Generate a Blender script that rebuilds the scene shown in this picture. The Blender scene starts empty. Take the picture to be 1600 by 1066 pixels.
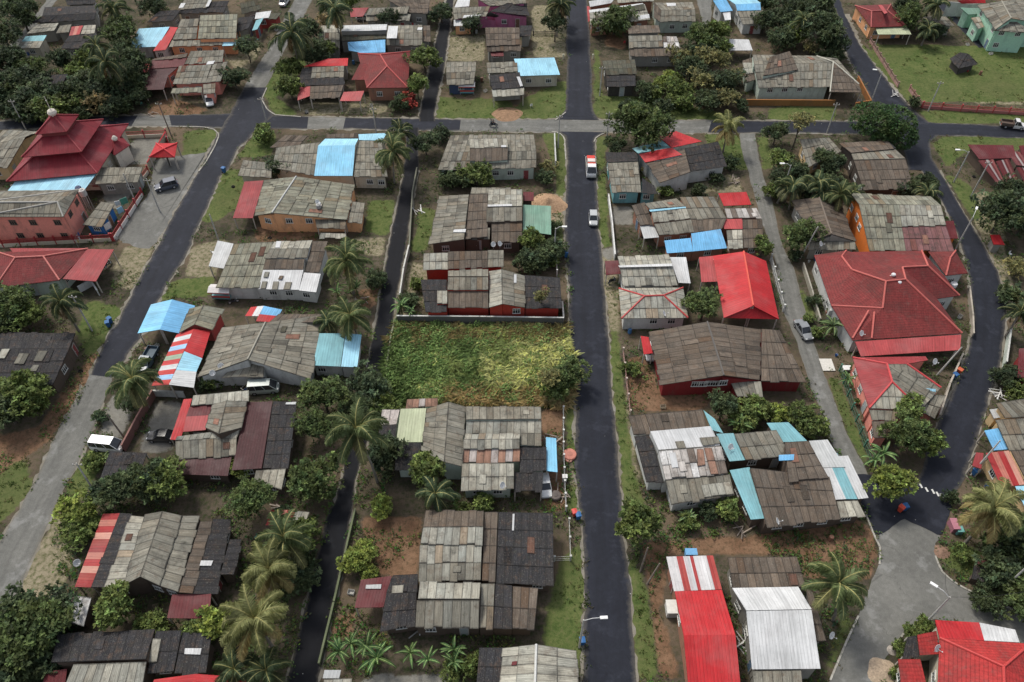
SKYS, SUNS, EXPO = 0.118, 1.45, 0.76
import bpy, math, random
import numpy as np
from mathutils import Vector as V, Matrix
R = random.Random(7)
SC = bpy.context.scene
COL = SC.collection
# ------------------------------------------------------------------ camera model: ground positions are read off the photograph once, as a surveyor would
W0, H0, FPX, PITCH, CAMZ = 1600, 1066, 1244.4, math.radians(48), 94.0
SP, CP = math.sin(PITCH), math.cos(PITCH)
def ray(u, v):
    x = (u - 800) / FPX; y = (533 - v) / FPX
    return V((x, CP + y * SP, -SP + y * CP))
def P(u, v, h=0.0):
    d = ray(u, v); t = (h - CAMZ) / d.z
    return V((d.x * t, d.y * t, h))
def pts(s):
    return [tuple(float(q) for q in p.split(',')) for p in s.split()]
# ------------------------------------------------------------------ mesh collector
class MB:
    def __init__(s): s.v = []; s.f = []; s.c = []; s.uv = []; s.uc = []
    def face(s, ps, col=(1, 1, 1), uv=None, cell=None):
        b = len(s.v); s.v.extend([tuple(p) for p in ps]); n = len(ps)
        s.f.append(tuple(range(b, b + n))); s.c.append(col)
        s.uv.append(uv or [(0, 0)] * n); s.uc.append(cell or [(.5, .5)] * n)
    def box(s, c, d, col=(1, 1, 1), rot=0.0):
        cx, cy, cz = c; x, y, z = d[0] / 2, d[1] / 2, d[2] / 2
        cr, sr = math.cos(rot), math.sin(rot)
        q = [(cx + a * x * cr - b * y * sr, cy + a * x * sr + b * y * cr, cz + e * z) for e in (-1, 1) for a, b in ((-1, -1), (1, -1), (1, 1), (-1, 1))]
        for f in ((3, 2, 1, 0), (4, 5, 6, 7), (0, 1, 5, 4), (1, 2, 6, 5), (2, 3, 7, 6), (3, 0, 4, 7)):
            s.face([q[i] for i in f], col)
    def prism(s, poly, z0, z1, col=(1, 1, 1)):
        n = len(poly)
        lo = [(p[0], p[1], z0) for p in poly]; hi = [(p[0], p[1], z1) for p in poly]
        s.face(hi, col); s.face(lo[::-1], col)
        for i in range(n): j = (i + 1) % n; s.face([lo[i], lo[j], hi[j], hi[i]], col)
    def tube(s, path, rad, col=(1, 1, 1), n=7, cap=True):
        path = [V(p) for p in path]; k = len(path)
        rad = rad if isinstance(rad, (list, tuple)) else [rad] * k
        rings = []
        for i, p in enumerate(path):
            d = (path[min(i + 1, k - 1)] - path[max(i - 1, 0)])
            d = d.normalized() if d.length > 1e-6 else V((0, 0, 1))
            a = d.cross(V((0, 0, 1)) if abs(d.z) < .9 else V((1, 0, 0))).normalized(); b = d.cross(a)
            rings.append([p + (a * math.cos(t) + b * math.sin(t)) * rad[i] for t in (2 * math.pi * j / n for j in range(n))])
        for i in range(k - 1):
            for j in range(n):
                m = (j + 1) % n
                s.face([rings[i][j], rings[i][m], rings[i + 1][m], rings[i + 1][j]], col)
        if cap: s.face(rings[0][::-1], col); s.face(rings[-1], col)
    def lathe(s, prof, c=(0, 0, 0), n=14, col=(1, 1, 1), M=None):
        rings = []
        for r, z in prof:
            ring = [V((r * math.cos(2 * math.pi * j / n), r * math.sin(2 * math.pi * j / n), z)) for j in range(n)]
            rings.append([(M @ p if M else p) + V(c) for p in ring])
        for i in range(len(prof) - 1):
            for j in range(n):
                m = (j + 1) % n; s.face([rings[i][j], rings[i][m], rings[i + 1][m], rings[i + 1][j]], col)
    def mesh(s, name, mat, smooth=False):
        me = bpy.data.meshes.new(name); me.from_pydata(s.v, [], s.f)
        cs = np.array([(*c[:3], 1.0) for c, f in zip(s.c, s.f) for _ in f], dtype=np.float32)
        a = me.color_attributes.new('Col', 'FLOAT_COLOR', 'CORNER'); a.data.foreach_set('color', cs.ravel())
        for nm, src in (('UVMap', s.uv), ('Cell', s.uc)):
            u = me.uv_layers.new(name=nm); u.data.foreach_set('uv', np.array([q for f in src for q in f], dtype=np.float32).ravel())
        me.materials.append(mat)
        if smooth: me.polygons.foreach_set('use_smooth', [True] * len(me.polygons))
        return me
    def build(s, name, mat, parent=None, smooth=False):
        return link(name, s.mesh(name, mat, smooth), parent)
def link(name, me, parent=None, loc=None, rz=None, sc=None):
    o = bpy.data.objects.new(name, me); COL.objects.link(o)
    if parent: o.parent = parent
    if loc is not None: o.location = loc
    if rz is not None: o.rotation_euler = (0, 0, rz)
    if sc is not None: o.scale = sc
    return o
LABELS = {}
def tag(o, label, cat, group=None, kind=None):
    o['label'] = label; o['category'] = cat
    if group: o['group'] = group
    if kind: o['kind'] = kind
    LABELS.setdefault(label, []).append(o.name)
    return o
def thing(name, label, cat, loc, rz=0.0, group=None):
    return tag(link(name, None, None, loc, rz), label, cat, group)
def local(o):                       # children of o are written in world metres: shift them under the empty at its base
    for c in o.children: c.location = c.location - o.location
# ------------------------------------------------------------------ materials
class NT:
    def __init__(s, name, rough=.8, spec=.3):
        s.m = bpy.data.materials.new(name); s.m.use_nodes = True; s.t = s.m.node_tree; s.b = s.t.nodes['Principled BSDF']
        s.b.inputs['Roughness'].default_value = rough; s.b.inputs['Specular IOR Level'].default_value = spec
    def n(s, ty, props=None, **ins):
        x = s.t.nodes.new(ty)
        for k, v in (props or {}).items(): setattr(x, k, v)
        for k, v in ins.items(): s.set(x, k, v)
        return x
    def set(s, x, k, v):
        k = int(k[1:]) if k[0] == '_' else k.replace('__', ' ')
        i = x.inputs[k]
        if hasattr(v, 'is_linked'): s.t.links.new(v, i)
        else: i.default_value = v
    def math(s, op, a, b=0.0, c=None, clamp=False):
        x = s.n('ShaderNodeMath', dict(operation=op, use_clamp=clamp), _0=a, _1=b)
        if c is not None: s.set(x, '_2', c)
        return x.outputs[0]
    def mix(s, f, a, b, blend='MIX'):
        x = s.n('ShaderNodeMix', dict(data_type='RGBA', blend_type=blend)); 
        for i, v in ((0, f), (6, a), (7, b)):
            if hasattr(v, 'is_linked'): s.t.links.new(v, x.inputs[i])
            else: x.inputs[i].default_value = v if i == 0 or len(v) == 4 else (*v, 1)
        return x.outputs[2]
    def noise(s, sc, det=4, rough=.6, vec=None, scale3=None):
        x = s.n('ShaderNodeTexNoise', None, Scale=sc, Detail=det, Roughness=rough)
        if vec is not None:
            if scale3: vec = s.n('ShaderNodeVectorMath', dict(operation='MULTIPLY'), _0=vec, _1=scale3).outputs[0]
            s.t.links.new(vec, x.inputs['Vector'])
        return x.outputs['Fac']
    def rng(s, v, a, b, c=0.0, d=1.0):
        x = s.n('ShaderNodeMapRange', dict(clamp=True), _0=v, _1=a, _2=b, _3=c, _4=d); return x.outputs[0]
    def geo(s): return s.n('ShaderNodeNewGeometry').outputs['Position']
    def attr(s, nm='Col'): return s.n('ShaderNodeVertexColor', dict(layer_name=nm)).outputs['Color']
    def uv(s, nm='UVMap'): return s.n('ShaderNodeUVMap', dict(uv_map=nm)).outputs[0]
    def scale(s, col, f): # multiply colour by scalar
        return s.n('ShaderNodeVectorMath', dict(operation='SCALE'), _0=col, Scale=f).outputs[0]
    def bump(s, h, st, dist=.05):
        x = s.n('ShaderNodeBump', None, Strength=st, Distance=dist, Height=h); s.t.links.new(x.outputs[0], s.b.inputs['Normal'])
    def base(s, c): s.t.links.new(c, s.b.inputs['Base Color']); return s.m
def mat_sheet():
    t = NT('corrugated_sheet', .9, .15); uv = t.uv(); pos = t.geo(); cell = t.uv('Cell')
    streak = t.noise(1.0, 4, .65, uv, (3.5, .35, 1)); blot = t.noise(.55, 5, .65, pos); fine = t.noise(6, 3, .6, pos)
    sep = t.n('ShaderNodeSeparateXYZ', None, Vector=cell); x, y = sep.outputs[0], sep.outputs[1]
    ex = t.math('ABSOLUTE', t.math('SUBTRACT', x, .5)); ey = t.math('ABSOLUTE', t.math('SUBTRACT', y, .5))
    wob = t.math('MULTIPLY', t.math('SUBTRACT', fine, .5), .08)
    edge = t.math('MAXIMUM', t.math('MULTIPLY', t.rng(t.math('ADD', ex, wob), .41, .49), t.rng(streak, .35, .6, .45, 1)), t.math('MULTIPLY', t.rng(t.math('ADD', ey, wob), .44, .485), t.rng(blot, .35, .6, .5, 1)))
    low = t.math('MULTIPLY', t.rng(y, .55, 1.0), t.rng(streak, .42, .7))
    c = t.scale(t.attr(), t.rng(streak, .3, .7, .58, 1.25))
    c = t.mix(t.rng(blot, .50, .72, 0, .62), c, (.040, .037, .034))
    c = t.mix(t.math('MULTIPLY', t.rng(t.noise(.9, 5, .7, pos), .52, .7), t.rng(streak, .4, .6, .2, .75)), c, (.10, .062, .040))
    c = t.mix(t.rng(t.noise(2.2, 5, .7, pos), .58, .72, 0, .5), c, (.055, .058, .038))
    c = t.mix(t.rng(fine, .55, .8, 0, .35), c, (.30, .29, .255))
    c = t.mix(t.math('MULTIPLY', low, .45), c, (.05, .044, .038))
    c = t.mix(t.math('MULTIPLY', edge, .84), c, (.022, .021, .020))
    su = t.n('ShaderNodeSeparateXYZ', None, Vector=uv)
    cor = t.math('SINE', t.math('MULTIPLY', su.outputs[0], 2 * math.pi / .2))
    t.bump(cor, .35, .03)
    return t.base(c)
def mat_metal():
    t = NT('painted_metal_roof', .6, .2); uv = t.uv(); pos = t.geo()
    su = t.n('ShaderNodeSeparateXYZ', None, Vector=uv)
    w = t.math('FRACT', t.math('MULTIPLY', su.outputs[0], 1 / .38))
    rib = t.rng(t.math('ABSOLUTE', t.math('SUBTRACT', w, .5)), .30, .46)
    st = t.noise(1, 5, .6, uv, (4, .25, 1)); bl = t.noise(.35, 5, .6, pos); fi = t.noise(5, 3, .6, pos)
    c = t.scale(t.attr(), t.rng(st, .3, .7, .74, 1.12))
    c = t.scale(c, t.rng(bl, .3, .7, .78, 1.08))
    fade = t.math('MULTIPLY', t.rng(t.noise(.22, 4, .6, pos), .48, .68), .12); c = t.mix(fade, c, (.36, .30, .28))
    ru = t.math('MULTIPLY', t.rng(t.noise(1, 6, .7, uv, (2.6, .3, 1)), .58, .74), t.rng(t.noise(.3, 3, .6, pos), .42, .62)); c = t.mix(t.math('MULTIPLY', ru, .7), c, (.085, .045, .032))
    c = t.mix(t.rng(fi, .56, .8, 0, .3), c, (.13, .11, .095))
    c = t.scale(c, t.math('SUBTRACT', 1.0, t.math('MULTIPLY', rib, .10)))
    t.bump(rib, .35, .04)
    return t.base(c)
def mat_tile():
    t = NT('roof_tile', .75, .2); uv = t.uv(); pos = t.geo()
    su = t.n('ShaderNodeSeparateXYZ', None, Vector=uv)
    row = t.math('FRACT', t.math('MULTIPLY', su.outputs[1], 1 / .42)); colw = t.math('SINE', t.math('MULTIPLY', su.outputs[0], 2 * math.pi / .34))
    st = t.noise(.8, 5, .65, uv, (1.5, .35, 1)); fi = t.noise(3.2, 3, .6, pos); bl = t.noise(.3, 4, .6, pos)
    c = t.scale(t.attr(), t.rng(st, .3, .7, .72, 1.12))
    c = t.scale(c, t.rng(fi, .3, .7, .78, 1.15))
    c = t.mix(t.rng(bl, .42, .7, 0, .6), c, (.075, .032, .028)); c = t.mix(t.rng(t.noise(1.2, 5, .7, pos), .55, .72, 0, .4), c, (.20, .10, .085))
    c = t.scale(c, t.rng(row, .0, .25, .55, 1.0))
    t.bump(t.math('ADD', t.math('MULTIPLY', row, .8), t.math('MULTIPLY', colw, .3)), .5, .05)
    return t.base(c)
def mat_wall():
    t = NT('painted_wall', .9, .15); pos = t.geo()
    n1 = t.noise(.9, 5, .65, pos, (1, 1, .35)); n2 = t.noise(6, 4, .6, pos)
    c = t.scale(t.attr(), t.rng(n2, .3, .7, .86, 1.06))
    c = t.mix(t.rng(n1, .5, .78, 0, .55), c, (.09, .08, .068))
    t.bump(n2, .15, .02)
    return t.base(c)
def mat_plain(name='painted_surface', rough=.6, spec=.4, var=.15):
    t = NT(name, rough, spec); n2 = t.noise(4, 4, .6, t.geo())
    return t.base(t.scale(t.attr(), t.rng(n2, .3, .7, 1 - var, 1 + var * .5)))
def mat_car():
    t = NT('car_paint', .28, .5); t.b.inputs['Coat Weight'].default_value = .5
    n2 = t.noise(3, 4, .6, t.geo())
    return t.base(t.scale(t.attr(), t.rng(n2, .3, .7, .9, 1.03)))
def mat_glass():
    t = NT('dark_glass', .12, .6); n2 = t.noise(2, 2, .5, t.geo())
    return t.base(t.mix(n2, (.012, .014, .017), (.03, .034, .04)))
def mat_leaf():
    t = NT('foliage', .62, .25); pos = t.geo(); rnd = t.n('ShaderNodeObjectInfo').outputs['Random']
    n1 = t.noise(.35, 3, .6, pos); n2 = t.noise(2.5, 3, .6, pos)
    c = t.scale(t.attr(), t.rng(n2, .3, .7, .7, 1.25))
    c = t.mix(t.rng(n1, .4, .75, 0, .35), c, (.085, .095, .022))
    c = t.scale(c, t.math('ADD', t.math('MULTIPLY', rnd, .7), 1.4))
    t.base(c)
    tr = t.n('ShaderNodeBsdfTranslucent', None, Color=c); mx = t.n('ShaderNodeMixShader', None, _0=.3)
    t.t.links.new(t.b.outputs[0], mx.inputs[1]); t.t.links.new(tr.outputs[0], mx.inputs[2])
    t.t.links.new(mx.outputs[0], t.t.nodes['Material Output'].inputs['Surface'])
    return t.m
def mat_bark():
    t = NT('bark', .95, .1); n2 = t.noise(5, 5, .7, t.geo(), (1, 1, .3))
    t.bump(n2, .5, .03)
    return t.base(t.scale(t.attr(), t.rng(n2, .3, .7, .6, 1.25)))
def mat_asphalt(name, a, b, rough, fleck):
    t = NT(name, rough, .25); pos = t.geo(); 
    n1 = t.noise(.12, 4, .6, pos); n2 = t.noise(1.3, 5, .7, pos); n3 = t.noise(22, 3, .7, pos)
    c = t.mix(t.rng(n1, .3, .7), a, b)
    c = t.scale(c, t.rng(n2, .3, .7, .82, 1.15)); c = t.scale(c, t.rng(n3, .3, .7, .7, 1.3))
    uv = t.uv(); su = t.n('ShaderNodeSeparateXYZ', None, Vector=uv)
    # wheel tracks polished along the carriageway
    tr = t.math('SINE', t.math('MULTIPLY', su.outputs[0], 4 * math.pi)); trn = t.noise(1, 3, .6, uv, (6, .06, 1))
    c = t.scale(c, t.math('ADD', .95, t.math('MULTIPLY', tr, .05))); c = t.scale(c, t.rng(trn, .3, .7, .88, 1.14))
    ed = t.math('ADD', t.math('ABSOLUTE', t.math('SUBTRACT', su.outputs[0], .5)), t.math('MULTIPLY', t.math('SUBTRACT', n2, .5), .22))
    c = t.mix(t.rng(ed, .40, .53, 0, .55), c, (.13, .115, .09))
    c = t.mix(t.math('MULTIPLY', t.rng(t.noise(.33, 5, .65, pos), .56, .66), .35), c, tuple(min(.3, q * 1.9 + .01) for q in b))
    # hairline joints, tar seams and a few paler worn places
    wv = t.noise(.5, 3, .6, pos)
    wp = t.n('ShaderNodeVectorMath', dict(operation='ADD'), _0=pos, _1=t.n('ShaderNodeCombineXYZ', None, X=t.math('MULTIPLY', wv, 3), Y=t.math('MULTIPLY', wv, 2)).outputs[0]).outputs[0]
    vo = t.n('ShaderNodeTexVoronoi', dict(feature='DISTANCE_TO_EDGE'), Scale=.16, Vector=wp)
    c = t.mix(t.math('MULTIPLY', t.rng(vo.outputs['Distance'], .0, .008, 1, 0), t.rng(n1, .45, .6, 0, .5)), c, tuple(q * .4 for q in a))
    vf = t.n('ShaderNodeTexVoronoi', None, Scale=.75, Vector=pos)
    c = t.mix(t.math('MULTIPLY', t.rng(vf.outputs['Distance'], .03, .05, 1, 0), t.math('GREATER_THAN', t.n('ShaderNodeSeparateColor', None, Color=vf.outputs['Color']).outputs[0], fleck)), c, (.45, .45, .42))
    t.bump(n3, .25, .02)
    return t.base(c)
def mat_ground():
    t = NT('yard_ground', .97, .08); pos = t.geo()
    sp = t.n('ShaderNodeSeparateColor', None, Color=t.attr('Zone')); g, r, k = sp.outputs[0], sp.outputs[1], sp.outputs[2]
    al = t.n('ShaderNodeVertexColor', dict(layer_name='Zone')).outputs['Alpha']
    n0 = t.noise(.06, 5, .6, pos); n1 = t.noise(.28, 6, .68, pos); n2 = t.noise(1.6, 6, .7, pos); n3 = t.noise(9, 4, .7, pos)
    wob = t.math('ADD', t.math('MULTIPLY', t.math('SUBTRACT', n1, .5), 1.1), t.math('MULTIPLY', t.math('SUBTRACT', n2, .5), .9))
    def mask(a): return t.rng(t.math('ADD', a, wob), .38, .62)
    soil = t.mix(t.rng(n1, .35, .65), (.040, .035, .026), (.115, .092, .068))
    soil = t.mix(t.rng(n2, .46, .62, 0, .85), soil, (.030, .042, .015))
    soil = t.mix(t.rng(n0, .48, .64, 0, .75), soil, (.15, .11, .075))
    grass = t.mix(t.rng(n1, .3, .68), (.052, .086, .022), (.118, .138, .048))
    grass = t.mix(t.rng(n2, .5, .72, 0, .7), grass, (.14, .125, .062))
    grass = t.mix(t.rng(n2, .5, .3, 0, .75), grass, (.022, .042, .012))
    grass = t.mix(t.rng(n0, .46, .64, 0, .4), grass, (.085, .085, .038))
    red = t.mix(t.rng(n1, .3, .7), (.125, .068, .040), (.235, .145, .090))
    red = t.mix(t.rng(n2, .47, .68, 0, .8), red, (.050, .042, .022))
    conc = t.mix(t.rng(n1, .3, .7), (.13, .125, .11), (.24, .23, .20)); conc = t.mix(t.rng(n2, .5, .75, 0, .65), conc, (.10, .09, .07))
    dry = t.mix(t.rng(n1, .3, .7), (.17, .148, .095), (.30, .255, .18)); dry = t.mix(t.rng(n2, .45, .62, 0, .85), dry, (.068, .078, .028))
    c = t.mix(mask(al), soil, dry); c = t.mix(mask(r), c, red); c = t.mix(mask(g), c, grass); c = t.mix(mask(k), c, conc)
    c = t.scale(c, t.rng(n3, .25, .75, .72, 1.22))
    t.bump(t.math('ADD', n2, t.math('MULTIPLY', n3, .5)), .6, .12)
    return t.base(c)
M = dict(sheet=mat_sheet(), metal=mat_metal(), tile=mat_tile(), wall=mat_wall(), plain=mat_plain(), car=mat_car(), glass=mat_glass(), leaf=mat_leaf(), bark=mat_bark(),
         new=mat_asphalt('new_asphalt', (.0100, .0118, .0185), (.017, .0195, .0285), .8, .86), lane=mat_asphalt('lane_asphalt', (.0045, .0048, .007), (.007, .0078, .0105), .85, .9), dust=mat_asphalt('dusty_margin', (.15, .135, .105), (.24, .22, .18), .95, 2), old=mat_asphalt('old_asphalt', (.115, .114, .104), (.165, .162, .146), .92, 2),
         ground=mat_ground(), rubber=mat_plain('rubber', .85, .2), conc=mat_plain('concrete', .92, .1, .3), steel=mat_plain('galvanised_steel', .5, .4, .1), cloth=mat_plain('cloth', .95, .05), skin=mat_plain('skin', .6, .3))
# ------------------------------------------------------------------ roofs
PAL = dict(asb=('sheet', (.205, .192, .155)), asl=('sheet', (.33, .318, .265)), asd=('sheet', (.034, .033, .035)), asn=('sheet', (.125, .100, .078)), asm=('sheet', (.085, .085, .062)), aso=('sheet', (.225, .220, .168)),
           rus=('sheet', (.30, .17, .12)), mot=('sheet', (.42, .39, .36)),
           red=('metal', (.44, .024, .028)), mar=('metal', (.115, .017, .02)), pnk=('metal', (.40, .07, .07)), dpk=('metal', (.27, .037, .04)), blu=('metal', (.16, .42, .68)), lbl=('metal', (.33, .62, .76)), tea=('metal', (.20, .42, .46)),
           grn=('metal', (.17, .31, .23)), wht=('metal', (.56, .565, .56)), lgy=('metal', (.50, .51, .50)), crm=('metal', (.44, .48, .31)), org=('metal', (.55, .18, .06)), til=('tile', (.19, .034, .032)), trd=('tile', (.38, .036, .034)), tdk=('tile', (.165, .028, .028)),
           str=('metal', (.6, .6, .6)), rdk=('metal', (.3, .2, .2)), stb=('metal', (.6, .6, .6)), mix=('sheet', (.3, .28, .25)), rst=('metal', (.6, .6, .6)))
STRIPE = dict(rdk=[(.11, .018, .02), (.14, .03, .03), (.10, .016, .018), (.32, .27, .26), (.12, .02, .02), (.20, .06, .055), (.09, .015, .017)], str=[(.52, .05, .05), (.58, .60, .60), (.50, .05, .045), (.30, .48, .68), (.50, .06, .05), (.30, .38, .28)], stb=[(.5, .04, .04), (.68, .68, .66), (.5, .04, .04), (.22, .45, .7)], rst=[(.30, .03, .03), (.45, .16, .12), (.34, .03, .03), (.50, .25, .19), (.30, .05, .04)])
CNAME = dict(rdk='peeling maroon', asb='grey corrugated', asl='pale grey corrugated', asd='blackened corrugated', asn='brown weathered corrugated', asm='mossy corrugated', aso='olive grey corrugated', rus='rusty corrugated', mot='mottled pale', red='bright red metal', mar='maroon metal', pnk='faded red metal', dpk='dark pink metal',
             blu='blue metal', lbl='pale blue metal', tea='teal metal', grn='green metal', wht='white metal', lgy='light grey metal', crm='cream green metal', org='orange metal', til='red tile', trd='bright red tile', tdk='dark red tile', str='red and blue striped', stb='red and white striped', mix='patchwork', rst='red striped')  # tdk label lands only on the villa slope coloured in shade
def sheetcol(code, i, j, rr):
    kind, b = PAL[code]
    if code in STRIPE:
        c = STRIPE[code][i % len(STRIPE[code])]; f = rr.uniform(.9, 1.08); return tuple(q * f for q in c)
    if kind == 'sheet':
        cr = random.Random(i * 31 + int(b[0] * 999) + int(rr.seed0)); f = math.exp(rr.gauss(0, .065) + cr.gauss(0, .04)); w = rr.gauss(0, .02); x = rr.random()
        c = (b[0] * f * (1 + w), b[1] * f, b[2] * f * (1 - w))
        if code == 'mot' or code == 'mix':
            if x < .22: c = (.16 * f, .13 * f, .11 * f)
            elif x < .40: c = (.62 * f, .61 * f, .59 * f)
            elif x < .48 and code == 'mot': c = (.26, .07, .055)
        elif code == 'rus':
            if x < .4: c = (.45 * f, .40 * f, .37 * f)
        elif code != 'asd':
            if x < .05: c = tuple(q * .62 for q in c)
            elif x < .075: c = tuple(q * 1.3 for q in c)
            elif x < .11: c = (b[0] * .9, b[1] * .76, b[2] * .66)
        return c
    f = math.exp(rr.gauss(0, .035 if kind == 'metal' else .01)); return tuple(q * f for q in b)
def emit_sheet(mb, a, b, c, d, n, col, uv, th=.04):
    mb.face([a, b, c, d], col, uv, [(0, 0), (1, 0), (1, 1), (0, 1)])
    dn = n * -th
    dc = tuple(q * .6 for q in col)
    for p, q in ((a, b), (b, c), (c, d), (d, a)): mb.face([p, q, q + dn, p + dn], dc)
def roof_quad(mb, q, code, rr):
    a, b, c, d = q                                       # a,b high edge, c,d low edge
    kind = PAL[code][0]
    w = ((b - a).length + (c - d).length) / 2; L = ((d - a).length + (c - b).length) / 2
    n = (c - a).cross(d - b).normalized()
    if n.z < 0: n = -n
    if code in STRIPE: nx, ny = max(1, round(w / (.42 if code in ('rsw', 'rdk') else .95))), 1
    elif kind == 'sheet': nx, ny = max(1, round(w / .98)), max(1, round(L / 2.25))
    elif kind == 'metal': nx, ny = max(1, round(w / 1.1)), max(1, round(L / 7))
    else: nx, ny = 1, 1
    bil = lambda s, t: (a.lerp(b, s)).lerp(d.lerp(c, s), t)
    jit = .05 if kind == 'sheet' else .006
    for i in range(nx):
        ext = rr.uniform(-.05, .28) / L if kind == 'sheet' else 0
        for j in range(ny):
            s0, s1 = i / nx, (i + 1) / nx; t0, t1 = j / ny, (j + 1) / ny + (.12 / L if j < ny - 1 else ext)
            l0, l1 = .01 + rr.uniform(0, jit * .4), (.05 if kind == 'sheet' else .015) + rr.uniform(0, jit)
            u0, u1, v0, v1 = s0 * w, s1 * w, t0 * L, t1 * L
            dz = rr.uniform(-jit, jit) * .5
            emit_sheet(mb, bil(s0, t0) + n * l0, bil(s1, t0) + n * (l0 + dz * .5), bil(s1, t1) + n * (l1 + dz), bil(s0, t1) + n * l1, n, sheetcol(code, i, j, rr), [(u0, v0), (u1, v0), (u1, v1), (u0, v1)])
    if kind == 'sheet' and w > 4 and L > 2:
        for _ in range(int(w * L / 38 + rr.random())):
            s0, t0 = rr.uniform(.04, .84), rr.uniform(.02, .6); ss, tt = .95 / w, min(.38, 2.2 / L) ; k = rr.gauss(0, .05); f = rr.choice((.55, .7, 1.25, 1.4, 1.0)); col = tuple(x * f for x in PAL[code][1])
            if rr.random() < .2: col = (.20 * f, .105 * f, .075 * f)
            q4 = [bil(s0 + k * tt * .3, t0) + n * .09, bil(s0 + ss + k * tt * .3, t0 + k * ss) + n * .10, bil(s0 + ss, t0 + tt + k * ss) + n * .13, bil(s0, t0 + tt) + n * .12]
            emit_sheet(mb, *q4, n, col, [(0, 0), (.95, 0), (.95, 2.2), (0, 2.2)])
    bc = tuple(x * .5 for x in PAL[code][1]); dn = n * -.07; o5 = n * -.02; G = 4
    for i in range(G):
        for j in range(G):
            q4 = [bil(i / G, j / G), bil((i + 1) / G, j / G), bil((i + 1) / G, (j + 1) / G), bil(i / G, (j + 1) / G)]
            mb.face([x + o5 for x in q4], bc); mb.face([x + dn for x in q4][::-1], bc)
    for p, s in ((a, b), (b, c), (c, d), (d, a)):
        for i in range(G): x, y = p.lerp(s, i / G), p.lerp(s, (i + 1) / G); mb.face([x + o5, y + o5, y + dn, x + dn], bc)
def clip(poly, ax, lim, keep_less):
    out = []
    for i, p in enumerate(poly):
        q = poly[(i + 1) % len(poly)]
        ip = (p[ax] <= lim) == keep_less or p[ax] == lim; iq = (q[ax] <= lim) == keep_less or q[ax] == lim
        if ip: out.append(p)
        if ip != iq:
            k = (lim - p[ax]) / (q[ax] - p[ax]); out.append((p[0] + (q[0] - p[0]) * k, p[1] + (q[1] - p[1]) * k))
    return out
def newell(p):
    n = V((0, 0, 0))
    for i, a in enumerate(p):
        b = p[(i + 1) % len(p)]; n += V(((a.y - b.y) * (a.z + b.z), (a.z - b.z) * (a.x + b.x), (a.x - b.x) * (a.y + b.y)))
    n.normalize()
    return n if n.z > 0 else -n
def roof_poly(mb, p, code, rr):
    n = newell(p); kind = PAL[code][0]
    if len(p) > 3:
        o = sum(p, V()) / len(p)
        if max(abs((x - o).dot(n)) for x in p) > .05:
            for i in range(1, len(p) - 1): roof_poly(mb, [p[0], p[i], p[i + 1]], code, rr)
            return
    s = n.cross(V((0, 0, 1))); s = s.normalized() if s.length > 1e-3 else V((1, 0, 0))
    t = s.cross(n).normalized()
    if t.z > 0: t = -t; s = -s
    o = sum(p, V()) / len(p)
    q = [((x - o).dot(s), (x - o).dot(t)) for x in p]
    smin, smax = min(x[0] for x in q), max(x[0] for x in q); tmin, tmax = min(x[1] for x in q), max(x[1] for x in q)
    sw, tl = (.98, 2.25) if kind == 'sheet' else ((.95, 50) if kind == 'metal' else (500, 500))
    nx, ny = max(1, math.ceil((smax - smin) / sw)), max(1, math.ceil((tmax - tmin) / tl))
    for i in range(nx):
        st = clip(clip(q, 0, smin + i * sw, False), 0, smin + (i + 1) * sw, True)
        if len(st) < 3: continue
        for j in range(ny):
            c = clip(clip(st, 1, tmin + j * tl, False), 1, tmin + (j + 1) * tl, True)
            if len(c) < 3: continue
            z = .02 + rr.uniform(0, .04 if kind == 'sheet' else .004)
            P3 = [o + s * x + t * y + n * (z + (.04 * (y - tmin - j * tl) / tl if kind == 'sheet' else 0)) for x, y in c]
            col = sheetcol(code, i, j, rr)
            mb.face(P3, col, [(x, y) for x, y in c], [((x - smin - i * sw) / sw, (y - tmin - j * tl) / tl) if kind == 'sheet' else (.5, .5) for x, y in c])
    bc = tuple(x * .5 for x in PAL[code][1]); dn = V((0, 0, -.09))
    mb.face(p, bc); mb.face([x + dn for x in p][::-1], bc)
    for i in range(len(p)): a, b = p[i], p[(i + 1) % len(p)]; mb.face([a, b, b + dn, a + dn], bc)
def inpoly(x, y, poly):
    r = False; n = len(poly)
    for i in range(n):
        a, b = poly[i], poly[(i + 1) % n]
        if (a[1] > y) != (b[1] > y) and x < (b[0] - a[0]) * (y - a[1]) / (b[1] - a[1]) + a[0]: r = not r
    return r
def inset(poly, ds):
    n = len(poly); ar = sum(poly[i][0] * poly[(i + 1) % n][1] - poly[(i + 1) % n][0] * poly[i][1] for i in range(n))
    sg = 1 if ar > 0 else -1; L = []
    for i in range(n):
        a, b = poly[i], poly[(i + 1) % n]; dx, dy = b[0] - a[0], b[1] - a[1]; l = math.hypot(dx, dy) or 1e-6
        nx, ny = -dy / l * sg, dx / l * sg
        L.append((a[0] + nx * ds[i], a[1] + ny * ds[i], dx / l, dy / l))
    out = []
    for i in range(n):
        x1, y1, dx1, dy1 = L[i - 1]; x2, y2, dx2, dy2 = L[i]
        den = dx1 * dy2 - dy1 * dx2
        if abs(den) < .05: out.append((x2, y2)); continue
        k = ((x2 - x1) * dy2 - (y2 - y1) * dx2) / den; out.append((x1 + dx1 * k, y1 + dy1 * k))
    return out, sg
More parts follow.
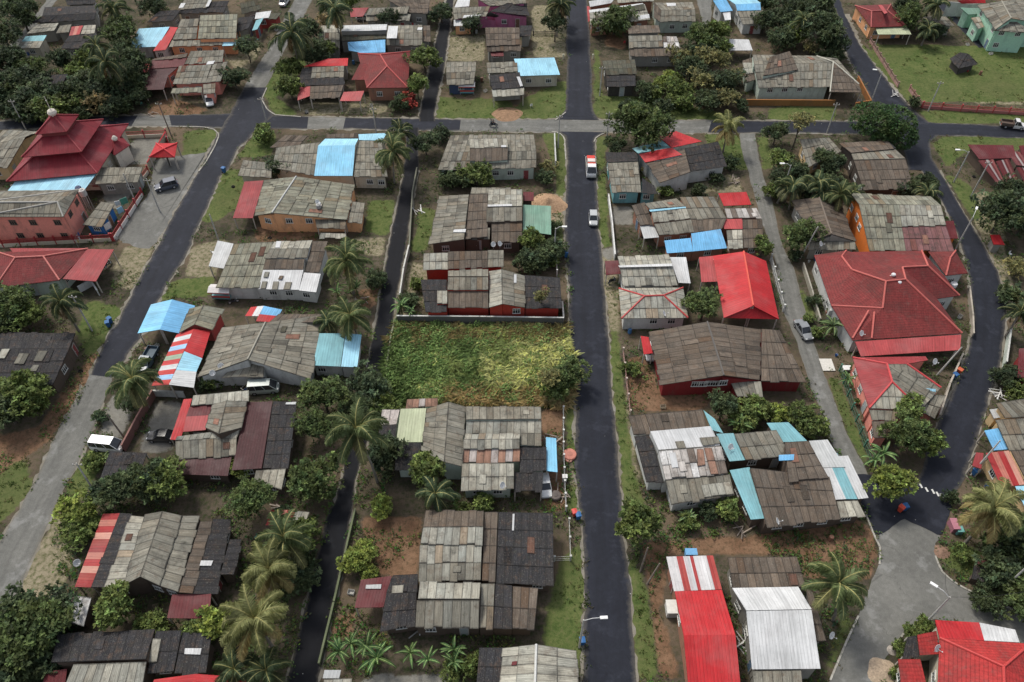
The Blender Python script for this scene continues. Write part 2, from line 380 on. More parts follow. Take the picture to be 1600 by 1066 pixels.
# window and door meshes shared by every house
def window_meshes(fc, key):
    f = MB(); g = MB(); w, h, d = 1.15, 1.05, .09
    f.box((0, 0, h / 2), (w + .12, d, .09), fc); f.box((0, 0, -h / 2), (w + .2, d + .06, .09), fc)
    for x in (-w / 2, -w / 6, w / 6, w / 2): f.box((x, 0, 0), (.06, d - .01, h - .09), fc)
    f.box((0, 0, .22), (w - .06, d - .03, .05), fc)
    g.face([(-w / 2, -.01, -h / 2), (w / 2, -.01, -h / 2), (w / 2, -.01, h / 2), (-w / 2, -.01, h / 2)], (0, 0, 0))
    return f.mesh('window_frame', M['plain']), g.mesh('window_pane', M['glass'])
WM = [window_meshes((.62, .62, .58), 0), window_meshes((.17, .12, .09), 1), window_meshes((.35, .36, .34), 2)]
def door_mesh(c):
    f = MB(); f.box((0, .02, 0), (.92, .06, 2.05), c); f.box((-.5, .03, 0), (.1, .1, 2.1), (.4, .38, .34)); f.box((.5, .03, 0), (.1, .1, 2.1), (.4, .38, .34)); f.box((0, .03, 1.08), (1.1, .1, .1), (.4, .38, .34))
    f.box((.32, .07, -.05), (.05, .06, .14), (.5, .5, .5))
    return f.mesh('door', M['plain'])
DM = [door_mesh(c) for c in ((.16, .09, .06), (.30, .33, .33), (.22, .05, .05), (.10, .16, .24))]
HOUSES = []; FOOT = []
CAM = V((0, 0, CAMZ))
def house(name, cat, label, ref, wall, spec, wins='', patches='', cap=None, group=None, auto=True, wstyle=0):
    rr = random.Random(len(HOUSES) * 13 + 5); rr.seed0 = len(HOUSES) * 7
    faces = []; caps = []; part = []                      # (code, points, quad?, flag)
    prev = None; pid = -1
    for ln in spec.strip().splitlines():
        k = ln.split(); op, code = k[0], k[1]; flag = 'w'
        while len(part) < len(faces): part.append(pid)
        if not (op == 'f' and prev == ('f', code)) and op != 'c': pid += 1
        prev = (op, code)
        if k[-1] in ('w', 'p', 'n'): flag = k.pop()
        if op == 'c': caps.append((P(*[float(x) for x in k[2].split(',')]), P(*[float(x) for x in k[3].split(',')]), code)); continue
        if op == 'f':
            faces.append((code, [P(*[float(x) for x in s.split(',')]) for s in k[2:]], False, flag)); continue
        he, hr = float(k[-2]), float(k[-1]); q = [tuple(float(x) for x in s.split(',')) for s in k[2:-2]]
        if op == 'q': faces.append((code, [P(*q[0], he), P(*q[1], he), P(*q[2], hr), P(*q[3], hr)], True, flag))   # he = first edge, hr = second edge
        elif op == 'g':
            A1, A2, B1, B2 = (P(*q[i], he) for i in (0, 1, 4, 5)); R1, R2 = P(*q[2], hr), P(*q[3], hr)
            faces.append((code, [R1, R2, A2, A1], True, flag)); faces.append((code, [R1, R2, B2, B1], True, flag)); caps.append((R1, R2, code))
        elif op in 'hv':
            c = [P(*x, he) for x in q[:4]]; r = [P(*x, hr) for x in q[4:6]]
            fs = ([c[0], c[1], r[1], r[0]], [c[1], c[2], r[1]], [c[2], c[3], r[0], r[1]], [c[3], c[0], r[0]]) if op == 'h' else ([c[0], c[1], r[0]], [c[1], c[2], r[1], r[0]], [c[2], c[3], r[1]], [c[3], c[0], r[0], r[1]])
            for f in fs: faces.append((code, f, False, flag))
            ed = ((0, 0), (1, 1), (2, 1), (3, 0)) if op == 'h' else ((0, 0), (1, 0), (2, 1), (3, 1))
            caps += [(c[a], r[b], code) for a, b in ed] + [(r[0], r[1], code)]
    allp = [p for f in faces for p in f[1]]
    base = V((sum(p.x for p in allp) / len(allp), sum(p.y for p in allp) / len(allp), 0))
    root = thing(name, label, cat, base, 0, group)
    while len(part) < len(faces): part.append(pid)
    groups = {}
    for f, k in zip(faces, part): groups.setdefault(k, []).append(f)
    main = faces[0][0]
    for i, fs in groups.items():
        mb = MB(); code = fs[0][0]
        for _, p, isq, fl in fs: (roof_quad if isq else roof_poly)(mb, p, code, rr)
        o = mb.build('roof' if i == 0 else 'roof_section', M[PAL[code][0]], root)
        if code != main: o['label'] = CNAME[code] + ' roof section'
    if caps:
        for a, b, code in caps:
            cc = cap or (tuple(min(1, x * 1.25) for x in PAL[code][1])); mb = MB()
            if (b - a).length > .4: mb.tube([a + V((0, 0, .07)), b + V((0, 0, .07))], .15, cc, 6); mb.build('ridge_cap', M['plain'], root)
    # walls: one storey of masonry or board under every walled roof face, set back under its eaves
    wf = [f for f in faces if f[3] == 'w']; plans = [[(p.x, p.y) for p in f[1]] for f in wf]; sides = []; wmb = MB()
    for k, (code, p, isq, fl) in enumerate(wf):
        poly = plans[k]; n = len(poly); ar = sum(poly[i][0] * poly[(i + 1) % n][1] - poly[(i + 1) % n][0] * poly[i][1] for i in range(n)); sg = 1 if ar > 0 else -1
        if abs(ar) < 1: continue
        ds = []; ext = []
        for i in range(n):
            a, b = poly[i], poly[(i + 1) % n]; dx, dy = b[0] - a[0], b[1] - a[1]; l = math.hypot(dx, dy) or 1e-6; ox, oy = dy / l * sg * .45, -dx / l * sg * .45
            hit = sum(any(inpoly(a[0] + dx * t + ox, a[1] + dy * t + oy, pl) for m, pl in enumerate(plans) if m != k) for t in (.15, .5, .85))
            ds.append(0.02 if hit >= 2 else min(.5, .12 * l + .1)); ext.append(hit < 2)
        ip, sg = inset(poly, ds)
        A = np.array([(x.x, x.y, 1) for x in p]); zc = np.linalg.lstsq(A, np.array([x.z for x in p]), rcond=None)[0]
        dev = max(abs(zc[0] * x.x + zc[1] * x.y + zc[2] - x.z) for x in p) * 1.3
        top = [V((x, y, max(.5, zc[0] * x + zc[1] * y + zc[2] - .16 - dev))) for x, y in ip]
        wmb.face(top, wall)
        for i in range(n):
            a, b = top[i], top[(i + 1) % n]
            wmb.face([V((a.x, a.y, -.05)), V((b.x, b.y, -.05)), b, a], wall)
            d = V((b.x - a.x, b.y - a.y, 0)); 
            if d.length > .5: sides.append((a, b, V((d.y, -d.x, 0)).normalized() * sg, ext[i]))
        FOOT.append(ip)
    if wmb.f: wmb.build('wall', M['wall'], root)
    pm = None
    for code, p, isq, fl in faces:
        if fl == 'p':
            c = sum(p, V()) / len(p)
            for x in p:
                y = x.lerp(c, .07); mb = MB(); mb.box((y.x, y.y, (y.z - .1) / 2), (.16, .16, y.z - .1), (.42, .38, .33)); mb.build('post', M['plain'], root)
            FOOT.append([(x.x, x.y) for x in p])
    def put(nm, me, pos, nrm, pane=None):
        rz = math.atan2(nrm.y, nrm.x) - math.pi / 2
        o = link(nm, me, root, pos + nrm * .03, rz)
        if pane: link('pane', pane, o, (0, 0, 0))
    if wins:
        for u, v in pts(wins):
            d = ray(u, v); best = None
            for a, b, nrm, ex in sides:
                dn = d.dot(nrm)
                if dn >= -1e-6: continue
                t = (a - CAM).dot(nrm) / dn; h = CAM + d * t; e = (b - a); e.z = 0; s = (h - a).dot(e) / e.length_squared
                if 0 < s < 1 and .2 < h.z < max(a.z, b.z) and (best is None or t < best[0]): best = (t, h, nrm)
            if best: put('window', WM[wstyle][0], V((best[1].x, best[1].y, best[1].z)), best[2], WM[wstyle][1])
    elif auto or cat == 'house':
        door = False
        for a, b, nrm, ex in sides:
            mid = (a + b) / 2; L = math.hypot(b.x - a.x, b.y - a.y); zt = min(a.z, b.z)
            if not ex or L < 2.2 or zt < 2.2 or nrm.dot(CAM - mid) < 0: continue
            n = max(1, int(L / 2.9)); tg = (b - a); tg.z = 0
            for i in range(n):
                p = a + tg * ((i + .5 + rr.uniform(-.12, .12)) / n); q = p + nrm * .85
                if any(inpoly(q.x, q.y, pl) for pl in plans): continue
                if not door and L > 3 and rr.random() < .5: put('door', rr.choice(DM), V((p.x, p.y, 1.05)), nrm); door = True
                elif rr.random() < .8: put('window', WM[wstyle][0], V((p.x, p.y, min(1.6, zt - .85))), nrm, WM[wstyle][1])
                if zt > 5: put('window', WM[wstyle][0], V((p.x, p.y, 4.55)), nrm, WM[wstyle][1])
    # odd sheets laid over the roof
    for ln in patches.strip().splitlines():
        mb = MB()
        k = ln.split(); q = pts(' '.join(k[1:])); cx, cy = sum(x[0] for x in q) / len(q), sum(x[1] for x in q) / len(q)
        d = ray(cx, cy); best = None
        for code, p, isq, fl in faces:
            n = newell(p); t = (sum(p, V()) / len(p) - CAM).dot(n) / d.dot(n); h = CAM + d * t
            if inpoly(h.x, h.y, [(x.x, x.y) for x in p]) and (best is None or t < best[0]): best = (t, n, sum(p, V()) / len(p))
        if best and len(q) == 4:
            t, n, o = best; o = o + n * .13
            roof_quad(mb, [CAM + ray(*x) * ((o - CAM).dot(n) / ray(*x).dot(n)) for x in q], k[0], rr)
            o = mb.build('roof_patch', M[PAL[k[0]][0]], root); o['label'] = CNAME[k[0]] + ' sheet laid over the roof'
    local(root)
    HOUSES.append((root, ref, base, allp, faces))
    return root
PAL['blu2'] = ('metal', (.22, .52, .72)); CNAME['blu2'] = 'sky blue metal'
PAL['rsw'] = ('metal', (.6, .6, .6)); CNAME['rsw'] = 'rust streaked white'
STRIPE['rsw'] = [(.62, .60, .59), (.60, .59, .58), (.56, .54, .53), (.36, .05, .045), (.42, .07, .06), (.55, .5, .5), (.6, .6, .6), (.38, .05, .05), (.6, .58, .57)]
PAL['rwn'] = ('sheet', (.21, .10, .098)); CNAME['rwn'] = 'reddish brown corrugated'
PAL['dmr'] = ('metal', (.052, .012, .014)); CNAME['dmr'] = 'dark maroon metal'
# ------------------------------------------------------------------ houses (roof outlines read off the photograph, pixel + height in metres)
CRW, WHW, GRW, PGW, PNW, ORW, BLW, WDW, RDW, YLW, TLW = (.46, .42, .33), (.52, .52, .49), (.25, .24, .21), (.42, .48, .41), (.72, .27, .21), (.62, .17, .035), (.035, .14, .36), (.10, .075, .058), (.20, .026, .026), (.55, .40, .22), (.16, .36, .38)
PCW = (.72, .37, .19); MNW = (.36, .58, .44); BRW = (.30, .15, .10)
# --- west of the diagonal road
mos = None
house('school_building', 'school', 'pink two storey school building with grey hipped roof and rows of windows', 'pink school', PNW, """
v asb -30,299 123,297 99,339 -30,339 -30,317 90,316 6.2 7.4""", cap=(.3, .29, .26), wstyle=1)
house('hut', 'hut', 'small blue hut with a grey lean-to roof inside the school fence', 'small blue hut', BLW, """
q asb 158,315 179,319 160,354 129,352 3.0 2.6""")
house('house', 'house', 'house with dark red tiled hip roof and red metal car porch', 'red tiled house with car porch', PGW, """
h tdk -5,394 138,389 93,438 -8,450 24,403 68,401 3.1 4.6
q dpk 137,389 178,390 150,440 97,436 3.2 2.9 p
q dpk 15,388 137,388 112,396 25,401 3.2 3.3 n""", cap=(.45, .12, .10))
house('house', 'house', 'low house with blackened corrugated roof at the left edge beside a bushy tree', 'black roofed house at the left edge', WDW, """
q asd -25,545 108,545 118,521 -20,521 3.6 2.9
q asd -25,545 108,545 83,601 -30,601 3.6 2.7""", patches="""
asl 3,545 16,545 8,560 -4,560
asb 30,552 46,552 38,568 22,568
asb 60,548 75,548 66,565 52,565
asb 52,570 62,570 58,578 46,578""")
# mosque: three stacked red tiers
def frustum(c, outer, k, z0, z1, code, mb, rr, twist=None):
    inn = [V((c.x + (p.x - c.x) * k, c.y + (p.y - c.y) * k, z1)) for p in outer]; out = [V((p.x, p.y, z0)) for p in outer]
    for i in range(4): roof_poly(mb, [out[i], out[(i + 1) % 4], inn[(i + 1) % 4], inn[i]] if k > .02 else [out[i], out[(i + 1) % 4], V((c.x, c.y, z1))], code, rr)
    return inn
def mosque():
    rr = random.Random(3); code = 'mosq'; PAL['mosq'] = ('metal', (.19, .017, .025))
    o4 = [P(10, 284, 4.2), P(152, 271, 4.2), P(201, 194, 4.2), P(72, 198, 4.2)]; c = sum(o4, V()) / 4
    root = thing('mosque', 'mosque with three tiered dark red pyramid roof and small white dome', 'mosque', V((c.x, c.y, 0)))
    w = MB(); S = lambda k: [(c.x + (p.x - c.x) * k, c.y + (p.y - c.y) * k) for p in o4]
    w.prism(S(.9), -.05, 4.1, CRW); w.prism(S(.52), 5.5, 7.4, (.2, .05, .05)); w.prism(S(.27), 8, 10.3, (.2, .05, .05)); w.build('wall', M['wall'], root)
    sc = lambda k: [V((x, y, 0)) for x, y in S(k)]
    for k0, k, z0, z1 in ((1, .52, 4.2, 6.3), (.66, .42, 7.2, 9.0), (.34, 0, 10.0, 12.0)):
        mb = MB(); o = sc(k0); inn = frustum(c, o, k, z0, z1, code, mb, rr); ro = mb.build('roof', M['metal'], root)
        for a, b in zip([V((p.x, p.y, z0)) for p in o], inn): cb = MB(); cb.tube([a + V((0, 0, .06)), V((b.x, b.y, z1 + .06))], .14, (.25, .026, .033), 6); cb.build('ridge_cap', M['plain'], ro)
    d = MB(); d.lathe([(.2, 0), (.35, .1), (.35, .3), (.72, .5), (.84, .85), (.66, 1.25), (.3, 1.5), (.1, 1.65), (.06, 1.8), (.05, 4.1), (0, 4.2)], (c.x, c.y, 11.7), 18, (.62, .56, .48)); d.lathe([(0, 3.2), (.16, 3.35), (0, 3.5)], (c.x, c.y, 11.7), 10, (.6, .58, .5)); d.build('dome', M['plain'], root, True)
    # porch with its own little roof
    q = [P(164, 231, 3.6), P(179, 243, 3.6), P(203, 227, 3.6), P(190, 213, 3.6)]; pc = sum(q, V()) / 4
    p = MB(); p.prism([(pc.x + (x.x - pc.x) * .85, pc.y + (x.y - pc.y) * .85) for x in q], -.05, 3.55, (.62, .58, .50)); po = p.build('porch', M['wall'], root)
    mb = MB(); frustum(pc, q, 0, 3.6, 5.0, code, mb, rr); mb.build('porch_roof', M['metal'], po)
    d = MB(); d.lathe([(.2, 0), (.5, .3), (.55, .6), (.3, 1.0), (0, 1.25)], (pc.x, pc.y, 4.8), 14, (.62, .58, .5)); d.build('porch_dome', M['plain'], po, True)
    for k in range(4):                                    # white arcade openings along the east side
        a, b = V((*S(.9)[1], 0)), V((*S(.9)[2], 0)); m = a.lerp(b, (k + .6) / 4.4); n = V((b.y - a.y, a.x - b.x, 0)).normalized()
        link('window', WM[0][0], root, m + n * .04 + V((0, 0, 1.9)), math.atan2(n.y, n.x) - math.pi / 2)
    for k in range(6):
        a, b = V((*S(.9)[0], 0)), V((*S(.9)[1], 0)); m = a.lerp(b, (k + .6) / 6.2); n = V((b.y - a.y, a.x - b.x, 0)).normalized()
        link('window', WM[0][0], root, m + n * .04 + V((0, 0, 1.9)), math.atan2(n.y, n.x) - math.pi / 2)
    local(root)
    FOOT.append(S(.95)); HOUSES.append((root, 'mosque', V((c.x, c.y, 0)), o4, []))
mosque()
house('open_shelter', 'shelter', 'long pale blue lean-to roof between the mosque and the pink school', 'pale blue lean-to', GRW, """
q lbl 31,275 151,271 132,297 10,301 3.9 3.2 p""")
house('shed', 'shed', 'flat weathered grey shed roof just right of the pale blue lean-to', 'grey shed by the mosque', GRW, """
q asb 153,262 223,261 216,284 149,288 3.2 2.9""")
house('kiosk', 'kiosk', 'open white kiosk with bright red pyramid roof beside the mosque yard', 'red roofed kiosk', WHW, """
h red 244,224 277,224 273,246 233,246 256,233 256,233 2.9 4.0 p""")
house('house', 'house', 'long grey house with ochre side wall at the left edge behind the mosque', 'ochre walled house', YLW, """
q asb -20,228 40,214 62,206 5,204 4.2 3.3
q asb -20,228 40,214 12,262 -40,262 4.2 3.2""")
# --- top left quarter behind the cross road
house('house', 'house', 'wide black roofed house with pale front slope near the top left corner', 'black roofed house near the corner', GRW, """
q asd 66,25 150,20 152,9 70,12 4.2 3.0
q asd 66,25 150,20 148,31 50,36 4.2 3.4
q asl 58,38 92,36 85,48 42,53 3.3 2.8 
q asb 94,40 112,38 108,50 88,52 3.2 2.8""")
house('house', 'house', 'small cream walled house with pale roof and blue strip at upper left', 'small cream house', CRW, """
q tea 40,57 73,55 68,64 34,65 3.4 3.2
q asl 34,65 68,64 62,75 25,75 3.2 2.7""")
house('shed', 'shed', 'shed with a red and white striped gable among dark trees at upper left', 'striped gable shed', GRW, """
q asd 108,56 152,53 146,75 95,76 3.6 2.8
q rst 112,42 130,40 124,54 108,56 3.4 3.4
q asl 131,40 150,39 148,52 126,54 3.4 3.2""")
house('house', 'house', 'black roof half buried in trees behind the mosque', 'black roof buried in trees', WDW, """
q asd 58,118 106,116 98,131 50,133 3.8 3.3
q asd 50,134 98,132 92,142 48,143 3.2 2.7""")
house('house', 'house', 'house with pale blue roof sloping beside a red lean-to at upper left', 'pale blue roofed house', WHW, """
q lbl 217,45 265,42 246,73 201,75 4.2 3.0
q red 265,42 278,43 259,78 239,80 4.0 2.9""")
house('house', 'house', 'large house with olive grey roof and orange front wall below it', 'olive roofed house with orange wall', PCW, """
q aso 313,24 371,22 369,60 309,61 5.0 3.9
q asb 283,30 311,29 309,42 278,43 4.3 3.8
q asb 278,43 309,43 307,61 270,62 3.9 3.4
q asb 268,63 348,62 348,71 264,73 3.2 2.8
q lbl 350,63 385,62 382,71 347,72 3.1 2.8 p""")
house('house', 'house', 'row of dark grey roofs at the very top left of the diagonal road', 'dark roofs at the top', GRW, """
q asd 248,18 283,15 271,32 230,35 3.8 3.0
q asb 288,-1 331,-3 323,12 282,15 4.2 3.6
q asd 282,15 323,12 318,20 275,22 3.6 3.0
q asd 328,3 358,1 350,19 318,20 3.8 3.1""", patches="""
wht 283,5 290,5 286,12 279,13
wht 326,0 331,0 326,10 321,11""")
house('house', 'house', 'long maroon roofed house with posted porch beside dark palms', 'maroon roofed house', PNW, """
q asn 240,92 294,83 291,90 236,95 4.0 4.2
q mar 236,95 292,89 287,104 232,108 4.2 3.5
q dmr 233,108 278,105 262,119 226,120 3.4 3.0
q dmr 228,119 263,117 256,140 224,141 3.2 2.7 p""")
house('shed', 'shed', 'narrow bright red lean-to on the edge of the trees at upper left', 'narrow red lean-to', GRW, """
q red 228,98 236,96 230,112 220,122 2.9 2.3""")
house('house', 'house', 'pink walled house with grey sheet roof and pale front awning, white car beside', 'pink walled grey house', PNW, """
q asb 298,80 350,78 348,97 288,101 4.6 3.9
q asb 280,103 331,101 321,130 270,132 4.0 3.1
q asb 332,100 356,96 345,127 321,130 3.8 3.1
q aso 270,138 316,136 316,144 267,146 2.9 2.6 p
q asb 317,132 337,130 336,146 318,147 3.0 2.6""", patches="""
wht 325,96 336,95 333,100 322,101""")
house('house', 'house', 'jumbled dark roofed house under the top edge left of the gravel road', 'jumbled dark house', GRW, """
q asd 372,28 398,25 388,45 370,50 3.6 3.0
q asm 375,5 402,0 408,15 378,22 4.2 3.2""")
house('shed', 'shed', 'red walled shed with white roof by the roadside at the top', 'red walled shed', (.32, .06, .05), """
q wht 400,20 424,17 420,28 398,30 3.0 2.8
q tea 400,32 412,28 402,46 394,48 3.0 2.6
q asm 421,21 440,20 432,30 418,30 2.9 2.6""")
# --- top, second block
house('house', 'house', 'house at the top with a faded red lean-to and grey roof, parked car in front', 'top house with red lean-to', GRW, """
q dpk 546,13 576,12 567,26 548,27 3.3 2.8 p
q asb 577,13 640,10 636,22 572,24 4.0 3.5
q asb 572,24 642,22 640,32 572,33 3.3 2.8
q asn 600,-3 673,-3 668,22 640,20 4.4 3.4""", patches="""
wht 609,2 614,2 611,10 606,10""")
house('house', 'house', 'long low grey house with light blue metal front roof behind the red tiled house', 'long grey and blue house', GRW, """
q asl 499,51 531,51 531,40 502,41 3.9 3.4
q asb 499,51 531,51 531,75 498,74 3.9 2.9
q lgy 533,49 604,48 605,38 533,40 4.1 3.4
q asb 604,52 660,51 660,40 606,40 4.1 3.4
q asb 604,52 660,51 660,71 604,71 4.1 2.9
q asn 661,40 672,40 673,65 660,65 3.4 2.9
q asm 533,50 604,49 603,60 534,65 3.2 3.0
q blu 543,66 602,62 602,82 561,83 3.1 2.7
q blu 543,66 561,65 561,82 545,79 3.0 2.7""", patches="""
wht 607,41 622,41 620,60 604,60
wht 653,43 660,43 659,47 652,47
wht 580,42 604,40 604,47 582,48""")  # asm sheet here stands for the shaded gap between roofs, not moss
house('house', 'house', 'red tiled hip roof house with brick pillared front porch at the cross road', 'red tiled house at the cross road', BRW, """
v til 559,84 641,81 637,137 573,138 594,86 605,104 3.3 5.2
q til 562,100 582,98 572,125 549,125 4.0 3.1""", cap=(.42, .07, .06))
house('house', 'house', 'stilted grey house with red metal lean-tos on three sides', 'stilted grey house with red lean-tos', GRW, """
q red 474,104 543,103 544,91 512,92 3.6 3.2
q asb 488,105 538,103 537,120 486,122 4.2 3.6
q asd 486,123 537,121 537,132 485,134 3.6 3.2
q asn 485,135 537,133 531,153 484,154 3.3 2.7 p
q asd 472,107 489,106 485,134 465,134 3.5 3.0
q pnk 466,137 486,135 485,150 465,157 3.1 2.6 p
q pnk 537,144 569,142 563,158 531,158 2.9 2.6 p""")
# --- top, third block
house('house', 'house', 'pink walled wooden house with dark roof at the top beside the narrow road', 'pink wooden house at the top', (.42, .14, .24), """
q asb 707,12 766,10 760,25 710,30 4.0 3.2
q asd 765,18 792,5 822,5 826,25 4.4 3.0
q asd 765,18 780,25 776,27 758,25 4.2 3.0
q wht 715,0 735,-5 733,10 710,12 3.8 3.4
q asb 740,-5 820,-8 822,5 765,10 4.5 3.9""", patches="""
wht 725,24 752,23 748,27 723,28""")
house('hut', 'hut', 'tiny orange walled hut with pale blue roof beside the narrow road', 'tiny orange hut', PCW, """
q lgy 709,31 737,32 737,40 709,41 2.7 2.4""")
house('house', 'house', 'brown sheet roofed house with a maroon front awning in the third top block', 'brown roofed house with maroon awning', GRW, """
q asn 758,43 812,43 812,70 760,72 4.2 3.4
q asn 760,72 815,70 814,79 762,81 3.3 2.8
q asd 813,40 832,40 829,56 812,58 3.2 2.8
q mar 765,78 786,78 787,88 768,88 2.6 2.3 p""")
house('hut', 'hut', 'small square grey roofed hut with dark blue tarpaulin front on the dry lawn', 'small hut with blue tarpaulin', (.05, .07, .13), """
q asb 697,114 743,112 744,97 698,98 3.6 2.9
q asb 697,114 743,112 740,132 698,133 3.6 2.6""")
house('house', 'house', 'house of dark stepped roofs joined to the pale blue roofed house', 'dark stepped house', GRW, """
q asb 760,98 808,96 809,112 762,115 3.8 3.4
q asd 765,118 812,113 817,137 769,140 3.8 3.1
q asl 768,140 819,137 819,149 770,151 3.0 2.6 p""", patches="""
wht 763,116 790,113 790,115 763,118
wht 807,120 812,120 817,134 813,135""")
house('house', 'house', 'cream house under a smooth pale blue sloping roof beside the main road', 'pale blue sloping roof house', CRW, """
q lbl 803,92 866,90 875,117 811,119 4.0 3.0""", wins='826,126 857,126')
# --- top, right of the main road
house('house', 'house', 'large pale patched roof house right of the main road at the top', 'large pale roofed house', BRW, """
q lgy 920,16 1004,5 1008,8 921,20 3.8 4.1
q asl 921,20 1008,8 1016,31 922,39 4.1 3.1
q wht 920,2 962,-4 955,5 922,11 3.8 3.3
q pnk 917,10 921,10 924,30 919,35 3.0 2.6 n
q asl 963,-5 1020,-8 1022,2 965,5 3.8 3.4""", patches="""
asm 985,10 1006,6 1008,15 988,18
asm 930,25 940,24 940,32 930,33
wht 996,25 1014,22 1015,28 998,31""")
house('house', 'house', 'pale green walled house with grey gable roof behind a round tree', 'pale green gable house', PGW, """
q asb 1033,16 1086,15 1082,4 1020,5 4.4 3.3
q asb 1033,16 1086,15 1087,33 1031,34 4.4 3.1
q asn 1022,3 1033,16 1031,34 1022,28 4.4 3.2""", wins='1050,42 1070,41', patches="""
wht 1041,5 1056,5 1056,9 1043,10""")
house('house', 'house', 'grey stepped roof house with white striped sheets and grey front wall', 'grey house with white striped sheets', GRW, """
q asn 982,53 1032,51 1029,40 981,41 4.4 3.6
q asb 982,56 1034,55 1036,73 983,75 4.2 3.5
q mot 1036,57 1057,57 1063,74 1037,75 3.8 3.3
q asn 983,76 1062,76 1064,88 985,88 3.3 2.8""", wins='1023,94 1047,94')
house('hut', 'hut', 'mossy blackened stepped hut on the grass right of the main road', 'mossy hut', (.05, .045, .04), """
q asm 944,108 994,106 992,94 941,96 3.8 3.1
q asm 944,108 994,106 995,116 947,117 3.8 3.4
q asd 947,118 993,118 993,135 948,136 3.3 2.6""")
house('house', 'house', 'twin bright blue roofed house at the top with a white side awning', 'twin blue roofed house', WHW, """
q blu 1114,1 1134,-2 1145,17 1126,19 4.0 3.1
q lbl 1136,-2 1178,-3 1189,5 1149,7 4.4 4.0
q blu 1149,7 1188,5 1189,16 1152,17 4.0 3.6
q asb 1152,17 1192,16 1195,37 1160,38 3.5 2.8
q wht 1129,19 1141,18 1142,31 1133,32 2.9 2.6 p""", wstyle=2)
house('canopy', 'canopy', 'plain white square canopy on posts at the edge of the bushes', 'white square canopy', WHW, """
q wht 1136,61 1170,62 1176,79 1140,79 2.8 2.5 p""")
house('house', 'house', 'big grey roofed house with pale green walls and orange compound wall', 'big grey house with orange wall', PGW, """
q asb 1178,101 1300,98 1276,88 1176,86 4.8 3.6
q asb 1178,101 1300,98 1297,136 1185,137 4.8 3.3
q asn 1234,80 1203,89 1192,119 1247,109 5.4 4.6
f asn 1302,97,4.8 1342,132,3.2 1346,145,3.1 1297,144,3.1 p
f asb 1276,88,3.8 1308,92,3.7 1342,132,3.2 1302,97,4.8
c asl 1302,97,4.8 1342,132,3.2
c asl 1302,97,4.8 1297,144,3.1
c asl 1276,88,3.8 1302,97,4.8
q asn 1160,95 1175,90 1180,125 1165,130 3.1 2.7""", wins='1203,141 1226,140 1250,139', patches="""
wht 1317,92 1330,93 1342,110 1328,110
asl 1160,98 1180,98 1183,114 1165,116""")
house('house', 'house', 'red hip roofed house with cream front awning in the top right quarter', 'red hip roofed house', PCW, """
h tdk 1336,9 1392,7 1416,41 1361,43 1362,18 1386,17 3.2 4.8
q crm 1366,40 1418,42 1424,54 1372,54 2.9 2.6 p""", cap=(.38, .09, .08), patches="""
pnk 1372,8 1378,8 1387,20 1382,22""")
house('shed', 'shed', 'plain grey roofed shed right of the red hip roofed house', 'plain grey shed', GRW, """
q asb 1440,25 1478,26 1491,40 1450,40 3.2 2.7""")
house('house', 'house', 'mint green two storey house with broad grey gable roof in the top right corner', 'mint green house', MNW, """
g asb 1528,8 1556,46 1565,2 1580,29 1615,-2 1645,40 5.6 7.2
q asb 1580,30 1582,30 1616,52 1552,48 6.4 5.2
q grn 1500,12 1530,13 1533,22 1513,23 4.2 3.6
q asl 1517,28 1530,26 1538,42 1528,45 4.0 3.6""")
house('house', 'house', 'plain red roofed house cut by the top edge beside the mint green house', 'cut off red roof', WHW, """
q red 1495,1 1539,-3 1540,5 1503,6 4.2 3.4""")
house('hut', 'hut', 'little black tarred hut standing alone in the fenced field', 'little black field hut', (.06, .055, .05), """
q asd 1500,82 1512,84 1498,107 1484,92 2.9 1.9
q asd 1500,82 1512,84 1528,99 1515,92 2.9 1.9
q asd 1512,85 1514,85 1527,100 1498,108 2.8 1.8""", auto=False)
house('house', 'house', 'terrace of dark roofs cut by the top edge in the left corner', 'dark terrace in the corner', GRW, """
q asd 100,-6 150,-8 148,6 105,8 3.8 3.0
q asb 10,-2 40,-8 35,6 4,10 3.8 3.0""")
# --- between the diagonal road and the dark lane
house('house', 'house', 'sprawling patched grey house with a sky blue metal centre roof', 'sprawling house with blue centre', CRW, """
q asn 445,211 481,212 466,230 422,231 3.6 3.2
q asb 432,231 500,222 492,275 425,262 3.8 3.1
q lbl 497,228 555,227 560,217 508,217 4.6 4.2
q blu2 497,228 555,227 551,275 491,275 4.6 3.2
q lbl 560,210 605,208 597,220 561,219 3.2 3.0
q asb 558,220 596,220 606,277 553,276 3.8 3.0
q asn 510,210 561,208 560,216 510,216 3.2 3.0
q asb 380,250 425,255 424,278 372,274 3.0 2.7""", wins='578,284 596,285')
house('house', 'house', 'peach walled house with grey gable roof and red metal side roof', 'peach gable house', PCW, """
g aso 412,282 398,338 463,276 425,333 553,289 543,344 3.1 4.8
q dpk 412,282 382,284 364,341 395,341 3.3 2.9 p
q asb 551,315 570,317 566,349 543,347 3.0 2.6
q asb 492,342 541,343 540,357 495,357 2.9 2.5 p
q asl 501,364 540,365 541,372 499,372 2.3 2.1 n""", wins='419,345 452,345 483,345', cap=(.42, .42, .4))
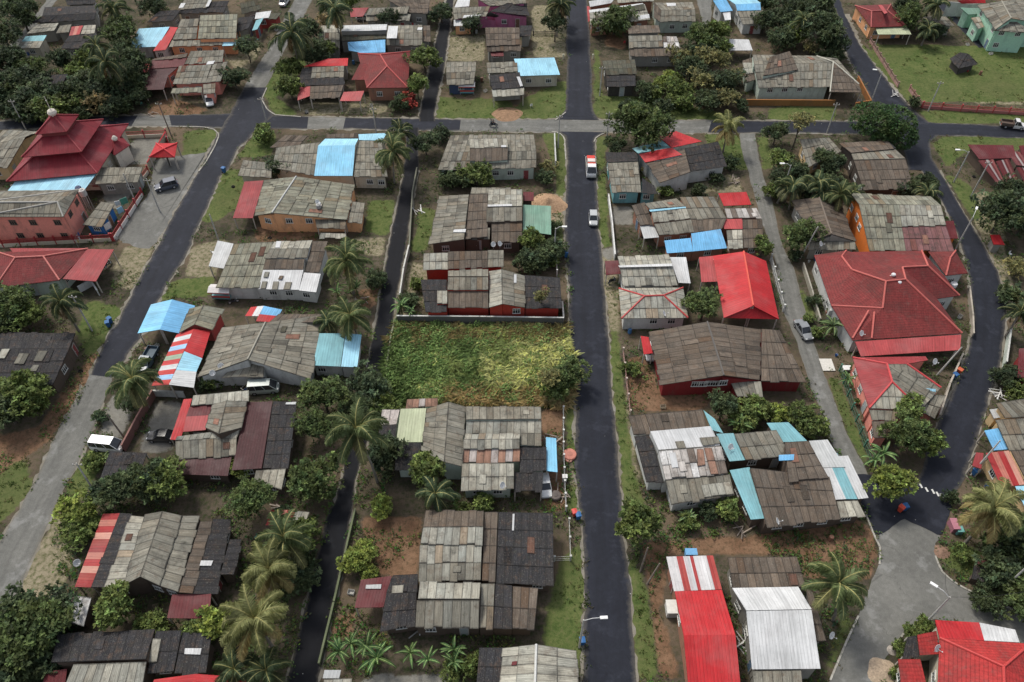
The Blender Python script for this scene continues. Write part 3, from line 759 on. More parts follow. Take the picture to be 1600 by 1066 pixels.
house('house', 'house', 'grey roofed house with half whitened front roof and white walls', 'grey house with whitened front', WHW, """
q aso 366,381 427,378 405,450 337,450 4.0 3.0
q asl 422,389 483,389 488,377 428,379 4.4 3.9
q asb 421,389 483,388 480,403 414,403 4.4 3.9
q asn 415,405 476,405 474,421 411,421 3.8 3.4
q wht 411,422 474,422 467,453 404,452 3.6 2.9
q wht 475,426 501,428 494,457 467,454 3.4 2.9
q asn 488,377 512,377 499,426 477,425 3.9 3.3
q lgy 340,376 365,381 351,420 326,416 3.1 2.7 p""", wins='427,457 452,458 479,461', patches="""
asb 414,425 421,425 419,432 412,432
asb 410,440 418,440 415,451 407,451
asb 427,440 436,440 434,451 425,451
asb 446,441 456,441 453,452 443,452
asn 437,431 443,431 441,436 435,436
wht 432,377 440,377 437,387 430,387""")
house('canopy', 'canopy', 'pale blue gabled canopy standing over the edge of the diagonal road', 'pale blue gabled canopy', WHW, """
q blu2 269,468 250,515 215,521 236,476 3.6 2.8 p
q blu 269,468 250,515 280,521 305,478 3.6 2.8 p""")
house('shed', 'shed', 'grey gabled shed with red ridge line between the blue canopy and grey house', 'grey shed with red ridge', (.45, .08, .07), """
q aso 318,477 304,507 281,520 296,483 4.0 3.1
q aso 318,477 304,507 331,516 349,483 4.0 3.1""", cap=(.5, .04, .04))
house('canopy', 'canopy', 'long gabled canopy of red white and blue stripes beside the road', 'long striped canopy', GRW, """
q str 303,514 264,601 237,603 277,521 3.4 2.6 p
q red 303,514 288,549 316,560 329,518 3.4 2.7 n
q lbl 288,549 275,578 307,581 316,560 3.4 2.7 n
q wht 275,578 264,601 303,606 307,581 3.4 2.7 p""", cap=(.5, .04, .05))
house('canopy', 'canopy', 'small red white and blue striped canopy behind the whitened front house', 'small striped canopy', GRW, """
q stb 392,480 412,478 404,494 383,494 2.9 2.6 p
q blu 412,478 441,484 435,494 405,491 2.9 2.6 p
q red 405,491 435,494 430,504 400,502 2.7 2.4 n""")
house('house', 'house', 'big grey gabled house with a teal metal roof on its right end', 'big grey gabled house with teal end', WHW, """
g asb 348,512 310,590 415,504 387,562 505,492 486,593 3.0 4.8
q asb 369,567 412,567 412,588 348,589 3.3 2.7
q asn 435,491 503,491 500,503 420,505 3.0 3.6
q tea 499,521 539,521 532,573 489,571 3.5 2.9
q lbl 540,521 565,523 558,574 533,573 3.4 2.9""", wins='503,577 442,607 420,600', patches="""
asm 441,510 449,510 446,518 438,518""")
house('house', 'house', 'grey gable house wrapped by maroon and black lean-to roofs', 'grey gable with maroon lean-tos', WDW, """
q red 287,624 300,623 282,688 266,687 3.1 2.7 p
q asl 302,618 389,610 389,626 299,634 3.3 3.8
q pnk 291,651 327,649 321,672 286,675 3.5 3.2
q mar 296,636 331,633 327,649 291,651 3.6 3.5
q asb 354,626 342,678 322,669 332,633 4.6 3.9
q asb 354,626 342,678 376,669 386,628 4.6 3.8
q asl 277,682 376,669 371,682 274,688 3.6 3.3
q asb 274,689 370,683 369,712 275,717 3.3 2.7
q dmr 386,629 426,627 409,732 362,735 3.4 2.9
q dmr 275,719 362,714 356,744 272,741 2.6 2.4
q asd 427,627 464,628 451,730 411,732 3.3 2.8
q asl 400,735 447,732 440,766 396,753 2.9 2.5""", patches="""
wht 456,684 481,684 480,690 454,690
wht 454,707 475,706 473,712 452,713
lgy 447,629 463,628 462,632 446,632""", auto=False)
house('carport', 'carport', 'flat blackened carport roof beside the white van', 'flat black carport', WDW, """
q asd 172,705 230,708 217,745 157,747 2.9 2.6 p""")
house('house', 'house', 'big curved grey gable house with red striped edge roof at lower left', 'curved grey gable house', WDW, """
q rst 187,802 142,918 117,917 161,803 3.1 2.7 p
q asd 207,803 164,918 142,918 187,802 3.4 3.0
q asl 228,808 196,915 165,918 205,806 3.9 3.4
q asb 254,799 219,901 194,915 228,804 4.8 3.9
q asb 254,799 219,901 248,915 285,806 4.8 4.0
q asb 285,806 248,915 277,925 312,806 3.9 3.5
q asn 313,815 278,926 301,928 332,815 3.4 3.2
q asd 333,811 302,928 337,929 361,812 3.2 2.8
q asd 359,843 344,898 364,898 377,843 2.9 2.6
q mar 269,929 330,928 327,967 261,966 3.0 2.6 p""", patches="""
wht 314,876 333,876 330,884 312,884""", auto=False, cap=(.32, .31, .28))
house('shed', 'shed', 'small shed with blotched pale roof between the bushes at lower left', 'small blotched shed', WDW, """
q mot 83,926 143,934 131,979 72,960 2.9 2.4""")
house('house', 'house', 'black tarred roof house with pale front slope at the bottom left', 'black roof house at the bottom left', WDW, """
q asd 80,1035 228,1030 242,985 90,993 4.2 3.0
q asl 115,1038 229,1034 222,1075 98,1080 4.1 3.0
q asd 244,986 284,985 272,1047 231,1050 3.5 2.9
q asd 285,988 331,990 322,1052 273,1052 3.2 2.8
q mar 72,1050 105,1045 100,1080 62,1085 3.1 2.7""", patches="""
wht 289,1013 315,1013 313,1023 288,1022
asl 239,998 252,998 245,1035 232,1036""", auto=False)
house('house', 'house', 'bright red gabled roof cut by the bottom edge beside dark palms', 'red roof at the bottom edge', CRW, """
q red 306,1053 306,1100 225,1100 241,1062 3.6 2.9
q red 306,1053 306,1100 390,1100 385,1059 3.6 2.9""", auto=False)
house('shed', 'shed', 'low shed with maroon and pale striped sheets under the palms', 'low striped shed', WDW, """
q rst 424,797 462,797 452,822 415,821 2.6 2.3
q asl 462,798 484,800 476,820 453,822 2.6 2.3""", auto=False)
# --- between the dark lane and the main road
house('house', 'house', 'wide patched grey roof house with pale green front behind the first cross road', 'wide patched grey house', PGW, """
q asb 694,238 838,236 834,211 704,212 4.2 3.0
q asb 694,238 838,236 838,262 684,266 4.2 3.0
q asl 733,217 792,216 794,230 734,232 4.8 4.9
q asn 734,232 794,230 793,250 734,252 4.9 4.0""", patches="""
wht 783,227 791,227 791,230 783,230""")
house('house', 'house', 'patchwork grey house with green metal end roof and sand heap beside', 'patchwork house with green end', WDW, """
q asb 733,304 725,374 671,382 687,307 3.9 3.1
q asn 734,304 762,303 762,370 727,373 3.9 3.3
q asb 735,303 800,303 798,294 737,294 3.9 3.1
q asl 762,323 816,322 816,297 763,297 4.6 3.7
q asb 760,324 816,323 816,345 760,346 4.6 3.9
q asb 728,355 766,356 765,373 727,374 3.4 2.9
q asn 768,347 816,345 816,378 768,378 3.6 2.9
q grn 817,320 861,322 861,367 817,361 3.4 2.8
q mar 817,300 834,300 834,314 818,314 2.8 2.6""", patches="""
wht 709,359 728,358 727,363 708,363
wht 765,356 768,356 767,367 764,367
wht 762,320 800,319 800,322 762,323""", auto=False)
house('house', 'house', 'walled house of many stepped grey roofs with red painted gable front', 'walled stepped house with red gable', (.36, .045, .03), """
q asl 662,396 700,395 700,421 661,422 3.7 3.2
q asn 700,393 762,392 762,417 700,421 4.0 3.3
q asb 762,391 787,391 787,417 762,418 3.8 3.3
q asb 700,432 763,432 763,421 700,424 4.4 3.9
q asb 700,433 763,433 763,453 699,453 4.4 3.8
q asn 700,454 763,454 763,481 700,480 3.5 2.9
q asd 657,437 698,437 698,488 665,488 3.2 2.8
q asl 683,454 699,454 699,474 683,475 3.5 3.2
q asl 784,421 785,475 765,481 765,424 4.4 3.3
q asb 784,421 785,475 820,481 819,431 4.4 3.3
q asd 820,430 875,434 878,481 821,482 3.4 2.9""", patches="""
wht 803,429 807,429 807,442 803,442
asl 688,474 708,473 708,480 690,482""", wins='807,486')
house('house', 'house', 'grey house with cream green panel, dark ridge and pale blue side strip', 'grey house with cream green panel', PGW, """
q rus 597,640 625,640 620,662 594,665 3.2 2.9
q asd 593,665 620,663 617,694 590,696 3.1 2.8
q crm 626,639 666,638 660,691 619,691 3.8 3.2
q asd 618,692 659,692 650,733 617,733 3.2 2.7
q asb 701,628 694,722 660,705 667,639 4.8 3.6
q asb 701,628 694,722 720,729 728,636 4.8 3.8
q asb 728,656 846,655 845,636 728,637 4.6 3.9
q asl 729,658 846,657 846,678 727,678 4.3 3.5
q asl 725,687 812,686 813,679 727,679 4.4 4.1
q asl 724,687 812,686 812,700 724,701 4.4 4.0
q rus 723,702 813,701 812,722 721,723 3.8 3.3
q asl 722,724 803,724 803,764 720,765 3.9 3.0
q asd 813,697 854,699 854,735 812,738 3.4 3.0
q asb 813,677 846,677 846,695 813,696 3.8 3.6
q asd 804,738 849,738 847,767 803,768 3.0 2.6 p
q blu2 853,683 869,685 871,738 854,736 3.1 2.7 p
q rus 636,624 684,622 684,634 634,637 3.0 2.7""", cap=(.05, .05, .05))
house('house', 'house', 'big house of pale stepped roofs with black side roofs and maroon lean-to', 'big pale and black stepped house', WDW, """
q asn 661,824 755,823 756,799 665,799 4.8 3.8
q asl 661,824 755,823 754,850 657,850 4.8 4.3
q asl 656,851 753,851 752,878 655,879 4.2 3.8
q asb 655,880 752,879 751,907 654,907 3.8 3.4
q asl 653,936 749,936 751,911 656,911 4.9 4.2
q asb 651,938 749,938 748,980 649,980 4.9 3.5
q asn 757,800 778,800 774,907 753,907 3.7 3.3
q asd 779,800 864,802 865,915 775,910 3.6 3.0
q asb 752,912 773,912 770,981 749,981 3.7 3.2
q asd 774,912 800,915 800,983 770,982 3.5 3.0
q asn 801,916 841,919 835,983 800,983 3.3 2.8
q asd 614,899 653,897 652,925 604,925 3.5 3.2
q asd 604,926 651,926 649,976 594,984 3.3 2.8
q mar 564,906 612,900 599,949 554,950 3.0 2.6 p""", patches="""
lgy 572,914 596,913 595,920 571,920
asl 613,915 631,914 630,923 612,924
wht 801,803 804,803 803,829 800,829""", auto=False)
house('house', 'house', 'pale grey gable house cut by the bottom edge beside the main road', 'pale gable at the bottom edge', CRW, """
g asl 787,1013 776,1100 838,1007 835,1100 900,1017 904,1100 3.2 4.6
q asd 749,1012 787,1012 778,1100 742,1100 3.2 2.7""", auto=False, cap=(.5, .5, .47), patches="""
mar 800,1034 808,1033 807,1039 799,1040""")
house('hut', 'hut', 'tiny pale blue box hut against the dark lane at the bottom', 'tiny pale blue hut', GRW, """
q lgy 507,1047 533,1047 530,1060 504,1060 2.3 2.1
q asl 506,1062 550,1060 548,1085 504,1085 2.4 2.2""", auto=False)
# --- between the main road and the grey lane
house('house', 'house', 'white walled house with torn red and teal roof under a dark tree', 'torn red and teal roof house', WHW, """
f red 1027,213,3.4 1056,205,3.2 1097,221,3.4 1050,231,4.4
f tea 988,232,3.2 1035,220,3.6 1048,231,4.4 997,240,3.6
q red 1050,231 1066,242 1008,254 997,239 4.6 3.4
q asn 1070,233 1079,269 1031,286 1010,254 4.4 3.2
q asd 1070,232 1122,221 1136,260 1079,268 4.0 3.1""", wins='1112,270')
house('house', 'house', 'grey roofed house with teal front wall near the parked truck', 'teal fronted house', TLW, """
q asd 948,254 997,252 996,238 946,239 3.6 3.0
q asb 949,255 997,253 1002,300 956,301 3.6 2.9
q asd 1003,278 1022,290 1027,303 1003,302 2.9 2.6""")
house('house', 'house', 'tangled house of many grey roofs with a bright blue front awning', 'tangled grey house with blue awning', BRW, """
q asb 1007,318 1057,310 1070,322 1015,327 3.8 4.2
q asl 1017,328 1072,325 1078,341 1021,348 4.4 3.8
q asb 1022,350 1080,343 1085,363 1030,368 3.7 3.1
q asb 1062,308 1115,307 1135,341 1079,343 4.2 3.5
q asn 1078,343 1135,341 1128,358 1085,363 3.5 3.1
q asn 987,321 1007,316 1022,351 1000,352 3.6 3.1
q lgy 1000,353 1022,352 1030,371 1006,373 2.9 2.6 p
q blu 1038,376 1079,372 1083,393 1042,396 3.1 2.7
q blu 1080,365 1126,358 1136,388 1083,393 3.3 2.7
q red 1122,302 1166,300 1174,320 1131,322 3.4 3.0 p
q mot 1132,326 1182,325 1190,341 1136,341 3.3 3.0
q pnk 1125,343 1159,342 1165,358 1132,358 3.2 2.9
q asl 1135,360 1160,359 1161,388 1138,389 3.1 2.7
q asn 1160,343 1191,343 1193,386 1162,388 3.2 2.7""", patches="""
lbl 1014,328 1071,323 1072,325 1016,331""")
house('house', 'house', 'curved pale roof house with a white side canopy and maroon gate', 'curved pale roof house', WHW, """
q asl 969,417 1051,415 1045,398 965,402 4.4 3.4
q asl 969,417 1051,415 1059,446 973,447 4.4 3.2
q wht 1046,402 1072,402 1079,443 1060,442 3.0 2.6 p
q mar 945,408 966,407 970,428 947,430 2.7 2.4 p""", patches="""
wht 966,415 1050,412 1051,416 968,418""")
house('house', 'house', 'square pale hip roofed house outlined with red ridge caps', 'pale hip roof with red ridges', WHW, """
h asl 967,451 1067,450 1075,497 971,498 1007,463 1037,462 3.0 4.3""", wins='1021,502 1049,502', cap=(.42, .055, .05))
house('house', 'house', 'bright red metal gable house with open car porch', 'bright red gable house', CRW, """
g red 1114,400 1131,497 1162,393 1177,478 1197,408 1217,499 3.4 5.2 p
q red 1177,476 1178,476 1216,499 1131,497 4.6 3.2 n
q pnk 1092,402 1114,400 1122,440 1096,441 3.0 2.7 p""", cap=(.60, .09, .06))
house('house', 'house', 'big brown roofed gable house with red walls and white framed windows', 'brown gable house with red walls', RDW, """
g asn 1014,519 1033,602 1105,503 1131,587 1188,515 1187,594 3.1 5.0
q asn 1190,514 1218,516 1260,597 1189,596 3.6 2.9
q asb 1141,596 1189,596 1192,619 1152,620 3.0 2.6
q red 1001,525 1014,527 1020,552 1006,554 2.9 2.6 p""", wins='1087,600 1098,600 1108,599 1120,599 1130,598', cap=(.10, .09, .08))
house('house', 'house', 'grey house with whitened middle roof and rust blotched front slope', 'whitened and rusty house', WHW, """
q asn 982,650 1008,647 1018,677 990,680 3.5 3.1
q asn 1008,647 1097,640 1105,671 1017,675 3.6 3.4
q wht 1016,674 1110,666 1125,696 1029,703 4.3 3.8
q mot 1029,705 1127,697 1137,740 1039,748 4.1 3.5
q asb 1040,750 1140,741 1147,772 1049,789 3.4 2.8
q asd 991,682 1017,680 1037,752 1010,754 3.2 2.7
q tea 1099,641 1117,655 1130,677 1112,672 3.2 2.9""", patches="""
rus 1089,702 1099,702 1102,726 1090,728
rus 1100,700 1112,700 1122,738 1110,739
wht 1045,708 1055,707 1060,730 1050,731
asl 1095,758 1140,752 1146,771 1100,776
asb 1055,690 1068,689 1071,698 1058,699
asb 1093,684 1122,682 1125,692 1097,694""", wins='1080,786')
house('house', 'house', 'long house of teal strips, brown sheets and white end roof by the lane', 'teal and white striped long house', WDW, """
q tea 1119,678 1146,677 1165,719 1140,721 3.5 3.0
q asb 1147,678 1213,672 1236,713 1165,719 3.8 3.2
q tea 1198,661 1232,660 1262,690 1217,691 3.5 3.2
q asn 1226,691 1263,689 1294,746 1232,752 4.4 3.8
q asn 1172,731 1296,745 1313,811 1198,823 3.7 2.8
q tea 1140,735 1171,730 1197,810 1173,812 3.2 2.7
q lgy 1264,689 1293,687 1321,730 1282,731 3.6 3.4
q wht 1283,732 1300,731 1322,780 1305,781 3.4 3.0
q tea 1289,708 1308,708 1340,780 1321,780 3.5 3.0
q wht 1309,713 1325,712 1357,778 1341,780 3.4 2.9
q asl 1307,783 1340,782 1352,806 1313,810 3.0 2.7""", patches="""
blu 1217,711 1241,710 1240,719 1217,720""", auto=False)
house('house', 'house', 'long bright red metal roof with rust streaked white end at the bottom', 'long bright red roof', BRW, """
q rsw 1041,870 1114,868 1128,921 1053,924 3.6 3.4
q red 1068,993 1149,992 1128,922 1054,924 4.8 3.5
q red 1068,993 1149,992 1160,1100 1078,1100 4.8 3.4""", auto=False)
house('house', 'house', 'white metal gable roof with red ridge line on a brown sheet house', 'white gable with red ridge', GRW, """
q asn 1137,871 1245,870 1259,918 1145,920 3.4 3.1
q wht 1166,954 1268,952 1247,917 1144,919 4.8 3.6
q wht 1166,955 1268,953 1282,1045 1175,1046 4.8 3.4
q asb 1175,1048 1252,1047 1256,1100 1181,1100 3.2 2.7
q asn 1259,918 1270,925 1291,1002 1273,1003 3.0 2.7""", auto=False, patches="""
mar 1163,952 1268,950 1269,955 1164,957""")
# --- between the grey lane and the curved road
house('shed', 'shed', 'small ochre shed with grey patch roof beside the dome shaped tree', 'small ochre shed', YLW, """
q asb 1250,218 1295,215 1315,237 1262,262 3.5 2.8""")
house('house', 'house', 'dark wooden house with two tone grey roof near the road bend', 'dark wooden house near the bend', (.08, .065, .055), """
q asn 1330,239 1397,233 1388,221 1310,224 4.2 3.3
q asb 1334,250 1415,248 1399,234 1329,238 4.2 3.9
q asn 1334,251 1415,249 1427,295 1349,297 4.1 2.9
q asd 1345,225 1390,222 1400,232 1333,238 3.4 3.2""")
house('house', 'house', 'tan gable roofed house with a grey front lean-to in the palms', 'tan gable house', GRW, """
g asn 1237,313 1272,376 1280,309 1299,366 1312,318 1336,377 3.1 4.6
q asb 1266,379 1336,377 1337,390 1262,390 3.0 2.6""")
house('house', 'house', 'bright orange gable walled house with long two tone sheet roof', 'orange gable house', ORW, """
q aso 1342,319 1470,321 1455,308 1329,303 6.2 5.2
q aso 1342,319 1405,320 1415,391 1358,391 6.2 3.6
q asl 1405,320 1470,321 1478,352 1409,353 6.2 5.1
q rwn 1409,354 1478,353 1491,393 1415,391 5.0 3.6
q mar 1475,346 1490,345 1497,373 1484,373 3.0 2.7""", wins='1331,325 1339,340 1343,355')
house('house', 'house', 'very large red tiled hip roof villa beside the curved road', 'large red tiled villa', WHW, """
f til 1331,422,5.4 1384,440,7.0 1415,437,7.0 1410,418,6.2
f til 1331,422,5.4 1410,418,6.2 1440,392,3.6 1330,394,3.6
f til 1315,401,4.6 1331,422,5.4 1330,394,3.6
f til 1410,418,6.2 1450,416,6.2 1440,392,3.6
f til 1322,392,3.6 1315,401,4.6 1330,394,3.6
f til 1322,392,3.6 1315,401,4.6 1272,399,3.4
f til 1272,399,3.4 1315,401,4.6 1331,422,5.4 1299,478,3.4
f til 1331,422,5.4 1384,440,7.0 1379,482,5.0 1299,478,3.4
f til 1384,440,7.0 1415,437,7.0 1503,521,3.4
f til 1384,440,7.0 1503,521,3.4 1379,482,5.0
f til 1379,482,5.0 1503,521,3.4 1332,532,3.4
f til 1379,482,5.0 1332,532,3.4 1299,478,3.4
f til 1415,437,7.0 1410,418,6.2 1464,467,3.8 1503,521,3.4
f tdk 1410,418,6.2 1450,416,6.2 1499,462,3.6 1464,467,3.6
f til 1450,416,6.2 1440,392,3.6 1476,432,3.6 1499,462,3.6
f til 1450,393,3.5 1485,403,4.8 1478,431,3.5
f til 1485,403,4.8 1512,427,3.5 1478,431,3.5
f til 1450,393,3.5 1493,392,3.5 1485,403,4.8
f til 1493,392,3.5 1512,427,3.5 1485,403,4.8
c til 1384,440,7.0 1415,437,7.0
c til 1415,437,7.0 1503,521,3.4
c til 1384,440,7.0 1379,482,5.0
c til 1379,482,5.0 1299,478,3.4
c til 1384,440,7.0 1331,422,5.4
c til 1331,422,5.4 1315,401,4.6
c til 1315,401,4.6 1322,392,3.6
c til 1410,418,6.2 1415,437,7.0
c til 1410,418,6.2 1450,416,6.2
c til 1450,416,6.2 1440,392,3.6
c til 1450,416,6.2 1499,462,3.6
c til 1357,486,4.9 1332,529,3.5
c til 1366,488,4.9 1362,529,3.5
c til 1485,403,4.8 1478,431,3.5
c til 1485,403,4.8 1493,392,3.5
q pnk 1336,534 1502,523 1500,547 1345,557 3.5 2.9 p""", cap=(.45, .11, .09))  # right wing front slope uses tdk: its shade is in the tile colour
house('house', 'house', 'half red half grey hip roof house south of the large villa', 'half red half grey hip house', PNW, """
f dpk 1332,559,3.2 1386,569,4.3 1394,597,4.8 1358,638,3.3
f asl 1394,597,4.8 1438,641,3.3 1358,638,3.3
f asb 1386,569,4.3 1417,569,4.3 1470,606,3.2 1438,641,3.3 1394,597,4.8
c dpk 1386,569,4.3 1394,597,4.8
c dpk 1394,597,4.8 1358,638,3.3
c dpk 1394,597,4.8 1438,641,3.3
c dpk 1417,569,4.3 1470,606,3.2
c dpk 1332,559,3.2 1386,569,4.3
f dpk 1332,559,3.2 1446,557,3.2 1450,563,3.3 1417,569,4.3 1386,569,4.3
q asb 1445,616 1478,618 1460,655 1438,642 3.0 2.6
q asb 1358,640 1407,642 1402,657 1362,656 3.1 2.9
q asn 1362,658 1400,658 1390,685 1365,684 2.9 2.5
q lbl 1425,605 1462,608 1462,612 1427,611 3.5 3.3 n
q mar 1430,612 1445,612 1441,626 1435,628 3.2 3.1 n""", cap=(.48, .06, .06))
# --- right of the curved road
house('hut', 'hut', 'collapsing maroon metal hut with peeling strips on the grass corner', 'collapsing maroon hut', WDW, """
q mar 1512,226 1583,227 1588,247 1530,249 3.0 2.6
q rdk 1528,251 1552,249 1572,290 1558,287 2.6 1.4
q rdk 1556,252 1576,248 1592,284 1574,289 2.8 1.2
q rdk 1572,236 1604,238 1618,262 1588,258 2.4 2.9
q mar 1592,228 1625,224 1635,248 1598,246 3.0 2.4
q rdk 1588,262 1622,258 1640,280 1600,284 2.6 1.6""", auto=False)
house('roadside_stand', 'stand', 'tiny grey roadside stand under a red sheet by the curved road', 'tiny red roadside stand', GRW, """
q red 1547,367 1562,367 1570,383 1552,382 2.3 2.1""", auto=False)
house('house', 'house', 'grey roofed house with blue lean-to and rusty striped shed at the right edge', 'grey house at the right edge', YLW, """
q asb 1555,630 1600,623 1640,650 1570,653 3.8 3.3
q asb 1555,656 1650,650 1665,702 1576,703 3.4 2.9
q blu 1538,673 1560,669 1577,702 1553,704 2.8 2.5 p
q rst 1540,708 1577,704 1602,757 1565,762 2.8 2.5
q asn 1579,704 1660,702 1680,750 1604,752 3.2 2.8
q lgy 1546,640 1562,638 1568,652 1553,654 2.5 2.3 
q lbl 1586,760 1640,757 1655,800 1605,800 2.8 2.5""", auto=False)
house('canopy', 'canopy', 'small faded red canopy against the kerb at the right edge', 'small faded red canopy', GRW, """
q dpk 1525,707 1537,708 1533,733 1519,728 2.3 2.1 p""")
house('house', 'house', 'red tiled villa with white panel in the bottom right corner', 'red villa in the corner', CRW, """
f red 1461,969,3.6 1530,973,3.6 1538,1001,4.1 1468,997,4.1
q wht 1530,973 1586,984 1593,1004 1538,1001 3.6 4.1
f trd 1468,997,4.2 1610,1006,4.2 1568,1042,6.0
f trd 1468,997,4.2 1568,1042,6.0 1571,1110,6.0 1465,1070,4.2
f trd 1465,1070,4.2 1571,1110,6.0 1572,1150,6.0 1464,1110,4.2
f trd 1568,1042,6.0 1610,1006,4.2 1640,1080,4.2 1571,1110,6.0
c trd 1468,997,4.2 1568,1042,6.0
c trd 1610,1006,4.2 1568,1042,6.0
c trd 1568,1042,6.0 1570,1110,6.0
q trd 1433,992 1463,986 1470,1022 1437,1024 3.4 3.0
q trd 1403,1030 1438,1030 1450,1080 1409,1080 3.2 2.8
q asd 1418,995 1432,993 1436,1026 1410,1028 2.8 2.5 p""", cap=(.46, .05, .045), auto=False)
house('shed', 'shed', 'dark fallen shed with a pale roof beam in the bushes at lower right', 'dark fallen shed', WDW, """
q asd 1522,884 1578,897 1575,915 1518,903 2.4 2.0
q mar 1530,868 1545,866 1549,884 1528,884 2.2 2.0""", auto=False)
house('hut', 'hut', 'maroon shack behind a fence at the right edge above the white gate', 'maroon shack', RDW, """
q mar 1592,545 1640,540 1650,590 1590,590 2.9 2.6""", auto=False)
house('house', 'house', 'dark roofed house at the right edge behind the mint green house', 'dark house at the right edge', GRW, """
q asd 1580,-2 1660,-6 1670,8 1590,12 3.6 3.0""", auto=False)
# ------------------------------------------------------------------ roads
def resample(line, n):
    d = [0]
    for a, b in zip(line, line[1:]): d.append(d[-1] + (b - a).length)
    out = []; k = 0
    for i in range(n):
        t = d[-1] * i / (n - 1)
        while k < len(d) - 2 and d[k + 1] < t: k += 1
        out.append(line[k].lerp(line[k + 1], (t - d[k]) / max(1e-6, d[k + 1] - d[k])))
    return out
ROADS = []
def road(name, lpx, rpx, z, mat, jit=.12, seed=1):
    l, r = [P(*p) for p in pts(lpx)], [P(*p) for p in pts(rpx)]
    ln = sum((b - a).length for a, b in zip(l, l[1:])); n = max(4, int(ln / .9)); rr = random.Random(seed)
    l, r = resample(l, n), resample(r, n); mb = MB(); jl = jr = 0
    L2, R2 = [], []
    for a, b in zip(l, r):
        d = (b - a).normalized(); jl = jl * .6 + rr.gauss(0, jit); jr = jr * .6 + rr.gauss(0, jit)
        L2.append(a + d * jl + V((0, 0, z))); R2.append(b + d * jr + V((0, 0, z)))
    y = 0
    for i in range(n - 1):
        y2 = y + (L2[i + 1] - L2[i]).length
        mb.face([L2[i], R2[i], R2[i + 1], L2[i + 1]], (1, 1, 1), [(0, y), (1, y), (1, y2), (0, y2)]); y = y2
    o = mb.build(name, M[mat]); o['kind'] = 'structure'
    ROADS.append([(p.x, p.y) for p in L2 + R2[::-1]]); return o
def apron(name, px, z, mat, jit=.1, seed=2):
    q = [P(*p) for p in pts(px)]; q.append(q[0]); ln = sum((b - a).length for a, b in zip(q, q[1:])); rr = random.Random(seed)
    q = resample(q, max(8, int(ln / .8)))[:-1]
    q = [p + V((rr.gauss(0, jit), rr.gauss(0, jit), z)) for p in q]
    mb = MB(); mb.face(q, (1, 1, 1), [(.5, p.y) for p in q]); o = mb.build(name, M[mat]); o['kind'] = 'structure'
    ROADS.append([(p.x, p.y) for p in q]); return o
road('road', '-200,194 0,190 100,184 250,180 360,178 450,182 560,184 700,186 870,187 1000,188 1200,189 1360,190 1450,192 1600,198 1800,204', '-200,208 0,203 100,198 265,197 340,200 450,201 560,202 700,204 800,206 950,207 1100,208 1250,208 1400,210 1470,212 1600,216 1800,223', .012, 'old')
road('road_resurfacing', '264,180 310,179 360,178 420,180 482,183', '268,197 310,198 340,200 420,201 480,201', .020, 'new', .1, 4)
road('road_resurfacing', '540,184 640,185 720,187', '536,202 640,203 718,204', .020, 'new', .1, 5)
road('road_resurfacing', '1112,189 1200,189 1360,190 1450,192 1600,198 1800,204', '1106,208 1250,208 1400,210 1470,212 1600,216 1800,223', .020, 'new', .1, 6)
road('road_resurfacing', '-200,194 0,190 100,184 215,181', '-200,208 0,203 100,198 205,198', .020, 'new', .1, 6)
# diagonal road
road('road', '478,-30 460,0 430,58 408,95 380,137', '500,-30 487,0 466,45 442,82 416,137', .028, 'old', .1, 7)
road('road', '380,137 366,165 360,178 342,207 312,266 282,318 250,376 235,406 207,458 185,498 166,532 141,586', '416,137 410,156 425,181 402,203 372,232 355,266 347,271 312,348 290,401 265,438 247,471 217,532 175,590', .036, 'new', .1, 8)
road('road', '141,584 130,604 90,677 60,742 30,798 0,850 -60,962 -110,1060', '176,588 162,629 137,692 100,762 84,798 28,924 -20,1020 -60,1110', .028, 'old', .08, 9)
# dark narrow lane
road('road', '704,-30 697,0 672,100 655,182 655,190', '717,-30 709,0 695,100 679,182 680,190', .044, 'lane', .08, 10)
road('road', '636,200 631,266 605,391 582,532 560,640 525,782 514,798 483,924 448,1066 420,1180', '654,200 654,266 632,391 608,532 597,600 578,680 557,745 550,800 531,906 497,1066 472,1180', .044, 'lane', .08, 11)
# main road
road('road', '886,-40 885,0 885,60 886,120 884,170 869,187', '916,-40 917,0 922,75 925,150 927,172 936,188', .052, 'new', .07, 12)
road('road', '872,206 880,210 884,217 886,266 882,353 886,416 890,491 891,532 895,577 899,645 899,720 902,757 905,798 909,798 912,873 914,949 911,1066 908,1200', '948,207 934,212 929,218 931,266 934,353 939,391 942,441 947,491 951,532 955,607 960,662 965,707 970,782 973,836 983,911 988,999 995,1066 1003,1200', .052, 'new', .07, 13)
# grey lane
road('road', '1155,209 1160,240 1168,266 1177,300 1195,361 1210,403 1225,491 1244,532 1264,594 1294,682 1330,760 1352,800', '1180,209 1184,240 1190,266 1207,316 1222,383 1240,421 1260,491 1269,532 1287,582 1321,672 1356,744 1378,790', .028, 'old', .07, 14)
# curved road
road('road', '1400,209 1407,220 1420,266 1440,266 1470,311 1495,366 1512,416 1520,491 1517,532 1508,560 1492,602 1470,652 1447,710 1432,760', '1467,211 1453,224 1457,250 1468,266 1500,323 1530,371 1557,421 1569,456 1571,503 1567,532 1562,574 1542,632 1525,692 1507,744 1490,782', .060, 'new', .07, 15)
apron('road_resurfacing', '1322,742 1357,742 1400,752 1432,758 1492,780 1470,838 1410,810 1386,830 1368,838 1352,800', .068, 'new', .06, 16)
apron('road_junction', '1351,796 1366,836 1375,856 1373,881 1361,911 1341,961 1323,999 1298,1062 1270,1130 1350,1130 1373,1044 1396,1012 1416,984 1461,967 1500,980 1600,1010 1750,1060 1750,1000 1600,959 1564,944 1527,929 1489,909 1470,891 1461,871 1461,848 1470,837 1410,808', .036, 'old', .05, 17)
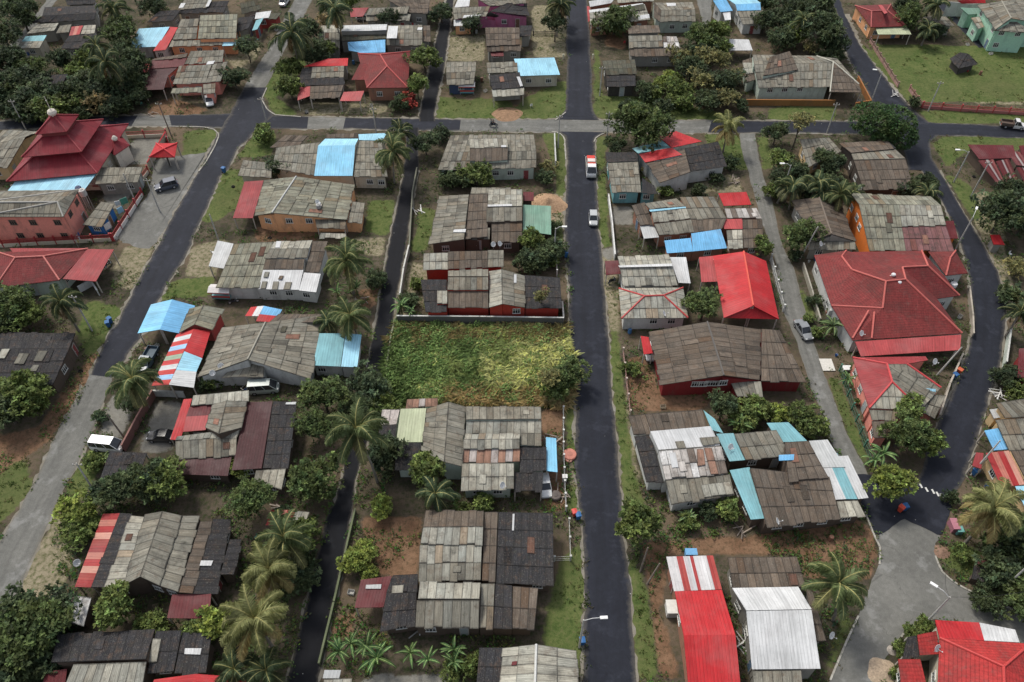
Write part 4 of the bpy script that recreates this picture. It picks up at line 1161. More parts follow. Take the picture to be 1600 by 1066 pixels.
# far lanes
road('road', '1288,-30 1300,0 1310,25 1317,75 1345,125 1365,165 1388,191', '1304,-30 1312,0 1321,25 1346,75 1385,125 1420,165 1452,193', .028, 'new', .1, 18)
road('road', '1458,-5 1470,15 1495,40 1528,75', '1470,-5 1482,15 1508,40 1542,74', .028, 'new', .1, 19)
road('path', '1083,-20 1088,0 1098,38', '1110,-20 1112,0 1110,38', .028, 'old', .1, 20)
road('path', '78,-20 72,0 38,45 8,80', '100,-20 90,0 54,45 30,72', .028, 'old', .15, 21)
road('path', '116,161 112,185', '128,161 126,185', .028, 'old', .1, 22)
apron('parking_apron', '240,250 285,243 322,238 344,206 312,264 282,316 250,374 232,390 192,380 183,366 205,335 232,303', .006, 'old', .15, 23)
mb = MB()
for x, y in ((1439, 759), (1448, 765), (1458, 768), (1465, 772), (1471, 775), (1479, 778)):
    c = P(x, y, .074); mb.box((c.x, c.y, .074), (.26, .7, .004), (.55, .55, .52), .15)
o = mb.build('road_marking', M['plain']); o['kind'] = 'structure'
def kerb(px, w=.22, h=.13, c=(.40, .38, .33)):
    q = [P(*p) for p in pts(px)]; n = max(3, int(sum((b - a).length for a, b in zip(q, q[1:])) / 1.0)); q = resample(q, n); mb = MB()
    for a, b in zip(q, q[1:]):
        d = (b - a); kf = R.uniform(.7, 1.05); mb.box(((a.x + b.x) / 2, (a.y + b.y) / 2, h / 2), (d.length + .03, w, h), tuple(x * kf for x in c), math.atan2(d.y, d.x))
    o = mb.build('kerb', M['conc']); o['kind'] = 'structure'
kerb('265,198 318,199 335,203 343,211 336,229 323,252 311,268'); kerb('1461,869 1470,892 1489,910 1527,930 1564,945 1601,960')
kerb('1351,800 1366,838 1376,858 1374,882'); kerb('1341,963 1323,1001 1297,1063'); kerb('417,138 409,156 418,172 430,180 470,183'); kerb('868,188 884,176'); kerb('862,206 874,208 882,216 884,250')
kerb('928,222 932,214 946,208'); kerb('1396,1012 1415,985')
def margin(lpx, rpx, w, z, seed):
    l, r = [P(*p) for p in pts(lpx)], [P(*p) for p in pts(rpx)]; L = sum((b - a).length for a, b in zip(l, l[1:])); n = int(L / .7); l, r = resample(l, n), resample(r, n); rr = random.Random(seed); mb = MB(); e = []
    for a, b in zip(l, r):
        d = (b - a).normalized(); e.append((a - d * max(0, rr.gauss(w, w * .6)) + V((0, 0, z)), b + d * max(0, rr.gauss(w, w * .6)) + V((0, 0, z))))
    for (a, b), (c, d) in zip(e, e[1:]): mb.face([a, b, d, c], (1, 1, 1), [(.5, 0), (.5, 0), (.5, .7), (.5, .7)])
    mb.build('road_margin', M['dust'])['kind'] = 'structure'
margin('342,207 312,266 282,318 250,376 235,406 207,458 185,498 166,532 141,586', '403,203 372,232 355,266 347,271 312,348 290,401 265,438 247,471 217,532 175,590', .35, .010, 1)
margin('130,604 90,677 60,742 30,798 0,850 -60,962', '162,629 137,692 100,762 84,798 28,924 -20,1020', .4, .010, 2)
margin('884,217 886,266 882,353 886,416 890,491 891,532 895,577 899,645 899,720 902,757 905,798 909,798 912,873 914,949 911,1066', '929,218 931,266 934,353 939,391 942,441 947,491 951,532 955,607 960,662 965,707 970,782 973,836 983,911 988,999 995,1066', .28, .010, 3)
margin('1420,266 1440,266 1470,311 1495,366 1512,416 1520,491 1517,532 1508,560 1492,602 1470,652 1447,710', '1468,266 1500,323 1530,371 1557,421 1569,456 1571,503 1567,532 1562,574 1542,632 1525,692 1507,744', .3, .014, 4)
margin('0,190 100,184 250,180', '0,203 100,198 265,197', .5, .004, 5); margin('450,182 560,184 700,186 870,187 1000,188 1200,189 1360,190', '450,201 560,202 700,204 800,206 950,207 1100,208 1250,208 1400,210', .35, .005, 6)
margin('1320,22 1317,75 1345,125 1365,165', '1325,22 1346,75 1385,125 1420,165', .4, .010, 7); margin('697,0 672,100 655,182', '709,0 695,100 679,182', .3, .010, 8); margin('631,266 605,391 582,532 560,640 525,782 483,924 448,1066', '654,266 632,391 608,532 597,600 578,680 557,745 531,906 497,1066', .2, .010, 9)
# ------------------------------------------------------------------ ground: one sheet to the horizon, its turf, laterite, dust and concrete zones painted from polygons
Z = dict(g=[], r=[], k=[], d=[])
def zone(k, *polys):
    for s in polys: Z[k].append([(P(*p).x, P(*p).y) for p in pts(s)])
zone('g', '285,205 340,203 332,248 286,245', '370,245 400,205 432,205 425,242 400,247', '345,265 390,265 400,310 372,325 330,350 313,345', '120,520 135,470 190,478 185,500 163,540 135,560', '265,440 335,430 330,462 250,470', '0,740 40,715 52,760 20,800 -60,860 -60,800', '100,770 140,700 178,700 150,745 120,790', '575,313 617,313 610,370 570,362', '657,323 682,326 670,392 642,396',
     '868,266 886,266 884,306 868,306', '845,208 882,206 886,266 868,266', '862,340 880,350 882,390 862,400', '884,640 897,640 899,720 886,725', '884,760 904,760 906,800 886,800', '875,880 911,840 912,960 905,1066 850,1010 845,1000', '928,75 937,75 940,180 928,180', '929,218 948,210 945,266 931,266', '932,280 947,266 952,385 938,385', '938,368 953,366 957,385 940,390', '950,512 965,512 972,560 980,650 990,732 1012,800 975,798 962,660', '980,855 1006,898 1030,1066 996,1066 984,910',
     '680,150 765,160 770,186 680,186', '800,175 825,150 882,125 886,175 868,187 800,185', '740,152 800,158 800,186 740,186', '927,150 990,150 1150,180 1140,188 1040,187 940,186', '1200,168 1308,165 1305,189 1200,189', '1372,70 1600,72 1700,80 1700,160 1440,160 1400,135', '1430,172 1600,178 1700,190 1700,196 1600,195 1453,192', '1456,226 1470,213 1600,213 1700,225 1700,300 1600,235 1510,235 1480,262', '1471,268 1518,290 1535,341 1523,348', '1135,212 1157,212 1170,266 1150,266', '1182,212 1200,215 1207,266 1192,266', '1288,585 1312,588 1360,722 1350,732 1325,680', '1253,545 1262,600 1290,690 1280,690 1258,600', '1216,375 1230,400 1275,500 1265,505 1243,440', '1474,885 1520,905 1600,930 1700,960 1700,900 1600,880 1500,850 1480,850', '1320,960 1345,940 1335,962 1300,1050 1285,1040', '410,140 445,160 470,182 428,180', '408,150 430,100 470,85 480,100 440,150', '470,0 487,2 450,60 468,48', '605,510 895,510 893,640 600,640', '1100,209 1135,212 1150,266 1120,262', '1325,52 1355,110 1398,160 1388,135 1360,80', '1345,40 1362,50 1402,135 1440,168 1425,165 1385,125')
zone('r', '-60,690 60,668 108,600 150,545 166,540 130,612 75,690 0,745 -60,780', '562,806 662,806 654,898 580,898', '525,960 560,955 545,995 520,995', '975,560 1010,555 1028,610 1110,610 1105,640 985,645', '1000,848 1200,835 1340,808 1368,836 1372,866 1360,908 1262,908 1245,868 1040,868 1034,960 1064,1066 1030,1066 1012,915', '398,355 498,360 495,377 398,377', '560,452 600,450 582,482 560,482', '235,160 270,153 330,172 300,182 230,180', '760,166 825,162 815,182 760,184', '845,640 882,640 878,700 850,690', '850,740 882,720 884,800 850,800', '950,25 980,60 975,80 945,70')
zone('k', '955,320 988,324 988,351 958,351', '243,627 287,626 268,705 215,705', '175,610 205,640 190,690 155,676', '207,215 255,218 232,256 198,258', '560,1066 580,1050 720,1050 720,1090 560,1090', '160,300 212,298 180,330 165,315', '938,388 962,386 964,405 945,408')
zone('d', '192,385 240,386 208,455 172,442', '455,165 500,160 610,163 600,178 480,180', '640,405 700,440 600,560 600,470', '550,170 590,162 580,178', '300,385 360,370 330,440 290,430', '545,372 605,372 600,400 570,400', '1510,128 1700,130 1700,166 1520,162', '1500,300 1560,300 1575,420 1600,520 1560,470 1540,380', '800,320 880,300 885,352 868,350', '10,930 95,800 130,790 110,900 60,960 0,1000', '880,640 890,640 905,790 895,800', '940,395 960,395 972,520 955,520', '1195,345 1215,380 1240,440 1228,430', '700,58 757,56 757,95 700,96', '832,8 884,10 884,90 832,90', '1005,320 1100,285 1150,270 1160,300 1110,300', '330,60 420,30 400,90 380,120 350,90', '965,560 985,640 1000,760 990,760 975,640')
xs = np.concatenate([[-900, -500, -300, -200], np.arange(-155, 155.1, .6), [200, 300, 500, 900]]); ys = np.concatenate([[-200, -60, 0], np.arange(20, 235.1, .6), [270, 330, 450, 700, 1200]])
gx, gy = np.meshgrid(xs, ys)
def raster(poly):
    px, py = gx, gy; r = np.zeros(gx.shape, bool); n = len(poly)
    for i in range(n):
        (x1, y1), (x2, y2) = poly[i], poly[(i + 1) % n]
        if y1 == y2: continue
        r ^= ((y1 > py) != (y2 > py)) & (px < (x2 - x1) * (py - y1) / (y2 - y1) + x1)
    return r
zn = {}
for k in 'grkd':
    m = np.zeros(gx.shape)
    for q in Z[k]: m = np.maximum(m, raster(q))
    if k == 'g': MASKG = m.copy()
    for _ in range(3):
        p = np.pad(m, 1, mode='edge'); m = (p[:-2, 1:-1] + p[2:, 1:-1] + p[1:-1, :-2] + p[1:-1, 2:] + p[1:-1, 1:-1] * 2) / 6
    zn[k] = m
BLOCK = np.zeros(gx.shape, bool)
for q in ROADS: BLOCK |= raster(q)
for q in FOOT: BLOCK |= raster(q)
for k in 'k': 
    for q in Z[k]: BLOCK |= raster(q)
ny, nx = gx.shape
rng = np.random.default_rng(5)
vz = np.where((np.abs(gx) < 150) & (gy < 230) & (gy > 21), -rng.random(gx.shape) * .0, 0)
verts = np.stack([gx, gy, vz], -1).reshape(-1, 3); idx = np.arange(nx * ny).reshape(ny, nx)
fc = np.stack([idx[:-1, :-1], idx[:-1, 1:], idx[1:, 1:], idx[1:, :-1]], -1).reshape(-1, 4)
me = bpy.data.meshes.new('ground'); me.from_pydata(verts.tolist(), [], fc.tolist())
a = me.color_attributes.new('Zone', 'FLOAT_COLOR', 'POINT'); a.data.foreach_set('color', np.stack([zn['g'], zn['r'], zn['k'], zn['d']], -1).reshape(-1).astype(np.float32))
me.materials.append(M['ground']); o = link('ground', me); o['kind'] = 'structure'
def blocked(x, y):
    i = int((x + 155) / .6) + 4; j = int((y - 20) / .6) + 3
    return not (0 <= i < nx and 0 <= j < ny) or BLOCK[j, i]
def grassy(x, y):
    i = int((x + 155) / .6) + 4; j = int((y - 20) / .6) + 3
    return (0 <= i < nx and 0 <= j < ny) and MASKG[j, i] > .5
# ------------------------------------------------------------------ planting
def leafcard(mb, p, d, w, l, col, bend=.25):
    d = d.normalized(); s = d.cross(V((0, 0, 1))); s = s.normalized() if s.length > .05 else V((1, 0, 0))
    m = p + d * l * .5 + V((0, 0, bend * l * .3)); e = p + d * l - V((0, 0, bend * l * .35))
    mb.face([p, m + s * w * .5, e, m - s * w * .5], col)
def rdir(rr, up=0.0):
    while True:
        v = V((rr.uniform(-1, 1), rr.uniform(-1, 1), rr.uniform(-1, 1)))
        if .05 < v.length < 1: break
    v.normalize(); v.z += up; return v.normalized()
def crown_mesh(seed, lobes, leaf, ncl, nleaf, base, squash=.78, spread=1.0, core=.55):
    rr = random.Random(seed); mb = MB(); L = []
    for i in range(lobes):
        a = rr.uniform(0, 6.283); r = rr.uniform(.15, .62) * spread; L.append((V((r * math.cos(a), r * math.sin(a), rr.uniform(-.22, .42) * squash)), rr.uniform(.30, .55)))
    L.append((V((0, 0, .15)), .62))
    for i in range(ncl):
        c, lr = rr.choice(L); d = rdir(rr, .35); k = lr * rr.uniform(core, 1.08); p = c + V((d.x, d.y, d.z * squash)) * k
        f = math.exp(rr.gauss(0, .45)); yl = rr.uniform(0, .5); col = (base[0] * f * (1 + yl), base[1] * f * (1 + yl * .35), base[2] * f)
        for j in range(nleaf):
            q = p + rdir(rr) * rr.uniform(.01, .085); dd = rdir(rr, .25) + d * .5; g = rr.uniform(.8, 1.25)
            leafcard(mb, q, dd, leaf * rr.uniform(.5, .8), leaf * rr.uniform(.8, 1.4), tuple(x * g for x in col))
    return mb
def trunk_mesh(seed, h, r, limbs=5):
    rr = random.Random(seed); mb = MB(); c = (.10, .085, .07)
    pth = [V((0, 0, -.1)), V((rr.uniform(-.05, .05), rr.uniform(-.05, .05), h * .3)), V((rr.uniform(-.1, .1), rr.uniform(-.1, .1), h * .62))]
    mb.tube(pth, [r * 1.3, r, r * .75], c, 8)
    for i in range(limbs):
        a = 6.283 * i / limbs + rr.uniform(-.4, .4); l = rr.uniform(.3, .6)
        s = pth[1].lerp(pth[2], rr.uniform(.3, 1)); e = V((l * math.cos(a), l * math.sin(a), h * rr.uniform(.85, 1.15))); mb.tube([s, s.lerp(e, .5) + V((0, 0, .05)), e], [r * .55, r * .35, r * .12], c, 6)
    return mb
G1, G2, G3, G4, G5 = (.036, .058, .022), (.054, .082, .026), (.085, .120, .030), (.024, .040, .022), (.085, .092, .042)
CROWN = {}
def crowns(key, col, n=3, **kw):
    CROWN[key] = [crown_mesh(100 + hash_(key) + i, base=col, **kw).mesh('foliage_' + key, M['leaf']) for i in range(n)]
def hash_(s): return sum(ord(c) * (i + 3) for i, c in enumerate(s)) % 977
crowns('big', G1, 3, lobes=13, leaf=.105, ncl=420, nleaf=12, spread=1.15)
crowns('dark', G4, 3, lobes=11, leaf=.115, ncl=350, nleaf=12, spread=1.15)
crowns('mid', G2, 3, lobes=10, leaf=.145, ncl=270, nleaf=10, spread=1.15)
crowns('lime', G3, 3, lobes=9, leaf=.15, ncl=240, nleaf=10, spread=1.15)
crowns('thin', G5, 2, lobes=9, leaf=.12, ncl=170, nleaf=9, core=.3)
def dome_mesh():
    rr = random.Random(8); mb = MB(); L = [(V((-.32, 0, 0)), .62), (V((.2, .1, .05)), .66), (V((.55, -.1, -.1)), .46), (V((0, -.25, 0)), .55)]
    for i in range(1000):
        c, lr = rr.choice(L); d = rdir(rr, .3); p = c + V((d.x, d.y, d.z * .72)) * lr * rr.uniform(.9, 1.0); f = math.exp(rr.gauss(0, .3))
        for j in range(9): leafcard(mb, p + rdir(rr) * .04, rdir(rr, .2) + d * .8, .045, .075, tuple(x * f * rr.uniform(.8, 1.2) for x in (.026, .052, .018)))
    return mb
CROWN['dome'] = [dome_mesh().mesh('foliage_dome', M['leaf'])]
crowns('bush', G2, 3, lobes=6, leaf=.2, ncl=120, nleaf=9)
crowns('dbush', G4, 2, lobes=6, leaf=.2, ncl=120, nleaf=9)
crowns('rbush', (.14, .025, .022), 1, lobes=6, leaf=.2, ncl=70, nleaf=8)
crowns('tan', (.095, .085, .045), 1, lobes=8, leaf=.16, ncl=150, nleaf=8)
TRUNK = [trunk_mesh(i, 1.0, .055).mesh('trunk_wood', M['bark']) for i in range(4)]
def palm_crown(seed, nf, col, droop, leafw=.04):
    rr = random.Random(seed); mb = MB()
    for i in range(nf):
        a = 6.283 * i * .382 * 1.0 + rr.uniform(-.2, .2); el = math.radians(rr.uniform(-32, 68) if i > 3 else rr.uniform(55, 85)); L = rr.uniform(.85, 1.08)
        f = rr.uniform(.75, 1.25); c = (col[0] * f * (1 + (.35 if el < 0 else 0)), col[1] * f, col[2] * f)
        if i % 7 == 6: el = -rr.uniform(.7, 1.1); L *= .8; c = (.13 * f, .085 * f, .045 * f)
        p = V((0, 0, 0)); pts3 = [p]; e = el
        for k in range(9):
            d = V((math.cos(a) * math.cos(e), math.sin(a) * math.cos(e), math.sin(e))); p = p + d * L / 9; pts3.append(p); e -= droop * (.5 + k * .16) / 9 * (1.25 if el > .3 else .8)
        mb.tube(pts3, [.02 - .0016 * k for k in range(10)], (.24, .22, .09), 4, False)
        for k in range(1, 10):
            t = (pts3[k] - pts3[k - 1]).normalized(); s = t.cross(V((0, 0, 1)))
            if s.length < .05: s = V((-math.sin(a), math.cos(a), 0))
            s.normalize()
            for sub in (0, .25, .5, .75):
                q = pts3[k - 1].lerp(pts3[k], sub); u = (k - 1 + sub) / 9; ll = .225 * math.sin(math.pi * min(1, .15 + u * .82)) ** .7 + .03
                for sd in (-1, 1):
                    dd = (s * sd * .75 + t * .65 + V((0, 0, rr.uniform(-.55, -.05)))).normalized(); g = rr.uniform(.8, 1.2)
                    w = t * leafw * .95; m = q + dd * ll * .55 + V((0, 0, .015)); en = q + dd * ll + V((0, 0, -ll * .18))
                    mb.face([q - w * .3, q + w * .3, m + w * .5, en, m - w * .5], tuple(x * g for x in c))
    return mb
PALM = dict(bright=[palm_crown(11 + i, 18, (.135, .140, .058), 1.5).mesh('fronds_bright', M['leaf']) for i in range(2)],
            green=[palm_crown(21 + i, 18, (.062, .082, .036), 1.6).mesh('fronds_green', M['leaf']) for i in range(3)],
            dark=[palm_crown(31 + i, 16, (.040, .058, .030), 1.7).mesh('fronds_dark', M['leaf']) for i in range(2)])
def banana_crown(seed, n, col):
    rr = random.Random(seed); mb = MB()
    for i in range(n):
        a = 6.283 * i / n + rr.uniform(-.4, .4); e = math.radians(rr.uniform(15, 85)); p = V((0, 0, 0)); f = rr.uniform(.6, 1.35); c = tuple(x * f for x in col); P3 = [p]; Lb = rr.uniform(.75, 1.15)
        for k in range(7): p = p + V((math.cos(a) * math.cos(e), math.sin(a) * math.cos(e), math.sin(e))) / 7 * Lb; P3.append(p); e -= rr.uniform(.14, .30)
        for k in range(7):
            w0, w1 = (.085 * math.sin(math.pi * min(1, (j + .35) / 7.3)) ** .6 if j < 7 else .02 for j in (k, k + 1)); s = V((-math.sin(a), math.cos(a), 0)); dz = V((0, 0, .05))
            for sd in (-1, 1): mb.face([P3[k], P3[k + 1], P3[k + 1] + s * sd * w1 + dz, P3[k] + s * sd * w0 + dz], tuple(x * rr.uniform(.85, 1.15) for x in c))
            mb.face([P3[k] + s * .012 + V((0, 0, .012)), P3[k + 1] + s * .012 + V((0, 0, .012)), P3[k + 1] - s * .012 + V((0, 0, .012)), P3[k] - s * .012 + V((0, 0, .012))], (.20, .26, .10))
    return mb
BAN = [banana_crown(41 + i, 10 - i, (.042, .082, .030)).mesh('banana_leaves', M['leaf']) for i in range(3)]
SPIKY = banana_crown(50, 22, (.075, .11, .05)).mesh('spiky_leaves', M['leaf'])
USED = {}
def side(h, p):
    b = h[2]; dx, dy = p.x - b.x, p.y - b.y
    if abs(dx) > abs(dy): return 'right of' if dx > 0 else 'left of'
    return 'behind' if dy > 0 else 'in front of'
def place_label(desc, p):
    c = sorted(HOUSES, key=lambda h: (h[2] - V((p.x, p.y, 0))).length)[:5]
    opts = [f'{desc} {side(h, p)} the {h[1]}' for h in c[:2]] + [f'{desc} {side(c[0], p)} the {c[0][1]}, {side(h, p)} the {h[1]}' for h in c[1:]]
    for o in opts:
        if o not in USED and len(o.split()) <= 16: USED[o] = 1; return o
    o = f'{desc} near the {c[0][1]}'; k = 0
    for w in ('smallest', 'lowest', 'innermost', 'outermost', 'densest', 'thinnest'):
        q = f'{w} {o}' if len(o.split()) < 16 else f'{w} {desc}'
        if q not in USED: USED[q] = 1; return q
    return o
TR = random.Random(77)
DESC = dict(big='broad dense green tree', dark='dark leafy tree', mid='bushy mid green tree', lime='bright lime green tree', thin='thin open olive tree', dome='wide clipped dark dome tree', bush='low green bush', dbush='low dark bush', rbush='red leaved bush', tan='dry tan bush')
GRP = dict(big='broad trees in the gardens', dark='dark trees in the gardens', mid='green trees in the gardens', lime='lime green trees in the gardens', thin='thin trees in the gardens', bush='bushes in the yards', dbush='bushes in the yards')
def tree(kind, u, v, r, h, desc=None, sq=1.0):
    """u, v: middle of the crown in the photograph; r crown radius, h total height (metres)"""
    r *= .86 if kind != 'dome' else .74; hc = max(r * .62, h - r * .72); p = P(u, v, hc)
    nm = 'bush' if 'bush' in kind or kind == 'tan' else 'tree'
    root = thing(nm, place_label(desc or DESC[kind], p), nm, V((p.x, p.y, 0)), 0, GRP.get(kind))
    rz = TR.uniform(0, 6.283)
    c = link('crown', TR.choice(CROWN[kind]), root, V((0, 0, hc)), rz, (r * TR.uniform(.92, 1.1), r * TR.uniform(.92, 1.1), r * sq * TR.uniform(.85, 1.05)))
    k = TR.choice(TRUNK); t = link('trunk' if nm == 'tree' else 'stem', k, root, V((0, 0, 0)), rz, (r * .9, r * .9, hc * 1.02))
    return root
def palm(kind, u, v, r, h, lean=(0, 0), desc=None):
    p = P(u, v, h); b = V((p.x - lean[0], p.y - lean[1], 0))
    root = thing('palm_tree', place_label(desc or {'bright': 'yellow green coconut palm', 'green': 'green coconut palm', 'dark': 'dark coconut palm'}[kind], p), 'palm', b, 0, 'coconut palms')
    link('crown', TR.choice(PALM[kind]), root, V((lean[0], lean[1], h)), TR.uniform(0, 6.283), (r, r, r))
    mb = MB(); q = [V((lean[0] * t ** 1.6, lean[1] * t ** 1.6, h * t - .1 * (t == 0))) for t in (0, .2, .4, .6, .8, 1)]
    mb.tube(q, [.24, .18, .16, .15, .14, .12], (.20, .18, .15), 8); mb.build('trunk', M['bark'], root)
    if r > 3:
        mb = MB()
        for i in range(7):
            a = i * .9; c = V((lean[0] + .28 * math.cos(a), lean[1] + .28 * math.sin(a), h - .3 - .08 * (i % 3))); mb.lathe([(0, -.16), (.1, -.1), (.14, 0), (.1, .1), (0, .16)], c, 7, (.16, .15, .04) if i % 2 else (.20, .11, .05))
        mb.build('coconuts', M['plain'], root, True)
def banana(u, v, r, h, desc='banana plant with broad arching leaves', me=None):
    p = P(u, v, h); root = thing('banana_plant', place_label(desc, p), 'banana plant', V((p.x, p.y, 0)), 0, 'banana plants in the yards')
    link('leaves', me or TR.choice(BAN), root, V((0, 0, h * .8)), TR.uniform(0, 6.283), (r, r, r))
    mb = MB(); mb.tube([(0, 0, -.05), (.03, 0, h * .5), (0, 0, h * .84)], [.14, .11, .06], (.12, .13, .05), 7); mb.build('stem', M['bark'], root)
TREES = """
dark 30 20 5.5 8;dark 12 92 6 8;dark 6 55 5 8;big 185 52 6 9;dark 206 103 5.5 8;dark 95 92 4 6;mid 122 112 4 5;dark 60 150 6 6;dark 22 130 6 7;mid 85 172 5 5;dark 105 150 5 6;dark 130 132 5 6;tan 150 162 4.2 4.5;dark 188 128 5.5 7;dark 168 152 4 4.5;dark 385 74 3.6 6;dark 366 122 3.8 5;dbush 195 165 3 2.5;dbush 40 178 4 3;dark 215 150 3.2 4;dark 240 12 4 6;dark 5 150 5 6;dark 75 128 4 5;dark 140 148 4.5 5.5;mid 112 160 4 4.5;dark 32 165 4.5 5;dark 168 118 4.5 6.5;dark 225 130 3.4 4;big 45 108 4.5 6;mid 140 92 4 6;dark 195 78 4.5 7;dark 62 168 4 4.5;dark 178 168 3.6 4;dark 120 176 3 3.5;dark 20 8 4 6;dark 52 140 3.6 4
dark 482 48 4 7;dark 492 84 4.5 6;mid 512 76 3 4.5;mid 450 108 3.4 5;mid 452 136 4 5.5;mid 662 92 4.2 6;mid 652 132 3.2 5.5;rbush 640 158 2.8 2.2;dark 628 160 2.8 3;tan 505 32 3 4;dark 690 20 4 5;dark 606 28 3.4 5;dark 738 38 3 4.5;dark 470 72 3 3.5;bush 548 4 3 4;bush 640 148 2 2
dark 868 36 3.8 7;dark 876 16 3.4 6;big 960 33 6.2 6.5;big 1100 60 5 7;mid 1120 48 4 6.5;thin 1110 88 4.5 7;dark 1080 108 4.4 5.5;thin 1094 128 4.5 6;dark 1130 130 4.5 5.5;mid 1058 140 3.4 3.5;lime 1034 130 2.8 2.8;dark 1010 142 3.2 3;thin 1140 152 4 5;dark 1106 158 4 4;mid 1072 160 3.2 3;lime 1052 122 2.6 2.6;bush 1022 150 2.6 2;bush 1048 158 2.6 2.2;dark 1090 84 4 5;big 1000 198 7.2 10;dark 1195 34 3.6 5;thin 1060 92 4.5 5;thin 1128 95 3.5 6;dark 985 168 3 3;dbush 1040 168 3 2.5;mid 1125 75 4 5;dbush 1160 165 2.5 2.5;thin 1150 120 3.2 4
dark 1288 48 6 9;dark 1272 12 6 9;mid 1245 55 4 5;dark 1300 68 4.5 6;dark 1226 32 5 6;dark 1222 62 4.5 5;big 1424 27 4.8 7;dark 1416 4 4 7;dome 1380 194 9 8;thin 1251 190 3.4 8.5;dark 1214 205 3 5;dark 1300 88 3.5 4;dark 1240 14 4 5;dark 1450 48 3 3;dark 1200 5 4 5;thin 1265 72 3 4;dbush 1470 52 3 2.5;dbush 1425 160 2 1.5
mid 414 212 3.4 3.5;dark 432 262 3.2 4;dark 588 438 2.8 2.6;big 504 618 3.9 6;big 492 662 3.6 5.5;dark 576 612 4.2 4.8;big 497 745 4.6 6.5;big 391 776 3.6 6;dark 602 706 4 5.5;mid 664 735 3.2 5.5;lime 598 792 2.2 2.5;mid 592 636 3 3.5;dark 560 640 3 4
lime 118 798 3.2 4.5;dark 172 768 3.8 5.5;dark 222 752 4.2 6;mid 256 750 3.6 5.5;mid 128 832 2.8 3.5;mid 180 952 3.2 5.5;bush 246 972 2.2 1.8;bush 228 974 1.8 1.5;lime 345 975 3.2 4.5;mid 318 978 2.6 3.5;big 40 988 5.6 7.5;dark 22 960 4.6 7;dark 74 965 3.8 5;dark 15 1040 5 6.5;dark 62 1030 4 4.5;mid 30 618 4.6 6;mid 55 632 3 4.5;dark 8 640 4.5 6;big 22 476 4.8 6;mid 36 498 3.4 4.5;dark 10 500 4 5;dbush 448 812 2.4 2;mid 472 838 2.6 3.5;dark 460 905 3 3;dbush 475 880 2.2 2;lime 372 732 1.8 3;bush 150 722 2 1.8;dbush 158 650 1.6 1.5;dark 205 632 1.8 2.5;bush 330 600 2 2.2;dbush 320 604 1.5 1.5
mid 745 272 3.6 5;dark 714 280 3.2 3.5;dark 700 282 2.6 3;mid 832 376 3 5;dark 840 404 3.4 4.5;dark 865 390 3 3.5;dark 828 412 3 3;thin 846 462 1.9 6;big 884 590 4.0 5.5;mid 866 608 2.6 3.6;thin 860 588 2.2 6;bush 652 446 2 1.8;dark 640 470 2.4 2.5;lime 556 876 2.4 3;lime 570 862 2 2.4;lime 578 894 1.8 2;mid 742 1042 2.2 2.4;bush 752 786 2 2.4;mid 710 1046 1.8 2.2;bush 722 800 2 1.5;dark 665 222 3.4 5;dark 690 210 2.6 3;thin 858 262 2.6 3;dbush 850 280 2.4 2;bush 860 410 2 1.6;dark 868 355 1.6 2
big 1100 479 3.8 5.5;mid 1193 386 2.6 4;mid 1000 818 3.9 6.5;dark 1131 632 3 5.5;mid 1163 648 2.8 4;mid 1185 640 2.8 3.5;mid 1254 652 2.8 4;mid 1270 665 2.8 3.5;lime 1216 644 2.4 3;bush 990 578 1.7 1.7;bush 1075 814 1.8 1.6;mid 1138 798 2.2 3;dark 960 226 2.6 4;bush 1040 300 2 1.8;dbush 1095 300 2.4 1.8;dbush 1140 258 2.4 2;dbush 1120 282 2 1.5;bush 980 575 1.4 1.4;dbush 1100 800 2 1.5
big 1254 368 4.2 6.5;mid 1222 250 3.2 4.5;dark 1246 268 3.4 5;dark 1294 252 3.6 5;dark 1218 278 2.8 4;dark 1262 300 3 4;mid 1210 300 2.6 3;dark 1300 285 2.6 4;dark 1418 295 3 4;dark 1450 285 2.8 3.5;big 1412 672 4.2 6.5;mid 1452 692 3.2 4.5;lime 1391 752 3.6 6;mid 1424 640 2.8 5.5;bush 1428 990 1.5 1.5;mid 1410 1014 1.7 2;mid 1445 978 1.4 1.6;bush 1400 1050 1.2 1.4;dbush 1270 470 1.8 1.8;bush 1280 520 1.6 1.6;dbush 1240 400 1.8 1.5;bush 1262 500 1.4 1.2
dark 1566 332 5.4 8;dark 1582 300 3.6 5;dark 1600 345 4.5 6;dark 1576 588 2.8 3.5;mid 1592 612 2.4 2.6;big 1592 846 5.4 6.5;dark 1566 896 4.4 5;big 1606 930 5 5.5;dark 1608 872 5 6;mid 1500 862 1.6 1.6;dbush 1485 780 1.6 1.4;dark 1540 940 2.4 2.2;thin 1590 415 3.2 4;dbush 1572 460 3 2.4;thin 1598 478 3 3;bush 1566 640 1.6 1.5;dbush 1560 720 1.6 1.6
"""
for ln in TREES.strip().splitlines():
    for t in ln.split(';'):
        k = t.split(); tree(k[0], *[float(x) for x in k[1:5]])
